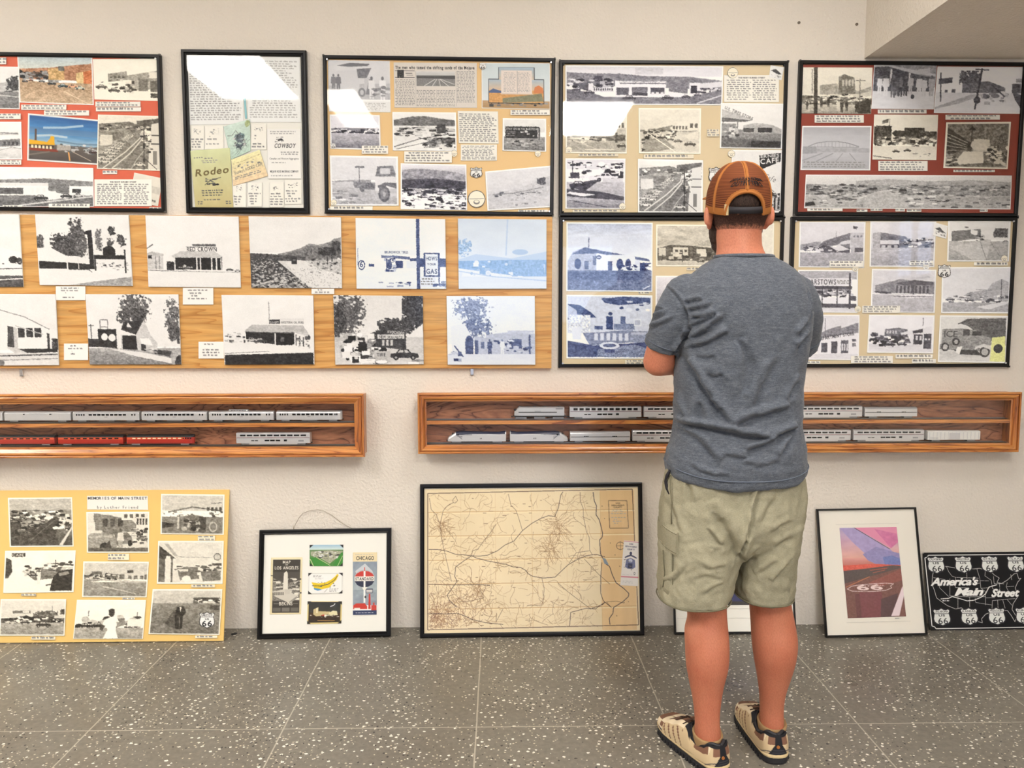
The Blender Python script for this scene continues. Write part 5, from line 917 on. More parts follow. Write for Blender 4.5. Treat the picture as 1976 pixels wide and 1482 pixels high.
# ---- frame hidden behind the man's legs
B = Board('picture_frame', ((1302, 1048), (1529, 1047), (1537.5, 1223.5), (1296.5, 1226)), 'thin black frame with white mat and a blue picture, behind the bare calves', 'framed picture', lean=True, top_y=-.018)
B.frame(.0075, face='white_mat', depth=.015)
B.photo((1333, 1068, 1497, 1068, 1502, 1167, 1330, 1168), 'r 26262a 0 0 100 100;v 3450b0 2a3c9c 3 3 97 92 14;p b8c4e8 60 40 80 30 97 44 97 70 70 66;k 20 90 230 50 30 96 80 10;p 202860 3 70 40 60 60 80 60 92 3 92', 'n', 0, 'blue picture in a black inner border', grain=4)
B.card((1307, 1192, 1529, 1192, 1529.3, 1193, 1307, 1193), 0, name='mat_bevel', bg=(214, 212, 206)); B.card((1307, 1174, 1529, 1173.5, 1529.3, 1174.3, 1307, 1175), 0, name='mat_bevel', bg=(220, 218, 212))

# ---- sunset road print
B = Board('picture_frame', ((1573, 985), (1767, 981), (1792.5, 1227.5), (1598.5, 1233)), 'thin black frame leaning askew with a pink sunset road print in a wide white mat', 'framed picture', lean=True, top_y=-.018)
B.frame(.0075, face='cream_mat', depth=.015)
def sunset(cv):
    cv.run('v b0a0c4 c8a0bc 0 0 100 14 10;v c8a0b8 e0a89c 0 14 100 34 12;v dc9c94 b86058 0 34 100 46 10;h a898c8 12 14 0 0 24 0 84 25 100 36 100 44 50 36 20 16;p e088ac 26 0 100 0 100 17 86 24;h d070a0 14 16 60 2 100 8 100 17 86 24;h 9088bc 14 8 36 30 60 22 84 27 100 30 100 43 56 41 44 37;h 6c78b8 14 6 70 34 86 32 100 36 100 43 72 42;l 2c2028 .9 25 0 84 25;h d85444 26 5 0 42 50 41 100 43 100 46 0 48;h 4c3c3c 14 5 0 48 40 46 86 43 100 44 100 48 50 54 0 62;l c85038 1 46 48 76 46;l d06040 .7 50 51 72 48;h 74463f 16 6 0 62 50 54 100 46 100 100 0 100;h 8c4a42 14 6 40 62 100 47 100 60 60 66;R 642e34 16 8 16 74 40 100;R 783840 14 6 24 72 62 100;h 503036 14 8 60 80 90 74 80 100 56 100;l d88050 .9 2 66 44 55;p ecd8dc 99 66 100 76 88 99 74 99')
    cv.text('f0d8d8', 6, 22, 69.8, '66', fit=44, wide=1.5, shear=-.2)
    P_ = [4, 68, 12, 65, 18, 64.5, 30, 63.6, 50, 63, 70, 62.6, 84, 63.4, 78, 66, 80, 68, 70, 70.4, 50, 71.4, 30, 71.2, 12, 70.4, 4, 68]; cv.line('f0d8d8', .9, P_); cv.text('f0d0d0', 1.4, 24, 66, 'CALIFORNIA', fit=44, style='r')
B.photo((1620, 1018.8, 1730, 1016.9, 1748.5, 1189.4, 1636, 1193), '', 'n', 0, 'pink and violet print of a painted 66 on a road', fn=sunset, qd=1.3, grain=4)
B.card((1613, 1011.5, 1735, 1009.5, 1735.1, 1010.2, 1613, 1012.3), 0, name='mat_bevel', bg=(214, 208, 198)); B.card((1634, 1201, 1757, 1198, 1757.1, 1198.8, 1634, 1201.8), 0, name='mat_bevel', bg=(214, 208, 198)); B.card((1727, 1192.5, 1739, 1192, 1739, 1194, 1727, 1194.5), 1, name='signature', bg=(236, 230, 218))

# ---- tin sign
B = Board('tin_sign', ((1780.5, 1068), (1994, 1066), (2011, 1213.5), (1796, 1217)), "black tin sign reading America's Main Street over a white outline map", 'sign', lean=True, top_y=-.004)
B.yb = 0
def tin(cv):
    D, Wc = '0c0c12', 'f0f0ec'; cv.a[:] = cv.c(D)
    def q(*a): return [k for i in range(0, len(a), 2) for k in ((a[i] - 1092 - (a[i + 1] - 535) * .105) / 9.7, (a[i + 1] - 533) / 6.85)]
    bd = [5, 2.6, 95, 2.6, 96, 5, 98.3, 6, 98.3, 94, 96, 95, 95, 97.4, 5, 97.4, 4, 95, 1.7, 94, 1.7, 6, 4, 5, 5, 2.6]; cv.line(Wc, .7, bd)
    OUT = (1195, 660, 1300, 652, 1420, 675, 1540, 677, 1590, 672, 1640, 690, 1660, 700, 1700, 715, 1720, 735, 1760, 760, 1740, 800, 1780, 810, 1830, 780, 1890, 725, 1915, 720, 1930, 770, 1950, 765, 1920, 800, 1900, 850, 1915, 900, 1920, 930, 1880, 990, 1870, 1040, 1910, 1110, 1895, 1150, 1860, 1090, 1830, 1050, 1780, 1050, 1740, 1055, 1690, 1060, 1640, 1080, 1605, 1120, 1612, 1155, 1560, 1140, 1520, 1080, 1480, 1060, 1430, 1020, 1380, 1030, 1310, 1000, 1260, 965, 1215, 930, 1195, 860, 1175, 810, 1180, 730, 1195, 660)
    cv.line('d0d0cc', .45, q(*OUT))
    for P_ in ((1300, 652, 1320, 700, 1350, 740, 1380, 750), (1380, 750, 1475, 755, 1580, 760), (1475, 675, 1478, 755), (1185, 750, 1290, 770), (1240, 765, 1240, 840, 1320, 920), (1330, 760, 1330, 920), (1380, 750, 1378, 840), (1378, 840, 1480, 845, 1480, 925), (1330, 912, 1420, 920, 1500, 925, 1640, 925), (1400, 920, 1400, 1025), (1502, 925, 1502, 1015), (1478, 755, 1480, 800, 1590, 805), (1565, 677, 1590, 760, 1600, 850, 1640, 880, 1640, 1000), (1590, 782, 1670, 785), (1600, 850, 1680, 845), (1640, 690, 1635, 740, 1690, 780, 1700, 850, 1720, 870), (1710, 740, 1715, 810, 1800, 812), (1550, 935, 1555, 975, 1640, 990, 1700, 1000), (1640, 935, 1720, 935), (1700, 960, 1695, 1050), (1745, 955, 1750, 1045), (1790, 955, 1810, 1030), (1700, 960, 1900, 945), (1830, 955, 1870, 1005), (1760, 800, 1765, 860, 1700, 930), (1830, 800, 1820, 840, 1890, 835), (1820, 840, 1840, 880, 1900, 900), (1860, 730, 1870, 780)): cv.line('c8c8c4', .35, q(*P_))
    cv.line('f0f0ec', .7, q(1250, 940, 1320, 935, 1350, 920, 1420, 940, 1480, 960, 1540, 955, 1600, 930, 1640, 900, 1670, 840, 1740, 820))
    SH = [(1210, 'CALIFORNIA'), (1448, 'ARIZONA'), (1678, 'NEW MEXICO'), (1905, 'TEXAS')]; S2 = [(1262, 'OKLAHOMA'), (1500, 'KANSAS'), (1738, 'MISSOURI'), (1976, 'ILLINOIS')]
    for (x, t), y0 in [(k, 556) for k in SH] + [(k, 1018) for k in S2]:
        a = q(x, y0 + 80); cv.shield(a[0] - 8.1, a[1] - 12, 16.2, 24, None, us=False, c='e4e6e2', ink='2a2a30', num=False)
        cv.text(D, 2.6, a[0], a[1] - 5.6, t, center=True, fit=11.5, style='r'); cv.text(D, 2.6, a[0], a[1] - .6, 'US', center=True, fit=5.6); cv.text(D, 7.6, a[0] + .6, a[1] + 9, '66', center=True, fit=8.6, style='r')
    for t, x, y, f, s_ in (("America's", 1165, 820, 41, 10), ('Main', 1372, 912, 24, 10), ('Street', 1690, 926, 24, 10)):
        a = q(x, y)
        for dx, dy, c in ((.5, .5, '707074'), (.25, 0, 'f4f4f0'), (-.2, 0, 'f4f4f0'), (0, .4, 'f4f4f0')): cv.text(c, s_, a[0] + dx, a[1] + dy, t, fit=f, shear=.45, gap=.02, wide=1.1, ang=0)
    cv.typed(1, 1, 200, *(q(1265, 950)), *(q(1350, 968)))
    for x, y in ((2.2, 3), (97.8, 3), (2.2, 97), (97.8, 97)): cv.ell('08080a', x, y, .6, .9)
o = B.photo((1780.5, 1068, 1994, 1066, 2011, 1213.5, 1796, 1217), '', 'n', 0, None, 'sign_enamel', fn=tin, qd=1.8, grain=0, name='printed_face')
MB().box(-B.w / 2, 0, -B.h / 2, B.w / 2, .0012, B.h / 2).build('metal_plate', M['black_frame'], B.root)

# ------------------------------------------------------------------ display cases with model trains
mat('silver', rgb(206, 206, 208), 0.32, 0.35, coat=.2); mat('silver_dark', rgb(150, 152, 156), 0.35, 0.4); mat('car_white', rgb(226, 226, 222), .4); mat('train_red', rgb(172, 40, 28), .35, coat=.3)
mat('train_navy', rgb(34, 38, 66), .4); mat('train_black', rgb(26, 26, 28), .5); mat('train_window', rgb(24, 26, 32), .15); mat('train_orange', rgb(206, 84, 48), .4); mat('train_cream', rgb(232, 214, 176), .4)
def case(label, px, front, inner_bar, sides, shelf_px):
    """glass-fronted oak box; front = depth"""
    C = [on_y(*p, -front) for p in px]; x0 = (C[0][0] + C[3][0]) / 2; x1 = (C[1][0] + C[2][0]) / 2
    z1 = (C[0][2] + C[1][2]) / 2; z0 = (C[2][2] + C[3][2]) / 2; w, h = x1 - x0, z1 - z0; c = ((x0 + x1) / 2, -front, (z0 + z1) / 2)
    r = empty('display_case', c); tag(r, label, 'display case', 'oak train cases')
    bw = inner_bar; prof = [(0, .016), (0, .003), (.0015, .0005), (.006, 0), (.0075, .001), (.0085, .0065), (.0105, .0065), (.012, .002), (.015, .0005), (.020, .001), (.025, .0045), (bw - .007, .010), (bw - .006, .013), (bw, .0135), (bw, .016)]
    n = len(prof); R4 = []
    for a, b in ((-1, 1), (1, 1), (1, -1), (-1, -1)): R4.append([(a * (w / 2 - d), y, b * (h / 2 - d)) for d, y in prof])
    for i, (nm, mt) in enumerate((('top_moulding', 'oak'), ('right_moulding', 'oak_end'), ('bottom_moulding', 'oak'), ('left_moulding', 'oak_end'))):
        MB().rings([R4[i], R4[(i + 1) % 4]], 0).build('moulding', M[mt], r)
    t = .012; d = front - .0005; s = .006
    MB().box(-w / 2 + s, .016, h / 2 - s - t, w / 2 - s, d, h / 2 - s).build('top_panel', M['oak'], r)
    MB().box(-w / 2 + s, .016, -h / 2 + s, w / 2 - s, d, -h / 2 + s + t).build('bottom_panel', M['oak'], r)
    for a in (-1, 1): MB().box(min(a * (w / 2 - s), a * (w / 2 - s - t)), .016, -h / 2 + s + t, max(a * (w / 2 - s), a * (w / 2 - s - t)), d, h / 2 - s - t).build('side_panel', M['oak_end'], r)
    MB().box(-w / 2 + s + t, d - .006, -h / 2 + s + t, w / 2 - s - t, d, h / 2 - s - t).build('back_panel', M['oak_back'], r)
    zs = on_y(500 if x0 < -1.9 else 900, shelf_px, -front + .018)[2] - c[2]
    MB().box(-w / 2 + s + t, .0175, zs - .014, w / 2 - s - t, d - .006, zs).build('shelf', M['oak'], r)
    MB().box(-w / 2 + bw - .004, .0118, -h / 2 + bw - .004, w / 2 - bw + .004, .014, h / 2 - bw + .004).build('glass_pane', M['glass'], r)
    zb = -h / 2 + s + t; rails = []
    blk = (bw - .018)   # floor strip brings the lower track up to the opening
    MB().box(-w / 2 + s + t, .0175, zb, w / 2 - s - t, d - .006, zb + blk).build('floor_strip', M['oak'], r)
    for z in (zs, zb + blk):
        b = MB(); yc = .046
        b.box(-w / 2 + .03, yc - .014, z, w / 2 - .03, yc + .014, z + .0012, 1)
        k = int(w / .006)
        for j in range(k): x = -w / 2 + .032 + j * (w - .064) / k; b.box(x, yc - .013, z + .0012, x + .0028, yc + .013, z + .0022, 2)
        for a in (-.0083, .0083): b.box(-w / 2 + .03, yc + a - .0006, z + .0022, w / 2 - .03, yc + a + .0006, z + .0042, 0)
        b.build('track', [M['rail_metal'], M['train_black'], M['train_black']], r); rails.append(z + .0042 + c[2])
    return -front + .046, rails, r
caseL = case('oak display case on the left half of the wall, holding silver and red model trains', ((-467, 760), (702, 762), (703, 880.5), (-467, 888)), .09, .040, None, 817)
caseR = case('oak display case passing behind the man, holding silver model trains', ((804, 760), (1973, 755.5), (1967, 871.5), (808, 877.5)), .09, .034, None, 812)

def car(px0, px1, rail, label, kind, top=None, group='model trains in the oak cases', case=caseL):
    yc, rails, _r = case; zr = rails[rail] + .0006
    x0 = on_y(px0, 810, yc - .017)[0]; x1 = on_y(px1, 810, yc - .017)[0]; L = x1 - x0
    r = empty('train_car' if 'loco' not in kind else 'locomotive', ((x0 + x1) / 2, yc, zr)); tag(r, label, 'model train', group)
    hw = .0165; z0 = .0075
    H = {'coach': .043, 'dome': .043, 'obs': .043, 'baggage': .043, 'red': .042, 'redobs': .042, 'bilevel': .050, 'lounge': .050, 'baggage2': .045, 'mhc': .045}.get(kind, .046)
    body_m = {'red': 'train_red', 'redobs': 'train_red', 'mhc': 'car_white', 'bilevel': 'silver', 'lounge': 'silver'}.get(kind, 'silver')
    roof_m = {'red': 'train_black', 'redobs': 'train_black', 'mhc': 'car_white'}.get(kind, 'silver')
    def prof(k=1.0, zt=H, zb=z0, rr=.008):
        """car end section: flat sides and a rounded roof"""
        P = [(-hw * k, zb), (-hw * k, zt - rr)]
        for j in range(1, 8): a = math.pi * j / 8; P.append((-hw * k * math.cos(a), zt - rr + rr * math.sin(a)))
        return P + [(hw * k, zt - rr), (hw * k, zb)]
    if 'loco' not in kind:
        rr = .0045 if kind in ('bilevel', 'lounge', 'mhc') else .009
        P = prof(1, H, z0, rr); xs = [(-L / 2 + .001, .97), (-L / 2 + .0025, 1), (L / 2 - .0025, 1), (L / 2 - .001, .97)]
        if kind in ('obs', 'redobs'): xs = [(-L / 2 + .001, .97), (-L / 2 + .0025, 1), (L / 2 - .03, 1), (L / 2 - .016, .93), (L / 2 - .007, .75), (L / 2 - .002, .5), (L / 2 - .0005, .2)]
        zsp = H - rr - .001
        b = MB(); lowP = [(-hw, z0), (-hw, zsp), (hw, zsp), (hw, z0)]
        b.rings([[(x, y * k, z) for y, z in lowP] for x, k in xs])
        if kind in ('bilevel', 'lounge', 'baggage2', 'coach', 'dome', 'obs', 'baggage'):
            for z in (z0 + .003, z0 + .006, z0 + .009) if kind not in ('bilevel', 'lounge') else (z0 + .014, z0 + .0325): b.box(-L / 2 + .003, -hw - .0004, z, L / 2 - (.035 if 'obs' in kind else .003), hw + .0004, z + .0011)
        b.build('car_body', M[body_m], r)
        RP = [(-hw, zsp)] + [p for p in P if p[1] > zsp - .0005][0:] + [(hw, zsp)]
        MB().rings([[(x, y * k, z) for y, z in RP] for x, k in xs]).build('roof', M[roof_m], r)
    fac = -hw
    def windows(n, xa, xb, za, zb_, duty=.7, m='train_window', nm='window'):
        st = (xb - xa) / n
        for i in range(n):
            xc = xa + st * (i + .5); MB().box(xc - st * duty / 2, -hw - .0005, za, xc + st * duty / 2, hw + .0005, zb_).build(nm, M[m], r)
    def stripe(z, m, t=.0012, xa=None, xb=None): MB().box(-L / 2 + .003 if xa is None else xa, -hw - .0003, z, L / 2 - (.035 if 'obs' in kind else .003) if xb is None else xb, hw + .0003, z + t).build('stripe', M[m], r)
    def truck(x, axles=2, w=.036):
        b = MB(); b.box(-w / 2, -.0125, .002, w / 2, .0125, .008)
        for s_ in (-1, 1): b.box(-w / 2 + .002, s_ * .0135 - .001, .0025, w / 2 - .002, s_ * .0135 + .001, .0065, 1)
        o = b.build('truck', [M['train_black'], M['silver_dark']], r); o.location = (x, 0, 0)
        for j in range(axles):
            xx = -w / 2 + .008 + j * (w - .016) / max(1, axles - 1)
            MB().cyl((xx, -.0102, .0048), .0048, .0204, 1, 12).build('wheel', M['silver_dark'], o)
    tr = L / 2 - .036
    if 'loco' not in kind:
        for s_ in (-1, 1): truck(s_ * tr)
    for s_ in (-1, 1): MB().box(s_ * (L / 2 + .0018) - .0028, -.002, .006, s_ * (L / 2 + .0018) + .0028, .002, .010).build('coupler', M['train_black'], r)
    if kind in ('coach', 'dome', 'obs'):
        windows(4, -L / 2 + .012, -L / 2 + .05, .0255, .0325, .55); windows(9, -L / 2 + .062, L / 2 - (.05 if kind != 'obs' else .034), .0255, .0325, .76); windows(2, L / 2 - .034, L / 2 - .012, .0255, .0325, .45) if kind != 'obs' else windows(2, L / 2 - .03, L / 2 - .016, .0255, .0325, .65)
        stripe(.0335, 'silver_dark', .0008); MB().box(-.006, -hw - .0004, .0195, .006, hw + .0004, .021).build('nameplate', M['train_black'], r)
        MB().box(-.03, -.012, .0025, .03, .012, .0076).build('underframe', M['silver_dark'], r)
    if kind == 'baggage':
        windows(2, -L / 2 + .065, -L / 2 + .082, .030, .034, .8); windows(2, L / 2 - .085, L / 2 - .068, .030, .034, .8); MB().box(-L * .12, -hw - .0004, .033, L * .12, hw + .0004, .0342).build('lettering_band', M['silver_dark'], r)
        for s_ in (-1, 1): MB().box(s_ * L * .27 - .014, -hw - .0007, z0 + .001, s_ * L * .27 + .014, hw + .0007, .036).build('sliding_door', M['silver'], r)
    if kind == 'dome':
        b = MB(); P2 = [(-.010, H - .003), (-.009, H + .002), (-.005, H + .0055), (.005, H + .0055), (.009, H + .002), (.010, H - .003)]
        b.rings([[(x, y * k, z) for y, z in P2] for x, k in ((-.052, .7), (-.046, 1), (.018, 1), (.024, .7))]); d_ = b.build('dome', M['silver'], r)
        for j in range(6): MB().box(-.043 + j * .0105, -.0094, H - .0005, -.0345 + j * .0105, .0094, H + .0022).build('dome_window', M['train_window'], d_)
    if kind in ('red', 'redobs'):
        stripe(.024, 'train_orange', .009); windows(9 if kind == 'red' else 10, -L / 2 + .02, L / 2 - (.014 if kind == 'red' else .045), .0262, .0305, .62, 'train_cream' if kind == 'redobs' else 'train_window'); stripe(.0335, 'train_black', .001); stripe(.0098, 'train_black', .0008)
        if kind == 'redobs': windows(4, L / 2 - .045, L / 2 - .008, .0262, .0305, .6)
        MB().box(-L / 2 + .05, -.013, .002, L / 2 - .05, .013, .0076).build('underframe', M['train_black'], r)
    if kind in ('bilevel', 'lounge'):
        if kind == 'lounge': windows(11, -L / 2 + .012, L / 2 - .012, .0345, .0435, .7)
        else: windows(10, -L / 2 + .014, L / 2 - .014, .0360, .0422, .8)
        stripe(.0285, 'train_navy', .0012); stripe(.0305, 'train_red', .0006)
        windows(3, -L * .12, L * .1, .0155, .0215, .85); windows(1, L * .13, L * .2, .015, .0225, .6, 'train_window'); windows(2, -L * .3, -L * .2, .0165, .0195, .8)
        if kind == 'bilevel': windows(1, L * .33, L * .42, .014, .020, .8, 'silver_dark', 'grille')
        MB().box(-L / 2 + .052, -.015, .0025, L / 2 - .052, .015, .0077).build('skirt', M['silver'], r)
    if kind == 'baggage2':
        stripe(.0225, 'train_black', .0022); stripe(.038, 'silver_dark', .0008); windows(3, -L * .27, -L * .19, .023, .027, .7); windows(3, L * .2, L * .28, .023, .027, .7)
        for s_ in (-1, 1): MB().box(s_ * L * .23 - .02, -hw - .0006, z0 + .001, s_ * L * .23 + .02, hw + .0006, .021).build('sliding_door', M['silver'], r)
    if kind == 'mhc':
        b = MB()
        for j in range(14): x = -L / 2 + .008 + j * (L - .016) / 13; b.box(x - .0006, -hw - .0008, z0 + .002, x + .0006, hw + .0008, H - .006)
        b.build('ribs', M['silver'], r); MB().box(-L * .09, -hw - .0012, z0 + .002, L * .1, hw + .0012, H - .009).build('sliding_door', M['silver'], r)
        MB().box(-L * .45, -hw - .001, .014, -L * .3, hw + .001, .0155).build('lettering_band', M['silver_dark'], r)
    if kind == 'loco_bar':      # boxy silver engine with a dark band and handrails
        b = MB(); sec = lambda k, zt: [(-.0135 * k, .013), (-.0135 * k, zt - .004), (-.009 * k, zt), (.009 * k, zt), (.0135 * k, zt - .004), (.0135 * k, .013)]
        b.rings([[(x, y, z) for y, z in sec(k, zt)] for x, k, zt in ((-L / 2 + .008, .7, .030), (-L / 2 + .014, .85, .036), (-L / 2 + .022, .98, .044), (-L / 2 + .026, 1, .048), (L / 2 - .012, 1, .048), (L / 2 - .010, .9, .047))]); b.build('car_body', M['silver'], r)
        MB().box(-L / 2 + .004, -hw, .009, L / 2 - .004, hw, .0125).build('walkway', M['train_black'], r)
        MB().box(-L / 2 + .024, -.0142, .0255, L / 2 - .04, .0142, .0285).build('stripe', M['train_black'], r)
        MB().box(L / 2 - .045, -.0142, .038, L / 2 - .016, .0142, .0435).build('radiator_grille', M['silver_dark'], r)
        for x in (-L / 2 + .03, -.02, .02, L / 2 - .03): MB().cyl((x, 0, .047), .007, .003, 2, 12).build('roof_fan', M['silver_dark'], r)
        b = MB()
        for s_ in (-1, 1):
            b.tube([(-L / 2 + .008, s_ * .0158, .0225), (L / 2 - .008, s_ * .0158, .0225)], .0005, 5)
            for j in range(12): x = -L / 2 + .008 + j * (L - .016) / 11; b.tube([(x, s_ * .0158, .013), (x, s_ * .0158, .0225)], .0005, 5)
        b.build('handrail', M['silver'], r)
        MB().box(-.02, -.0145, .030, .004, .0145, .0325).build('lettering_band', M['silver_dark'], r)
        MB().box(-L / 2 + .006, -.009, .033, -L / 2 + .0215, .009, .0385).build('windshield', M['train_window'], r)
        MB().box(-.022, -.013, .002, .022, .013, .0088).build('fuel_tank', M['silver_dark'], r)
        for s_ in (-1, 1): truck(s_ * (L / 2 - .034), 3, .048)
    if kind.startswith('loco_p'):    # streamlined engine, sloped nose
        d = -1 if kind.endswith('l') else 1; b = MB()
        def sec(k, zt, zb=.0065): return [(-hw * k, zb), (-hw * k, zt - .010), (-hw * .8 * k, zt - .003), (-hw * .4 * k, zt), (hw * .4 * k, zt), (hw * .8 * k, zt - .003), (hw * k, zt - .010), (hw * k, zb)]
        st = [(L / 2 - .001, .78, .017), (L / 2 - .005, .88, .024), (L / 2 - .018, .97, .033), (L / 2 - .034, 1, .043), (L / 2 - .05, 1, .045), (L * .08, 1, .0445), (-L * .2, 1, .043), (-L / 2 + .03, 1, .0425), (-L / 2 + .004, 1, .046), (-L / 2 + .001, .97, .046)]
        b.rings([[(d * x, y, z) for y, z in sec(k, zt)] for x, k, zt in st]); b.build('car_body', M['silver'], r)
        # navy roof shell following the profile
        b = MB(); b.rings([[(d * x, y, z) for y, z in [(-hw * k - .0004, zt - .012), (-hw * .82 * k, zt - .0026), (-hw * .4 * k, zt + .0005), (hw * .4 * k, zt + .0005), (hw * .82 * k, zt - .0026), (hw * k + .0004, zt - .012)]] for x, k, zt in st[3:6]]); b.build('roof_panel', M['train_navy'], r)
        dr = (.0125, .0115, .008, .0065, .0075, .010); hs = hw + .0004
        b = MB(); b.rings([[(d * x, y, z) for y, z in [(-hs, zt - q), (-hs, zt - .0098 if q > .0098 else zt - q + .0003), (-hs * .8, zt - .0026), (-hs * .4, zt + .0005), (hs * .4, zt + .0005), (hs * .8, zt - .0026), (hs, zt - .0098 if q > .0098 else zt - q + .0003), (hs, zt - q)]] for (x, k, zt), q in zip(st[3:9], dr)]); b.build('roof_panel', M['train_navy'], r)
        xn = d * (L / 2 - .024)
        MB().box(min(xn, xn + d * .006), -hw * .8, .035, max(xn, xn + d * .006), hw * .8, .0385).build('windshield', M['train_window'], r)
        windows(1, d * (L / 2 - .043) - .003, d * (L / 2 - .043) + .003, .031, .036, 1); MB().box(-L / 2 + .03, -.013, .002, L / 2 - .03, .013, .0066).build('underframe', M['train_black'], r)
        # arrow mark and number on the side
        b = MB(); x = d * (L / 2 - .05); y = -hw - .0006
        for (a, c_, e_, f_) in ((-.010, .029, .010, .0275), (-.004, .026, .010, .0215), (.001, .022, .010, .0155)): b.add([(x + a * -d, y, c_), (x + a * -d, y, c_ - .0022), (x + e_ * -d, y, f_ - .0016), (x + e_ * -d, y, f_)], [(0, 1, 2, 3)])
        b.build('arrow_mark', M['train_navy'], r)
        T, wv = text_tris('64' if d < 0 else '833', 'b'); b = MB(); hh = .0055; ox = .012 if d < 0 else -.022
        for t in T: b.add([(ox + p[0] * hh, y, .0155 + p[1] * hh) for p in t], [(0, 1, 2)])
        b.build('road_number', M['train_black'], r)
        MB().box(d * L * .1 - .016, -hw - .0004, .0335, d * L * .1 + .004, -hw, .0350).build('lettering_band', M['silver_dark'], r)
        for s_ in (-1, 1): truck(s_ * (L / 2 - .036), 2, .042)
    return r
for a in ((-124, 5, 'coach', 'silver passenger car cut by the left edge, upper shelf'), (8, 137, 'baggage', 'windowless silver baggage car, upper shelf of the left case'), (140, 269, 'coach', 'silver passenger car just right of the windowless baggage car'),
          (272.6, 399.5, 'coach', 'silver passenger car coupled left of the dome car'), (402.7, 528.4, 'dome', 'silver passenger car with a raised glass dome'), (532.8, 659.6, 'obs', 'silver observation car with a rounded tail, at the right end of its row')):
    car(a[0], a[1], 0, a[3], a[2])
for a in ((-28, 103, 'red', 'red passenger car cut by the left edge, lower shelf'), (109, 236, 'red', 'middle red passenger car, lower shelf of the left case'), (242, 372, 'redobs', 'red observation car with a rounded tail'),
          (454, 597.7, 'bilevel', 'white-silver two-level car standing alone on the lower shelf, left case')): car(a[0], a[1], 1, a[3], a[2])
for a in ((989, 1094, 'loco_bar', 'boxy silver locomotive leading the upper row of the right case'), (1099, 1237.8, 'lounge', 'silver two-level lounge car with tall upper windows, behind the boxy locomotive'), (1242, 1380, 'bilevel', 'silver two-level car on the upper shelf, disappearing left of the man'),
          (1525.5, 1664, 'bilevel', 'silver two-level car on the upper shelf, right beside the man'), (1668, 1770, 'baggage2', 'low silver car with a dark mid stripe, last on the upper shelf')):
    car(a[0], a[1], 0, a[3], a[2], case=caseR)
for a in ((863, 977, 'loco_pl', 'streamlined silver and navy locomotive numbered 64'), (983.6, 1096.5, 'loco_pr', 'streamlined silver and navy locomotive numbered 833'), (1100, 1217, 'baggage2', 'silver baggage car behind the two streamlined locomotives'), (1220.6, 1360, 'bilevel', 'silver two-level car on the lower shelf, disappearing left of the man'),
          (1504.5, 1643.5, 'bilevel', 'silver two-level car on the lower shelf, right beside the man'), (1648, 1785.5, 'bilevel', 'silver two-level car on the lower shelf, before the ribbed white box car'), (1791.5, 1894, 'mhc', 'ribbed white box car, last on the lower shelf')):
    car(a[0], a[1], 1, a[3], a[2], case=caseR)

# small things on the wall and floor
for k, (x, y) in enumerate(((1541.5, 44), (1653, 47))):
    o = MB().cyl((0, -.003, 0), .0055, .003, 1, 14).build('wall_plug', M['dark_hole']); o.location = on_y(x, y, 0)
    tag(o, ['round brown plug high on the wall, farther from the soffit', 'round brown plug high on the wall, nearer the soffit'][k], 'wall plug', 'wall plugs')
p = on_z(452, 1224, 0); b = MB(); b.sphere((0, 0, .003), .013, .007, .003, 10, 6); o = b.build('dark_scrap', M['train_black'], None, True); o.location = p; o.rotation_euler = (0, 0, .5); tag(o, 'small dark scrap on the floor between the yellow board and the postcard frame', 'debris')
# ------------------------------------------------------------------ the man, seen from behind, arms crossed
def vcol_mat(name, rough=.8, spec=.2, sheen=0):
    m = mat(name, (1, 1, 1, 1), rough, spec=spec); g = N(m)
    a = g.n('ShaderNodeAttribute', attribute_name='Col'); g.base(a.outputs['Color']); m.node_tree.nodes['Principled BSDF'].inputs['Sheen Weight'].default_value = sheen; return m, g, a
m = mat('skin', rgb(226, 146, 112), .5, spec=.35); g = N(m); v = g.coords()
g.base(g.mix(.3, g.ramp(g.noise(v, 9, 4, .6), [(.3, rgb(198, 118, 90)), (.5, rgb(208, 132, 102)), (.75, rgb(216, 144, 112))]), g.ramp(g.noise(g.coords((1, 1, .3)), 520, 3, .6), [(.35, rgb(150, 92, 72)), (.6, rgb(212, 142, 114))])))
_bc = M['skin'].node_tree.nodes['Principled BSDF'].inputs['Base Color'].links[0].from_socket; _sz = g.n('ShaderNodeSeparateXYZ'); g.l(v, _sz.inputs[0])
g.base(g.mix(g.ramp(_sz.outputs[2], [(.45, (1, 1, 1, 1)), (.8, (0, 0, 0, 1))]), _bc, g.mix(1.0, _bc, (.80, .74, .72, 1), 'MULTIPLY')))   # legs painted darker against too strong light there, and for leg hair
g.b.inputs['Subsurface Weight'].default_value = .12; g.b.inputs['Subsurface Radius'].default_value = (.012, .005, .003); g.bump(g.noise(v, 300, 3, .6), .12, .001)
m = mat('shirt_jersey', rgb(104, 112, 126), .92, spec=.15); g = N(m)
st = g.noise(g.coords((1, 1, 5)), 70, 5, .75, .6); st2 = g.noise(g.coords(), 420, 2, .6)
g.base(g.mix(.35, g.ramp(st, [(.3, rgb(60, 65, 75)), (.5, rgb(84, 89, 98)), (.72, rgb(124, 128, 135))]), g.ramp(st2, [(.35, rgb(60, 65, 76)), (.65, rgb(110, 115, 123))]))); g.bump(st2, .25, .001); g.b.inputs['Sheen Weight'].default_value = .15
m = mat('khaki', rgb(144, 140, 114), .9, spec=.15); g = N(m)
g.base(g.mix(.4, g.ramp(g.noise(g.coords(), 9, 4, .6), [(.3, rgb(142, 137, 115)), (.7, rgb(162, 156, 132))]), g.ramp(g.noise(g.coords((1, 1, 3)), 240, 3, .6), [(.35, rgb(130, 125, 104)), (.65, rgb(172, 167, 146))]))); g.bump(g.noise(g.coords(), 40, 5, .7, 1.0), .35, .006)
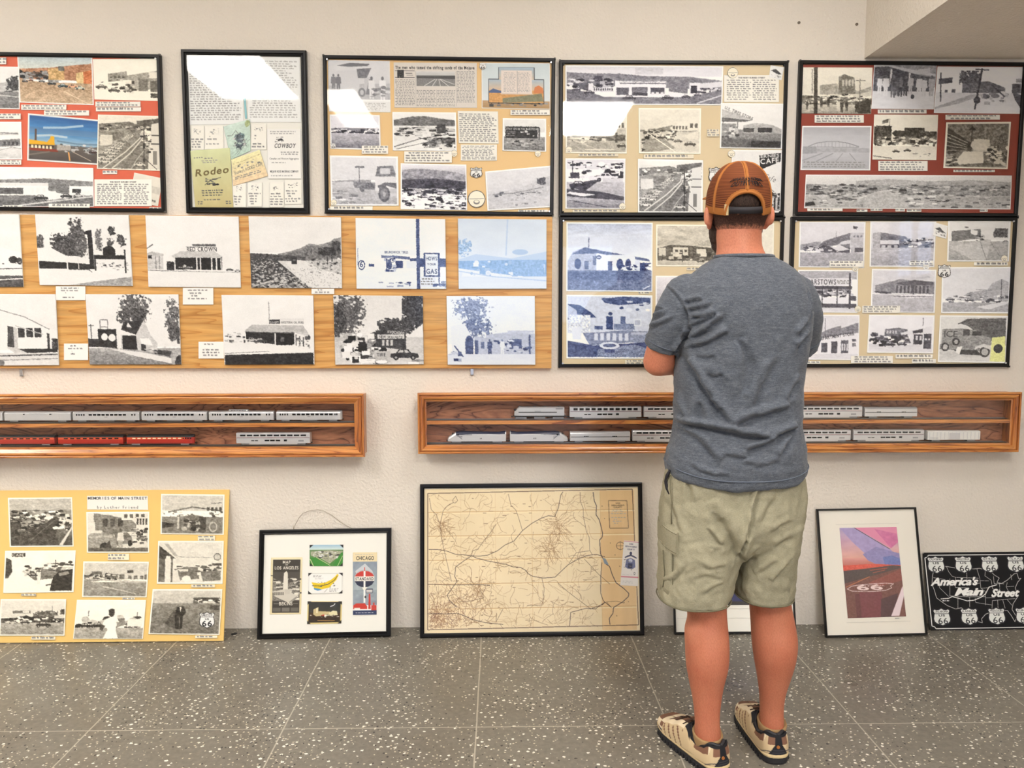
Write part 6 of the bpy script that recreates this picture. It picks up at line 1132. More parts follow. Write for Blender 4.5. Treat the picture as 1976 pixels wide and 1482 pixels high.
mat('khaki_seam', rgb(104, 99, 78), .9); mat('shirt_seam', rgb(92, 100, 114), .9)
m = mat('hair', rgb(52, 38, 32), .7, spec=.3); g = N(m); g.base(g.ramp(g.noise(g.coords((1, 1, .3)), 300, 4, .7), [(.35, rgb(34, 25, 22)), (.6, rgb(70, 52, 44))])); g.bump(g.noise(g.coords((1, 1, .3)), 400, 3, .7), .6, .003)
m = mat('hair_fade', rgb(92, 66, 56), .8, spec=.2); g = N(m); g.base(g.ramp(g.noise(g.coords((1, 1, .4)), 380, 4, .7), [(.35, rgb(48, 34, 31)), (.6, rgb(88, 62, 54))]))
g = N(M['hair_fade']); _tc = g.n('ShaderNodeTexCoord'); _sp = g.n('ShaderNodeSeparateXYZ'); g.l(_tc.outputs['Generated'], _sp.inputs[0])
_old = M['hair_fade'].node_tree.nodes['Principled BSDF'].inputs['Base Color'].links[0].from_socket
_f = g.math('ADD', _sp.outputs[2], g.math('MULTIPLY', g.math('SUBTRACT', g.noise(g.coords((1, 1, .5)), 160, 4, .7), .5), .5))
g.base(g.mix(g.ramp(_f, [(.02, (0, 0, 0, 1)), (.26, (1, 1, 1, 1))]), rgb(204, 134, 106), _old))
mat('cap_orange', rgb(168, 106, 54), .8, spec=.2); mat('cap_black', rgb(30, 26, 32), .7); mat('cap_thread', rgb(24, 18, 22), .8); mat('lace', rgb(58, 44, 34), .8); mat('sock_tan', rgb(152, 122, 84), .95)
mat('shoe_black', rgb(34, 34, 38), .6); mat('strap_tab', rgb(206, 184, 140), .7)
mat('eye_white', rgb(235, 232, 228), .3); mat('iris', rgb(60, 44, 34), .3); mat('lip', rgb(190, 104, 92), .5)

YC = -.93
def rg(py, xl, xr, ry, yc=YC, n=40, e=2.3, dip=0.0, front=None):
    """horizontal body section whose sides reach the two picture columns"""
    a = on_y(xl, py, yc); b_ = on_y(xr, py, yc); cx = (a[0] + b_[0]) / 2; rx = (b_[0] - a[0]) / 2; z = a[2]; R = []
    for j in range(n):
        t = 2 * math.pi * j / n; c, s = math.cos(t), math.sin(t)
        x = rx * math.copysign(abs(c) ** (2 / e), c); y = (ry if s < 0 or front is None else front) * math.copysign(abs(s) ** (2 / e), s)
        R.append((cx + x, yc + y, z - dip * max(0, -s) ** 1.5))
    return R
def fine(rings, k=4):
    """smooth interpolation between the given sections"""
    A = np.array(rings, float); n = len(A); out = []
    for i in range(n - 1):
        p0, p1, p2, p3 = A[max(i - 1, 0)], A[i], A[i + 1], A[min(i + 2, n - 1)]
        for q in range(k):
            t = q / k; out.append(.5 * ((2 * p1) + (-p0 + p2) * t + (2 * p0 - 5 * p1 + 4 * p2 - p3) * t * t + (-p0 + 3 * p1 - 3 * p2 + p3) * t ** 3))
    out.append(A[-1]); return [[tuple(v) for v in r] for r in out]
def limb(mb, pts, rad, n=20, k=4, flat=1.0):
    P_ = np.array([list(p) + [r] for p, r in zip(pts, rad)]); n_ = len(P_); out = []
    for i in range(n_ - 1):
        p0, p1, p2, p3 = P_[max(i - 1, 0)], P_[i], P_[i + 1], P_[min(i + 2, n_ - 1)]
        for q in range(k):
            t = q / k; out.append(.5 * ((2 * p1) + (-p0 + p2) * t + (2 * p0 - 5 * p1 + 4 * p2 - p3) * t * t + (-p0 + 3 * p1 - 3 * p2 + p3) * t ** 3))
    out.append(P_[-1]); mb.tube([tuple(o[:3]) for o in out], [float(o[3]) for o in out], n)
    mb.sphere(tuple(out[-1][:3]), float(out[-1][3]), nu=n, nv=8); mb.sphere(tuple(out[0][:3]), float(out[0][3]), nu=n, nv=8)
def fuse(mb, name, mats, parent, voxel, smooth=4, disp=None, fac=.5):
    """fuse overlapping closed shapes into one continuous skin"""
    o = mb.build(name, mats, None)
    r = o.modifiers.new('r', 'REMESH'); r.mode = 'VOXEL'; r.voxel_size = voxel; r.use_smooth_shade = True
    if smooth: s_ = o.modifiers.new('s', 'SMOOTH'); s_.factor = fac; s_.iterations = smooth
    dg = bpy.context.evaluated_depsgraph_get(); me = bpy.data.meshes.new_from_object(o.evaluated_get(dg)); old = o.data
    o.modifiers.clear(); o.data = me; bpy.data.meshes.remove(old); me.name = name
    if not me.materials:
        for q in (mats if isinstance(mats, (list, tuple)) else [mats]): me.materials.append(q)
    if disp is not None:
        nv = len(me.vertices); co = np.zeros(nv * 3, np.float32); me.vertices.foreach_get('co', co); co = co.reshape(-1, 3).astype(float)
        no = np.zeros(nv * 3, np.float32); me.vertices.foreach_get('normal', no); no = no.reshape(-1, 3).astype(float)
        co += no * disp(co, no)[:, None]; me.vertices.foreach_set('co', co.astype(np.float32).ravel()); me.update()
    if disp is not None: s_ = o.modifiers.new('soften', 'SMOOTH'); s_.factor = .5; s_.iterations = 2
    me.polygons.foreach_set('use_smooth', [True] * len(me.polygons)); o.parent = parent; return o
def creases(lst, yref, depth=1.0, rear=True):
    """folds: (width mm, depth mm, px polyline) turned into x-z paths on the cloth"""
    segs = []
    for w, d, q in lst:
        P_ = [on_y(q[i], q[i + 1], yref)[[0, 2]] for i in range(0, len(q), 2)]
        L = sum(np.linalg.norm(b - a) for a, b in zip(P_[:-1], P_[1:])); acc = 0
        for a, b in zip(P_[:-1], P_[1:]): l = np.linalg.norm(b - a); segs.append((a, b, w / 1000, d / 1000, acc / L, (acc + l) / L)); acc += l
    def f(co, no):
        out = np.zeros(len(co)); mask = np.clip((-no[:, 1] + .15) * 2.5, 0, 1) if rear else 1
        best = {}
        for a, b, w, d, t0, t1 in segs:
            ab = b - a; rel = co[:, [0, 2]] - a; t = np.clip(rel @ ab / (ab @ ab), 0, 1); dv = rel - t[:, None] * ab
            dist = np.linalg.norm(dv, axis=1); nrm = np.array([-ab[1], ab[0]]) / np.linalg.norm(ab); side = rel @ nrm
            if nrm[1] < 0: side = -side
            gt = t0 + (t1 - t0) * t; tap = np.clip(np.minimum(gt, 1 - gt) * 5 + .15, 0, 1)
            v_ = (-np.exp(-(dist / w) ** 2) + .8 * np.exp(-((side - 1.7 * w) / (1.3 * w)) ** 2) * (dist < 5 * w)) * d * tap
            out = np.where(np.abs(v_) > np.abs(out), v_, out)
        return out * mask * depth
    return f
from mathutils import noise as MN
def crumple(co, sc, amp, seed=0, st=(1, 1, 1)):
    return np.array([MN.fractal(Vector((c[0] * sc * st[0] + seed, c[1] * sc * st[1], c[2] * sc * st[2])), .6, 2.1, 3) for c in co]) * amp

man = empty('person', (on_y(1427, 700, YC)[0], YC, 0)); tag(man, 'man from behind in orange mesh cap, grey T-shirt, khaki shorts, trail shoes, arms crossed', 'person')
MO = Vector(man.location)
def attach(o):
    o.parent = man; o.matrix_parent_inverse = Matrix.Translation(-MO); return o

# --- body: one continuous skin
HC = on_y(1427, 398, YC) + np.array([0, .012, .004])   # centre of the skull
HR = Matrix.Rotation(math.radians(-5), 3, 'Z') @ Matrix.Rotation(math.radians(1), 3, 'X')   # face turned a little to the left
def H_(x, y, z): return tuple(Vector(HC) + HR @ Vector((x, y, z)))     # y forward (towards the wall)
def hsphere(mb, c, r, nu=24, nv=14):
    t = MB(); t.sphere((0, 0, 0), *r, nu=nu, nv=nv); mb.add([H_(c[0] + v[0], c[1] + v[1], c[2] + v[2]) for v in t.v], t.f)
b = MB()
YL, YR = -.985, -.925    # the two ankles
# legs
legL = [(1000, 1300, 1400, .075, YC), (1100, 1306, 1400, .074, YC - .01), (1180, 1327, 1401, .060, YC - .02), (1215, 1322, 1404, .060, YC - .03), (1250, 1323, 1406, .064, -.968), (1285, 1325, 1404, .061, -.972), (1320, 1331, 1396, .050, -.975), (1350, 1337, 1391, .041, -.98), (1385, 1341, 1388, .037, YL), (1415, 1341, 1390, .040, YL), (1445, 1341, 1390, .040, YL)]
legR = [(1000, 1446, 1520, .070, YC), (1100, 1444, 1516, .070, YC), (1160, 1447, 1524, .062, YC), (1200, 1450, 1532, .060, YC - .005), (1235, 1452, 1537, .064, YC - .01), (1268, 1456, 1534, .062, YC - .01), (1300, 1461, 1526, .051, -.935), (1335, 1466, 1515, .042, -.93), (1365, 1467, 1511, .037, YR), (1395, 1467, 1511, .040, YR), (1425, 1467, 1512, .040, YR)]
for L in (legL, legR): b.rings(fine([rg(p, xl, xr, ry, y, 28, 2.1) for p, xl, xr, ry, y in L]))
# trunk under the clothes
b.rings(fine([rg(p, xl, xr, ry, YC, 32, 2.3) for p, xl, xr, ry in ((1035, 1310, 1515, .085), (980, 1298, 1526, .100), (900, 1302, 1530, .105), (800, 1318, 1526, .095), (700, 1320, 1536, .098), (620, 1316, 1544, .1), (560, 1318, 1534, .088), (525, 1345, 1512, .065), (505, 1372, 1486, .052))]))
# neck
b.rings(fine([rg(p, xl, xr, ry, y, 28, 2.0) for p, xl, xr, ry, y in ((525, 1362, 1500, .062, YC), (500, 1379, 1482, .058, YC + .002), (478, 1384, 1470, .058, YC + .008), (455, 1383, 1468, .060, YC + .014), (430, 1384, 1469, .062, YC + .018), (400, 1384, 1470, .062, YC + .02))]))
# head: skull, face, jaw, nose, ears
hsphere(b, (0, 0, .012), (.074, .092, .088)); hsphere(b, (0, .035, -.045), (.058, .062, .066)); hsphere(b, (0, .05, -.085), (.045, .042, .034))
hsphere(b, (0, .092, -.032), (.012, .022, .024), 12, 8); hsphere(b, (0, .104, -.042), (.014, .014, .010), 12, 8); hsphere(b, (0, .085, -.064), (.022, .014, .008), 12, 8); hsphere(b, (0, .074, .012), (.046, .02, .012), 12, 8)
for s_ in (-1, 1):
    hsphere(b, (s_ * .080, -.004, -.034), (.010, .018, .030), 14, 10); hsphere(b, (s_ * .089, -.015, -.030), (.009, .011, .027), 14, 10); hsphere(b, (s_ * .078, .004, -.056), (.008, .010, .012), 12, 8)
# arms: upper arm, elbow, forearm across the chest
def pt(px, py, y): return tuple(on_y(px, py, y))
EL, ER = pt(1270, 697, -.885), pt(1518, 690, -.79)
limb(b, [pt(1322, 575, YC), pt(1300, 615, -.935), pt(1282, 655, -.915), EL], (.050, .045, .043, .043))
WL = pt(1440, 672, -.725); limb(b, [EL, pt(1306, 692, -.82), pt(1370, 684, -.755), WL], (.044, .046, .038, .027))
limb(b, [pt(1526, 575, YC), pt(1540, 615, -.900), pt(1540, 655, -.845), ER], (.052, .046, .041, .038))
WR = pt(1372, 700, -.735); limb(b, [ER, pt(1500, 694, -.745), pt(1440, 700, -.725), WR], (.043, .045, .036, .027))
# hands: the left tucked over the right upper arm, the right under the left elbow with its fingers coming round
def hand(mb, wrist, d, nrm, thumb_side, curl):
    """d towards the fingertips, nrm away from the back of the hand (palm side), five separate digits"""
    d, nrm = Vector(d).normalized(), Vector(nrm).normalized(); s = d.cross(nrm).normalized() * thumb_side; w = Vector(wrist)
    P_ = [w, w + d * .045, w + d * .085]
    for k in (-1, -.35, .35, 1): limb(mb, [w + s * k * .012, w + d * .045 + s * k * .026, w + d * .088 + s * k * .03], (.016, .0155, .0125), 10, 2)
    for k, L in ((1, .068), (.36, .076), (-.3, .071), (-.95, .056)):
        b0 = w + d * .086 + s * k * .031; pts = [b0]; dd = d.copy()
        for f, c in ((.45, curl), (.3, curl * 1.2), (.25, curl)):
            dd = (dd * math.cos(c) + nrm * math.sin(c)).normalized(); n2 = s.cross(dd); pts.append(pts[-1] + dd * L * f)
            nrm_ = n2
        limb(mb, pts, (.0095, .009, .0085, .0072), 10, 2)
    b0 = w + d * .022 + s * .026; t1 = (d * .62 + s * .66 + nrm * .3).normalized(); t2 = (d * .86 + s * .36 + nrm * .35).normalized()
    limb(mb, [b0, b0 + t1 * .036, b0 + t1 * .036 + t2 * .03, b0 + t1 * .036 + t2 * .052], (.014, .0115, .010, .008), 10, 2)
hand(b, WL, (1, -.25, .1), (0, -1, -.1), 1, .35)
hand(b, WR, (-1, -.28, -.12), (0, -1, -.1), -1, .38)
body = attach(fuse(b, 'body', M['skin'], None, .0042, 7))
# face details
for s_ in (-1, 1):
    t = MB(); hsphere(t, (s_ * .029, .0755, -.004), (.0115, .0115, .0075), 14, 8); e_ = attach(t.build('eye', M['eye_white'], None, True))
    t = MB(); hsphere(t, (s_ * .029, .0848, -.004), (.0046, .0034, .0046), 12, 6); q = t.build('iris', M['iris'], None, True); q.parent = e_; 
t = MB(); hsphere(t, (0, .0985, -.0655), (.021, .006, .0052), 14, 8); attach(t.build('lips', M['lip'], None, True))
# hair: cropped cap of hair, shorter at the nape
def head_shell(name, m_, fn, r, c=(0, 0, .012), nu=64, nv=40):
    t = MB(); vs = []; ok = []
    for i in range(nv + 1):
        el = -math.pi / 2 + math.pi * i / nv
        for j in range(nu):
            az = 2 * math.pi * j / nu; x, y, z = r[0] * math.cos(el) * math.sin(az), -r[1] * math.cos(el) * math.cos(az), r[2] * math.sin(el)
            vs.append(H_(c[0] + x, c[1] + y, c[2] + z)); a = math.degrees(math.atan2(math.sin(az), math.cos(az))); ok.append(fn(a, math.degrees(el)))
    fs = [(i * nu + j, i * nu + (j + 1) % nu, (i + 1) * nu + (j + 1) % nu, (i + 1) * nu + j) for i in range(nv) for j in range(nu)]
    t.add(vs, [f for f in fs if all(ok[k] for k in f)]); o = t.build(name, M[m_], None, True)
    sd = o.modifiers.new('thick', 'SOLIDIFY'); sd.thickness = .002; sd.offset = -1; return attach(o)
head_shell('hair', 'hair', lambda a, e: e > (-20 if abs(a) < 110 else 24), (.0785, .0968, .0935))
b = MB()
for p, xl, xr, ry, y in ((398, 1379, 1474, .0665, YC + .016), (418, 1380.5, 1473, .066, YC + .0165), (438, 1382, 1471, .0645, YC + .0165), (450, 1384, 1467, .061, YC + .016)): pass
hr = [rg(p, xl, xr, ry, y, 28, 2.0) for p, xl, xr, ry, y in ((392, 1370, 1483, .094, YC + .014), (408, 1371, 1482, .090, YC + .0145), (424, 1376, 1476, .079, YC + .015), (438, 1381, 1471.5, .0675, YC + .0155), (452, 1387, 1465, .0560, YC + .0155))]
fr = fine(hr, 4); n = 28; keep = [j for j in range(n + 1)]
vs = [p for r_ in fr for p in r_]; fs = [(i * n + j, i * n + (j + 1) % n, (i + 1) * n + (j + 1) % n, (i + 1) * n + j) for i in range(len(fr) - 1) for j in range(n) if not (1 <= j <= 12)]
b.add(vs, fs); o = b.build('nape_hair', M['hair_fade'], None, True); sd = o.modifiers.new('thick', 'SOLIDIFY'); sd.thickness = .001; attach(o)
# beard
b = MB(); hsphere(b, (0, .046, -.092), (.066, .052, .056)); hsphere(b, (0, .062, -.118), (.042, .038, .040)); hsphere(b, (-.056, .028, -.066), (.018, .026, .042)); hsphere(b, (.056, .028, -.066), (.018, .026, .042)); hsphere(b, (0, .086, -.056), (.026, .012, .007), 12, 8)
attach(fuse(b, 'beard', M['hair'], None, .004, 3, lambda co, no: crumple(co, 60, .004)))

# --- shirt
sh = [(912, 1290, 1547, .130, .028), (900, 1285, 1550.5, .140, .032), (870, 1289, 1548, .139, .020), (830, 1300, 1544, .130, .006), (790, 1302, 1543, .12, 0), (740, 1303, 1545, .12, 0), (700, 1306, 1550, .122, 0), (660, 1309, 1556, .124, 0), (620, 1304, 1560, .124, 0), (585, 1300, 1560, .12, 0), (560, 1306, 1556, .112, 0), (540, 1322, 1548, .102, 0), (522, 1342, 1532, .088, 0), (508, 1362, 1512, .074, 0), (498, 1376, 1494, .066, 0)]
b = MB(); b.rings(fine([rg(p, xl, xr, ry, YC, 56, 2.5, dip) for p, xl, xr, ry, dip in sh], 4))
limb(b, [pt(1326, 572, YC), pt(1300, 612, -.935), pt(1285, 648, -.92)], (.066, .057, .053), 28)
b.tube([pt(1293, 630, -.928), pt(1280.5, 657, -.916), pt(1274, 672, -.907)], (.053, .0515, .050), 28)
limb(b, [pt(1530, 572, YC), pt(1546, 612, -.905), pt(1547, 636, -.875)], (.066, .060, .056), 28)
b.tube([pt(1546, 615, -.90), pt(1545, 648, -.86), pt(1543, 668, -.835)], (.057, .056, .055), 28)
CR = [(9, 9, (1322, 682, 1344, 725, 1364, 764, 1386, 795, 1410, 818)), (9, 8, (1405, 828, 1450, 806, 1490, 796, 1524, 786)), (8, 11, (1305, 823, 1353, 826, 1405, 834, 1450, 842, 1486, 843)), (8, 9, (1484, 843, 1512, 836, 1542, 826)), (7, 7, (1430, 867, 1455, 860, 1476, 853, 1508, 842)),
      (8, 6, (1308, 829, 1343, 847, 1362, 868, 1376, 890)), (7, 6, (1499, 878, 1514, 858, 1528, 841)), (9, 4, (1338, 709, 1356, 720, 1374, 727, 1400, 720)), 
      (5, 5, (1325, 584, 1340, 582, 1356, 576)), (5, 5, (1329, 598, 1350, 596, 1372, 588)), (5, 5, (1334, 612, 1352, 614, 1380, 604)), (6, 5, (1338, 630, 1356, 622, 1384, 606)), (6, 7, (1333, 654, 1356, 644, 1376, 626, 1394, 612)), (6, 7, (1330, 672, 1352, 668, 1384, 652, 1404, 636)), (6, 3, (1340, 690, 1362, 692, 1384, 684)),
      (5, 5, (1256, 642, 1278, 630, 1306, 616)), (5, 5, (1262, 624, 1276, 614, 1290, 604)), (4, 4, (1268, 606, 1278, 600, 1286, 594)), (3, 4, (1300, 550, 1316, 574, 1330, 602, 1336, 630)), (4, 10, (1336, 632, 1330, 652, 1320, 668, 1313, 684)),
      (6, 6, (1566, 624, 1552, 634, 1540, 650)), (6, 7, (1566, 650, 1552, 658, 1540, 674)), (3, 4, (1566, 560, 1570, 590, 1568, 620)), (5, 4, (1306, 760, 1318, 790, 1330, 818)), (8, 4, (1520, 770, 1534, 750, 1544, 735)), (6, 4, (1330, 900, 1360, 912, 1400, 916)), (6, 3, (1420, 890, 1460, 896, 1500, 886)), (8, 4, (1390, 870, 1410, 880, 1440, 878)),
      (12, 5, (1500, 690, 1470, 740, 1450, 800)), (14, 4, (1420, 640, 1440, 700, 1430, 770)), (10, 4, (1350, 770, 1352, 800, 1346, 816))]
cf = creases(CR, -1.03, 2.0)
def shirt_disp(co, no):
    d = cf(co, no) + crumple(co, 9, .0035, 3, (1, 1, 1.4)) + crumple(co, 30, .0010, 8)
    low = np.clip((1.05 - co[:, 2]) * 4, 0, 1); return d + crumple(co, 16, .004, 5, (1, 1, 2.2)) * low
shirt = attach(fuse(b, 'shirt', M['shirt_jersey'], None, .0042, 5, shirt_disp))
def band_ring(name, rings_, r, m_, parent=None, close=True):
    t = MB(); P_ = [Vector(p) for p in rings_]; P_.append(P_[0]); P_.append(P_[1]); t.tube(P_, r, 8); o = t.build(name, M[m_], None, True); return attach(o)
def sub(o, parent):
    """hang an already attached piece under a part of the man instead"""
    o.parent = parent; o.matrix_parent_inverse = Matrix.Identity(4); return o
c = band_ring('collar', [(p[0], p[1], p[2] - (.004 if p[1] > YC else 0)) for p in rg(496, 1380, 1490, .063, YC, 40, 2.1)], .0055, 'shirt_jersey'); sub(c, shirt)
c = band_ring('hem_stitching', rg(890, 1284.4, 1551, .1415, YC, 60, 2.5, .031), .0016, 'shirt_seam'); sub(c, shirt)

for p0, p1, rr in ((pt(1280.5, 657, -.916), pt(1274, 672, -.907), .0522), (pt(1545, 648, -.86), pt(1543, 668, -.835), .0565)):
    t_ = (Vector(p1) - Vector(p0)).normalized(); c_ = Vector(p0) + t_ * .004; a_ = t_.cross(Vector((0, 1, 0))).normalized(); b_ = t_.cross(a_)
    sub(band_ring('sleeve_stitching', [tuple(c_ + (a_ * math.cos(k * math.pi / 20) + b_ * math.sin(k * math.pi / 20)) * rr) for k in range(40)], .0011, 'shirt_seam'), shirt)

# --- shorts
b = MB()
b.rings(fine([rg(p, xl, xr, ry, YC, 44, 2.4) for p, xl, xr, ry in ((878, 1294, 1540, .105), (900, 1286, 1546, .112), (940, 1280, 1550, .122), (990, 1277, 1546, .134), (1030, 1276, 1540, .124), (1050, 1290, 1528, .105), (1062, 1330, 1500, .07))]))
b.rings(fine([rg(p, xl, xr, ry, y, 36, 2.4, dip) for p, xl, xr, ry, y, dip in ((1000, 1280, 1420, .115, YC, 0), (1040, 1275, 1430, .124, YC, 0), (1080, 1272, 1423, .118, YC - .004, 0), (1110, 1271, 1414, .113, YC - .008, 0), (1134, 1270, 1410, .108, YC - .012, .004), (1152, 1271, 1405, .104, YC - .015, .008))]))
b.rings(fine([rg(p, xl, xr, ry, y, 36, 2.4, dip) for p, xl, xr, ry, y, dip in ((1000, 1420, 1542, .112, YC, 0), (1040, 1434, 1537, .115, YC, 0), (1075, 1426, 1531, .110, YC, 0), (1100, 1421, 1527, .105, YC, 0), (1125, 1416, 1525, .10, YC, .002), (1148, 1419, 1523, .096, YC, .006))]))
CS = [(5, 13, (1467, 938, 1459, 962, 1451, 985, 1445, 1010, 1440, 1030, 1432, 1056, 1425, 1086)), (14, 11, (1378, 990, 1392, 1012, 1406, 1032, 1416, 1056, 1424, 1080)), (6, 5, (1330, 930, 1336, 950, 1332, 980)), (6, 5, (1364, 1016, 1376, 1036, 1392, 1054)), (6, 4, (1350, 1090, 1370, 1100, 1400, 1094)), (8, 5, (1500, 960, 1480, 985, 1470, 1010)), (7, 6, (1498, 1128, 1512, 1108, 1526, 1090)), (7, 5, (1468, 1116, 1486, 1100, 1500, 1086)), (7, 5, (1440, 1100, 1452, 1080, 1470, 1060)),
      (6, 5, (1500, 1060, 1516, 1046, 1534, 1040)), (6, 4, (1490, 1030, 1508, 1016, 1530, 1008)), (5, 5, (1286, 1148, 1310, 1120, 1330, 1090)), (5, 4, (1340, 1120, 1362, 1112, 1396, 1122)), (5, 4, (1360, 1150, 1376, 1136, 1400, 1128)), (4, 3, (1372, 1020, 1384, 1026, 1400, 1024)), (4, 3, (1366, 1040, 1380, 1046, 1396, 1042)), (4, 3, (1368, 1056, 1384, 1062, 1394, 1058)), (6, 4, (1300, 980, 1310, 1010, 1318, 1040))]
cs = creases(CS, -1.05, 1.4)
shorts = attach(fuse(b, 'shorts', M['khaki'], None, .0046, 4, lambda co, no: cs(co, no) + crumple(co, 11, .005, 2, (1, 1, .7)) + crumple(co, 34, .003, 6)))
for nm, q in (('leg_hem', rg(1149, 1269.5, 1406, .1055, YC - .015, 50, 2.4, .0075)), ('leg_hem', rg(1144, 1417.5, 1524.5, .0975, YC, 50, 2.4, .0055))): sub(band_ring(nm, q, .0022, 'khaki_seam'), shorts)
def on_side(py, a_deg, xl=1274, xr=1538, ry=.128, off=.004):
    """point on the hip section at an angle (180 = left side, 270 = rear)"""
    R = rg(py, xl, xr, ry + off, YC, 360, 2.4); p = R[int(a_deg) % 360]; q = Vector(p); c0 = Vector((sum(k[0] for k in R) / 360, YC, p[2])); n_ = (q - c0).normalized(); return q + n_ * off
b = MB(); grid = []
for i, py in enumerate((1040, 1060, 1080, 1100, 1120, 1134)):
    fr_ = 1 - abs(i - 2.5) / 8; grid.append([on_side(py, a, 1276 - i * .4, 1410 + 0 * i, .118, .002 + .005 * fr_ * (0 < j < 5)) for j, a in enumerate((168, 178, 188, 199, 210, 218))])
n = 6
front = [p for r_ in grid for p in r_]; back = [p + (Vector((on_y(1345, 1090, YC)[0], YC, p[2])) - p).normalized() * .02 for p in front]
fs = [(i * n + j, i * n + j + 1, (i + 1) * n + j + 1, (i + 1) * n + j) for i in range(5) for j in range(5)]
rim = [j for j in range(n)] + [i * n + 5 for i in range(1, 6)] + [30 + j for j in range(4, -1, -1)] + [i * n for i in range(4, 0, -1)]
m0 = len(front); fs += [tuple(k + m0 for k in reversed(f)) for f in fs[:25]] + [(rim[k], rim[k] + m0, rim[(k + 1) % len(rim)] + m0, rim[(k + 1) % len(rim)]) for k in range(len(rim))]
b.add(front + back, fs); b.tube([on_side(py, a, 1275, 1410, .118, .0075) for py, a in ((1052, 196), (1072, 198), (1092, 201), (1108, 199), (1122, 196))], .0016, 6, 1); b.tube([on_side(py, a, 1276, 1410, .118, .004) for py, a in ((1046, 217), (1075, 217.5), (1105, 217.5), (1132, 217))], .0012, 6, 1); pk = attach(b.build('cargo_pocket', [M['khaki'], M['khaki_seam']], None, True)); sub(pk, shorts)
b = MB(); grid = []
for i, py in enumerate((1004, 1016, 1030, 1044)): grid.append([on_side(py + (j * 1.6), a, 1278, 1414, .121, .007 + .0015 * (i > 0)) for j, a in enumerate((164, 176, 188, 200, 212, 222))])
front = [p for r_ in grid for p in r_]; back = [p + (Vector((on_y(1345, 1030, YC)[0], YC, p[2])) - p).normalized() * .018 for p in front]
fs = [(i * n + j, i * n + j + 1, (i + 1) * n + j + 1, (i + 1) * n + j) for i in range(3) for j in range(5)]; k0 = len(fs); m0 = len(front)
rim = [j for j in range(n)] + [i * n + 5 for i in range(1, 4)] + [18 + j for j in range(4, -1, -1)] + [i * n for i in range(2, 0, -1)]
fs += [tuple(k + m0 for k in reversed(f)) for f in fs[:k0]] + [(rim[k], rim[k] + m0, rim[(k + 1) % len(rim)] + m0, rim[(k + 1) % len(rim)]) for k in range(len(rim))]
b.add(front + back, fs); b.tube([p + Vector((0, -.001, .006)) for p in grid[3]], .0009, 5, 1); b.tube([p + Vector((0, -.001, -.002)) for p in grid[0]], .0009, 5, 1); fl_ = attach(b.build('pocket_flap', [M['khaki'], M['khaki_seam']], None)); sub(fl_, shorts)
b = MB(); R0 = rg(925, 1281, 1549, .131, YC, 360, 2.4)
b.tube([R0[188], rg(910, 1283, 1549, .13, YC, 360, 2.4)[196], rg(935, 1279, 1549, .134, YC, 360, 2.4)[199], rg(962, 1278, 1549, .136, YC, 360, 2.4)[203], rg(1000, 1276, 1546, .137, YC, 360, 2.4)[204]], .0014, 6)
sub(attach(b.build('side_seam', M['khaki_seam'], None, True)), shorts)

b = MB(); q1 = [rg(py, 1282, 1549, .118, YC, 360, 2.4) for py in (902, 914, 926, 938, 948)]
b.tube([q1[0][196], q1[1][190], q1[2][187], q1[3][190], q1[4][196]], [.003, .006, .007, .006, .003], 8); sub(attach(b.build('side_pocket_lining', M['cap_black'], None, True)), shorts)
# --- cap
HR = Matrix.Rotation(math.radians(-5), 3, 'Z') @ Matrix.Rotation(math.radians(8), 3, 'X')   # sits tipped back a little
EL0 = -14
def cap_xyz(az, el, off=0.0, tw=0):
    """az: 0 = rear, degrees, + to the head's right; el 0..90"""
    up = 11 * (1 - math.cos(math.radians(az))) / 2; el = el + up * (90 - el) / (90 - EL0)
    a, e = math.radians(az), math.radians(el); rx, ry, rz = .0875 + off, .104 + off, .113 + off; p = 2.25
    ce = max(math.cos(e), 0) ** (2 / p); se = math.copysign(abs(math.sin(e)) ** (2 / p), math.sin(e))
    return (rx * ce * math.sin(a), -ry * ce * math.cos(a), rz * se + .004)
NU, NV = 360, 150
vs, cols, keep = [], [], []
for i in range(NV + 1):
    el = EL0 + (90 - EL0) * i / NV
    for j in range(NU):
        az = -180 + 360 * j / NU; x, y, z = cap_xyz(az, el); vs.append(H_(x, y, z))
        arch = (az / 35) ** 2 + ((el - EL0) / 27) ** 2 < 1
        keep.append(not arch)
        edge = min(abs(((az + 30) % 60) - 30) * math.cos(math.radians(max(el, 0))), 90)
        seam = edge < 3.4 or el < EL0 + 9 or ((az / 40) ** 2 + ((el - EL0) / 32) ** 2 < 1)
        front_ = abs(az) > 118
        s = (int(i) % 3); k = (j % 3)
        if seam or front_: c3 = (164, 104, 52)
        else: c3 = (146, 86, 48) if s == 0 else (90, 46, 28)
        cols.append(lin(c3))
fs = [(i * NU + j, i * NU + (j + 1) % NU, (i + 1) * NU + (j + 1) % NU, (i + 1) * NU + j) for i in range(NV) for j in range(NU)]
fs = [f for f in fs if all(keep[k] for k in f)]
me = bpy.data.meshes.new('cap_crown'); me.from_pydata(vs, [], fs); me.polygons.foreach_set('use_smooth', [True] * len(fs))
at = me.color_attributes.new('Col', 'FLOAT_COLOR', 'POINT'); at.data.foreach_set('color', np.concatenate([np.array(cols), np.ones((len(cols), 1))], 1).astype(np.float32).ravel())
vcol_mat('cap_mesh', .8, .2)
cap = empty('baseball_cap'); cap.location = MO; attach(cap); cap.matrix_parent_inverse = Matrix.Translation(-MO)
def capadd(o): o.parent = cap; o.matrix_parent_inverse = Matrix.Translation(-MO); return o
o = link('crown', me, None, [M['cap_mesh']]); sd = o.modifiers.new('t', 'SOLIDIFY'); sd.thickness = .0014; sd.offset = 1; capadd(o)
b = MB(); P_ = []
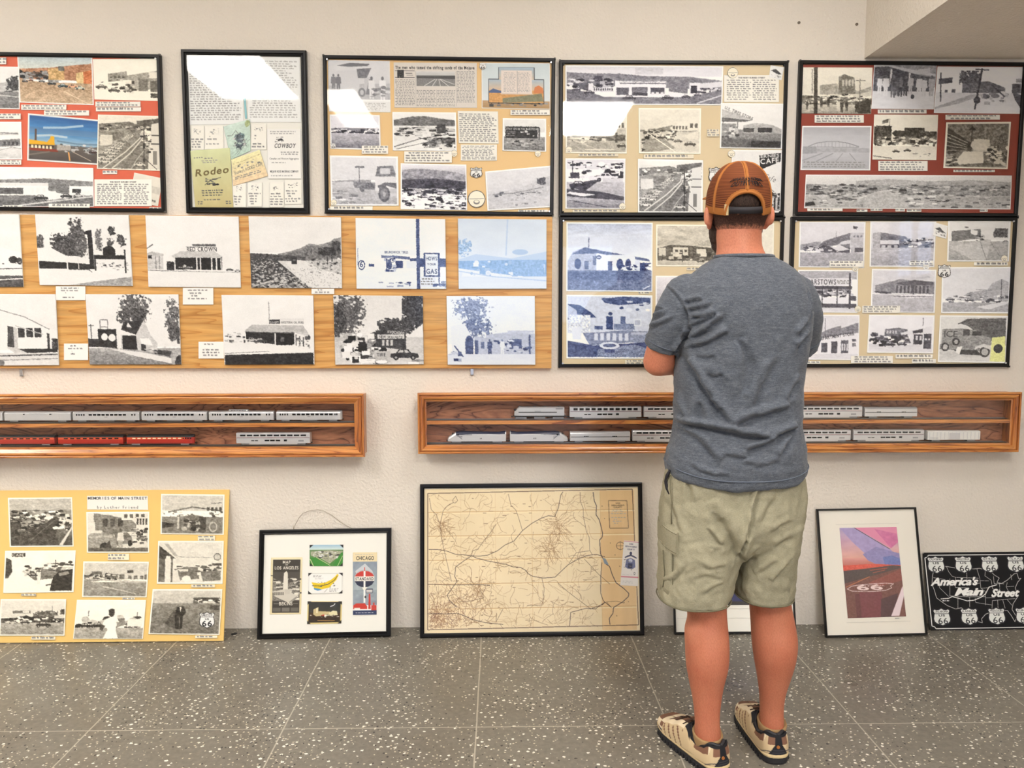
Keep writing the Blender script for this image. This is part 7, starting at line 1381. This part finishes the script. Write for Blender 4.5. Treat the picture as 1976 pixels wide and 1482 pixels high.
for k in range(41):
    t = math.pi * k / 40; az, el = 35.5 * math.cos(t), EL0 + 27.5 * math.sin(t); P_.append(H_(*cap_xyz(az, el, .001)))
b.tube(P_, .0042, 8); capadd(b.build('opening_trim', M['cap_orange'], None, True))
b = MB(); 
for az0 in (-120, -60, 0, 60, 120):
    P_ = [H_(*cap_xyz(az0, el, .0012)) for el in np.linspace(EL0 + (28 if az0 == 0 else 0), 88, 24)]; b.tube(P_, [.0030 if q < 20 else .002 for q in range(24)], 6)
capadd(b.build('panel_seams', M['cap_orange'], None, True))
b = MB(); b.sphere(H_(0, 0, .1165), .007, .007, .003); capadd(b.build('button', M['cap_orange'], None, True))
b = MB(); A = [H_(*cap_xyz(az, EL0 + 3, .0015)) for az in np.linspace(-34, 34, 24)]; A2 = [H_(*cap_xyz(az, EL0 + 11, .0015)) for az in np.linspace(-34, 34, 24)]
b.add(A + A2, [(i, i + 1, i + 25, i + 24) for i in range(23)]); o = b.build('strap', M['cap_black'], None, True); sd = o.modifiers.new('t', 'SOLIDIFY'); sd.thickness = .0025; capadd(o)
b = MB(); A = [H_(*cap_xyz(az, EL0 + q, .004)) for q in (1, 13) for az in (-37, -33.5, -30)]; b.add(A, [(0, 1, 4, 3), (1, 2, 5, 4)]); o = b.build('strap_tab', M['strap_tab'], None); sd = o.modifiers.new('t', 'SOLIDIFY'); sd.thickness = .002; capadd(o)
# brim
b = MB(); top, bot = [], []
nb = 28
for i in range(7):
    q = i / 6
    for j in range(nb + 1):
        a = math.radians(-54 + 108 * j / nb); ex = .001 + .068 * q * math.cos(a * 1.15) ** .6
        x0, y0, z0 = cap_xyz(180 - math.degrees(a), EL0 + 4); x = x0 * (1 + .16 * q); y = y0 + ex; z = z0 + .022 + .010 * q - (abs(math.sin(a)) ** 2) * .014 * q - .002
        top.append(H_(x, y, z)); bot.append(H_(x, y, z - .003))
w_ = nb + 1; F_ = [(i * w_ + j, i * w_ + j + 1, (i + 1) * w_ + j + 1, (i + 1) * w_ + j) for i in range(6) for j in range(nb)]
m0 = len(top); rim = list(range(w_)) + [i * w_ + nb for i in range(1, 7)] + [6 * w_ + j for j in range(nb - 1, -1, -1)] + [i * w_ for i in range(5, 0, -1)]
b.add(top + bot, F_ + [tuple(k + m0 for k in reversed(f)) for f in F_] + [(rim[k], rim[k] + m0, rim[(k + 1) % len(rim)] + m0, rim[(k + 1) % len(rim)]) for k in range(len(rim))]); capadd(b.build('brim', M['cap_orange'], None, True))
# embroidery on the rear panels
b = MB()
for txt, e0, hgt, wid in (('CANADIAN GUIDER', 29.5, 3.2, 58), ('OUTFITTERS', 22.0, 4.5, 54)):
    T, wv = text_tris(txt, 'b', wide=1.0, gap=.2); 
    for t in T:
        vv = []
        for p in t:
            u = (p[0] / wv - .5); az = u * wid * (1 + .25 * (1 - p[1])); el = e0 + p[1] * hgt * 1.5 - 13 * u * u
            vv.append(H_(*cap_xyz(az * .92, el, .0042)))
        b.add(vv, [(0, 1, 2)])
o = b.build('embroidered_lettering', M['cap_thread'], None); sd = o.modifiers.new('t', 'SOLIDIFY'); sd.thickness = .0008; capadd(o)

# --- shoes and socks
vcol_mat('shoe_upper', .75, .25)
def shoe(heel, toe, rt):
    heel, toe = Vector(heel), Vector(toe); L = (toe - heel).length; a = math.atan2(toe.y - heel.y, toe.x - heel.x)
    r = empty('shoe'); r.location = heel; r.rotation_euler = (0, 0, a)
    def wdt(s):
        w = .037 + .013 * math.sin(min(1, max(0, (s - .1)) * 1.45) * math.pi * .5)
        if s < .13: w *= math.sqrt(max(0, 1 - ((.13 - s) / .13) ** 2)) ** .8
        if s > .70: w *= math.sqrt(max(0, 1 - ((s - .70) / .30) ** 2)) ** .85
        return w
    def top(s):
        P_ = ((0, .084), (.06, .088), (.14, .074), (.24, .066), (.34, .074), (.42, .094), (.52, .092), (.66, .072), (.80, .056), (.92, .048), (1, .036))
        for (x0, y0), (x1, y1) in zip(P_[:-1], P_[1:]):
            if s <= x1: t = (s - x0) / (x1 - x0); t = t * t * (3 - 2 * t); return y0 + (y1 - y0) * t
        return .036
    NP, NV_ = 240, 64; loop = []
    for k in range(NP):      # outline, starting at the middle of the heel
        t = 2 * math.pi * k / NP; s = .5 - .5 * math.cos(t); s = s ** 1.0; loop.append((s, (1 if t < math.pi else -1) * wdt(s)))
    acc = [0.0]
    for k in range(1, NP): acc.append(acc[-1] + math.hypot((loop[k][0] - loop[k - 1][0]) * L, loop[k][1] - loop[k - 1][1]))
    tot = acc[-1]; arc = [min(q, tot - q) for q in acc]
    V_, C_ = [], []; zb = .022
    tan, brn, blk, gry, lt = (200, 178, 142), (122, 88, 70), (30, 30, 34), (84, 80, 78), (222, 206, 176)
    for i in range(NV_ + 1):
        v = i / NV_
        for k in range(NP):
            s, w = loop[k]; l = arc[k] * 1000; h = top(s); op = min(1, max(0, (.44 - s) / .10))    # op: opening zone
            z = zb + (h - zb) * math.sin(v * math.pi / 2) ** (.85 + .15 * op) if op < 1 else zb + (h - zb) * v
            kk = math.cos(v * math.pi / 2) ** .42; ko = 1 - .16 * v ** 2
            y = w * (kk * (1 - op) + ko * op); x = s * L + (.010 * v ** 2.2) * max(0, 1 - s / .16)
            bulge = .0018 * math.sin(v * math.pi) ; y += math.copysign(bulge, y) if abs(w) > .004 else 0
            V_.append((x, y, z)); u = (z - zb) / (h - zb + 1e-6); c_ = tan; zz = z * 1000
            if s < .44:
                if u > .90: c_ = blk
                elif l < 7 and zz > 50: c_ = blk
                elif zz < 56 and l < 9 + (56 - zz) * .62: c_ = (58, 58, 64) if (int(zz / 3.2) % 2 and zz < 46 and l < 5 + (56 - zz) * .5) else (36, 36, 41)
                elif l < 26 and 58 < zz < 80 and l > 7: c_ = brn
                elif 28 < l < 40 and zz > 44 and zz > 96 - (l - 28) * 3.2: c_ = lt
                elif 40 <= l < 100 and u > .58 + (l - 40) * .002: c_ = brn
                elif 14 < l < 60 and (18 + 8 * math.sin(l * .07) < zz - 12 < 21 + 8 * math.sin(l * .07)): c_ = gry
                elif zz < 34 and int((zz + l * .12) / 3) % 3 == 0: c_ = (164, 142, 110)
            elif s < .78:
                q = (l - 0.55 * zz) % 26
                if v > .86: c_ = brn if int(l / 5) % 3 else (60, 46, 38)
                elif .34 < u < .80 and q < 7: c_ = brn
                elif u < .34 and q < 4: c_ = (88, 62, 46)
                elif u > .84: c_ = lt
            else:
                if u > .86 and s > .84: c_ = brn
                elif u < .34: c_ = gry
                elif .5 < u < .8 and .78 < s < .84: c_ = brn
                else: c_ = lt
            C_.append(lin(c_))
    F_ = [(i * NP + k, i * NP + (k + 1) % NP, (i + 1) * NP + (k + 1) % NP, (i + 1) * NP + k) for i in range(NV_) for k in range(NP)]
    me = bpy.data.meshes.new('shoe_upper'); me.from_pydata(V_, [], F_); me.polygons.foreach_set('use_smooth', [True] * len(F_))
    at = me.color_attributes.new('Col', 'FLOAT_COLOR', 'POINT'); at.data.foreach_set('color', np.concatenate([np.array(C_), np.ones((len(C_), 1))], 1).astype(np.float32).ravel())
    up = link('upper', me, r, [M['shoe_upper']]); sd = up.modifiers.new('t', 'SOLIDIFY'); sd.thickness = .004; sd.offset = -1
    b = MB(); R_ = []
    prof = [(sq * L + (.004 if sq > .5 else -.004) * abs(2 * sq - 1) ** 3, w + math.copysign(.0035, w) if abs(w) > .002 else w) for sq, w in loop[::4]]
    for z, k in ((.0005, .95), (.006, 1.0), (.014, 1.0), (.024, .97)): R_.append([(L / 2 + (x - L / 2) * (.985 if z < .001 else 1), y * k, z + (.006 if x > L * .93 else 0) * (z < .02)) for x, y in prof])
    b.rings(R_)
    for i in range(2, 18):      # lugs along the edge
        s = i / 19.5
        for sg in (-1, 1): b.box(s * L - .004, sg * (wdt(s) + .0035) - .003, .0006, s * L + .004, sg * (wdt(s) + .0035) + .003, .012, 0)
    b.build('sole', M['shoe_black'], r)
    b = MB(); b.rings([[(L / 2 + (x - L / 2) * k2, y * k, z) for x, y in prof] for z, k, k2 in ((.0215, 1.0, 1.005), (.026, 1.03, 1.008), (.031, .99, 1.0))]); b.build('midsole', M['strap_tab'], r)
    # laces
    for k in range(5):
        s = .455 + k * .052; z = top(s) + .001; b = MB(); b.tube([(s * L, -.026, z - .013), (s * L + .006, -.012, z - .002), (s * L + .010, 0, z + .002), (s * L + .006, .012, z - .002), (s * L, .026, z - .013)], .0022, 6); b.build('lace', M['lace'], r, True)
    b = MB()
    for sg in (-1, 1): b.tube([(.44 * L, 0, .098), (.45 * L, sg * .018, .103), (.48 * L, sg * .036, .092), (.53 * L, sg * .034, .084), (.49 * L, sg * .010, .096)], .0018, 6)
    b.build('lace', M['lace'], r, True)
    MB().cyl((-.0035, 0, .054), .0048, .006, 0, 14).build('heel_dot', M['cap_orange'], r)
    b = MB(); P_ = []
    for t in np.linspace(0, 2 * math.pi, 49):
        s = .225 + .215 * math.cos(t) * -1; k_ = 1 - .17; P_.append((s * L + .010 * max(0, 1 - s / .16), math.copysign(min(wdt(max(s, .012)) * k_, .0365) * abs(math.sin(t)) ** .7, math.sin(t)), top(max(s, 0)) - .001))
    b.tube(P_, .0055, 8); b.build('ankle_collar', M['shoe_black'], r, True)
    b = MB(); b.rings([[(L * (.22 + .19 * math.cos(t)), .033 * math.sin(t), z) for t in np.linspace(0, 2 * math.pi, 24, endpoint=False)] for z in (.030, .046)]); b.build('insole', M['shoe_black'], r)
    r.parent = man; r.matrix_parent_inverse = Matrix.Translation(-MO); return r
shoe((.6300, -1.052, 0), (.524, -.785, 0), False); shoe((.8060, -1.000, 0), (.806, -.712, 0), True)
for (px, py0, w0, y) in ((1365.5, 1412, 27, YL), (1489.5, 1390, 25.5, YR)):
    b = MB(); T_ = []
    for dz, k in ((-.085, .9), (-.05, .98), (-.02, 1.0), (-.004, 1.06), (.002, 1.0), (-.003, .90)):
        R = rg(py0, px - w0 * k, px + w0 * k, .043 * k, y, 28, 2.1); tl = .012; T_.append([(p[0], p[1], p[2] + dz + (p[1] - y) * .18) for p in R])
    b.rings(T_, cap=True); attach(b.build('sock', M['sock_tan'], None, True))
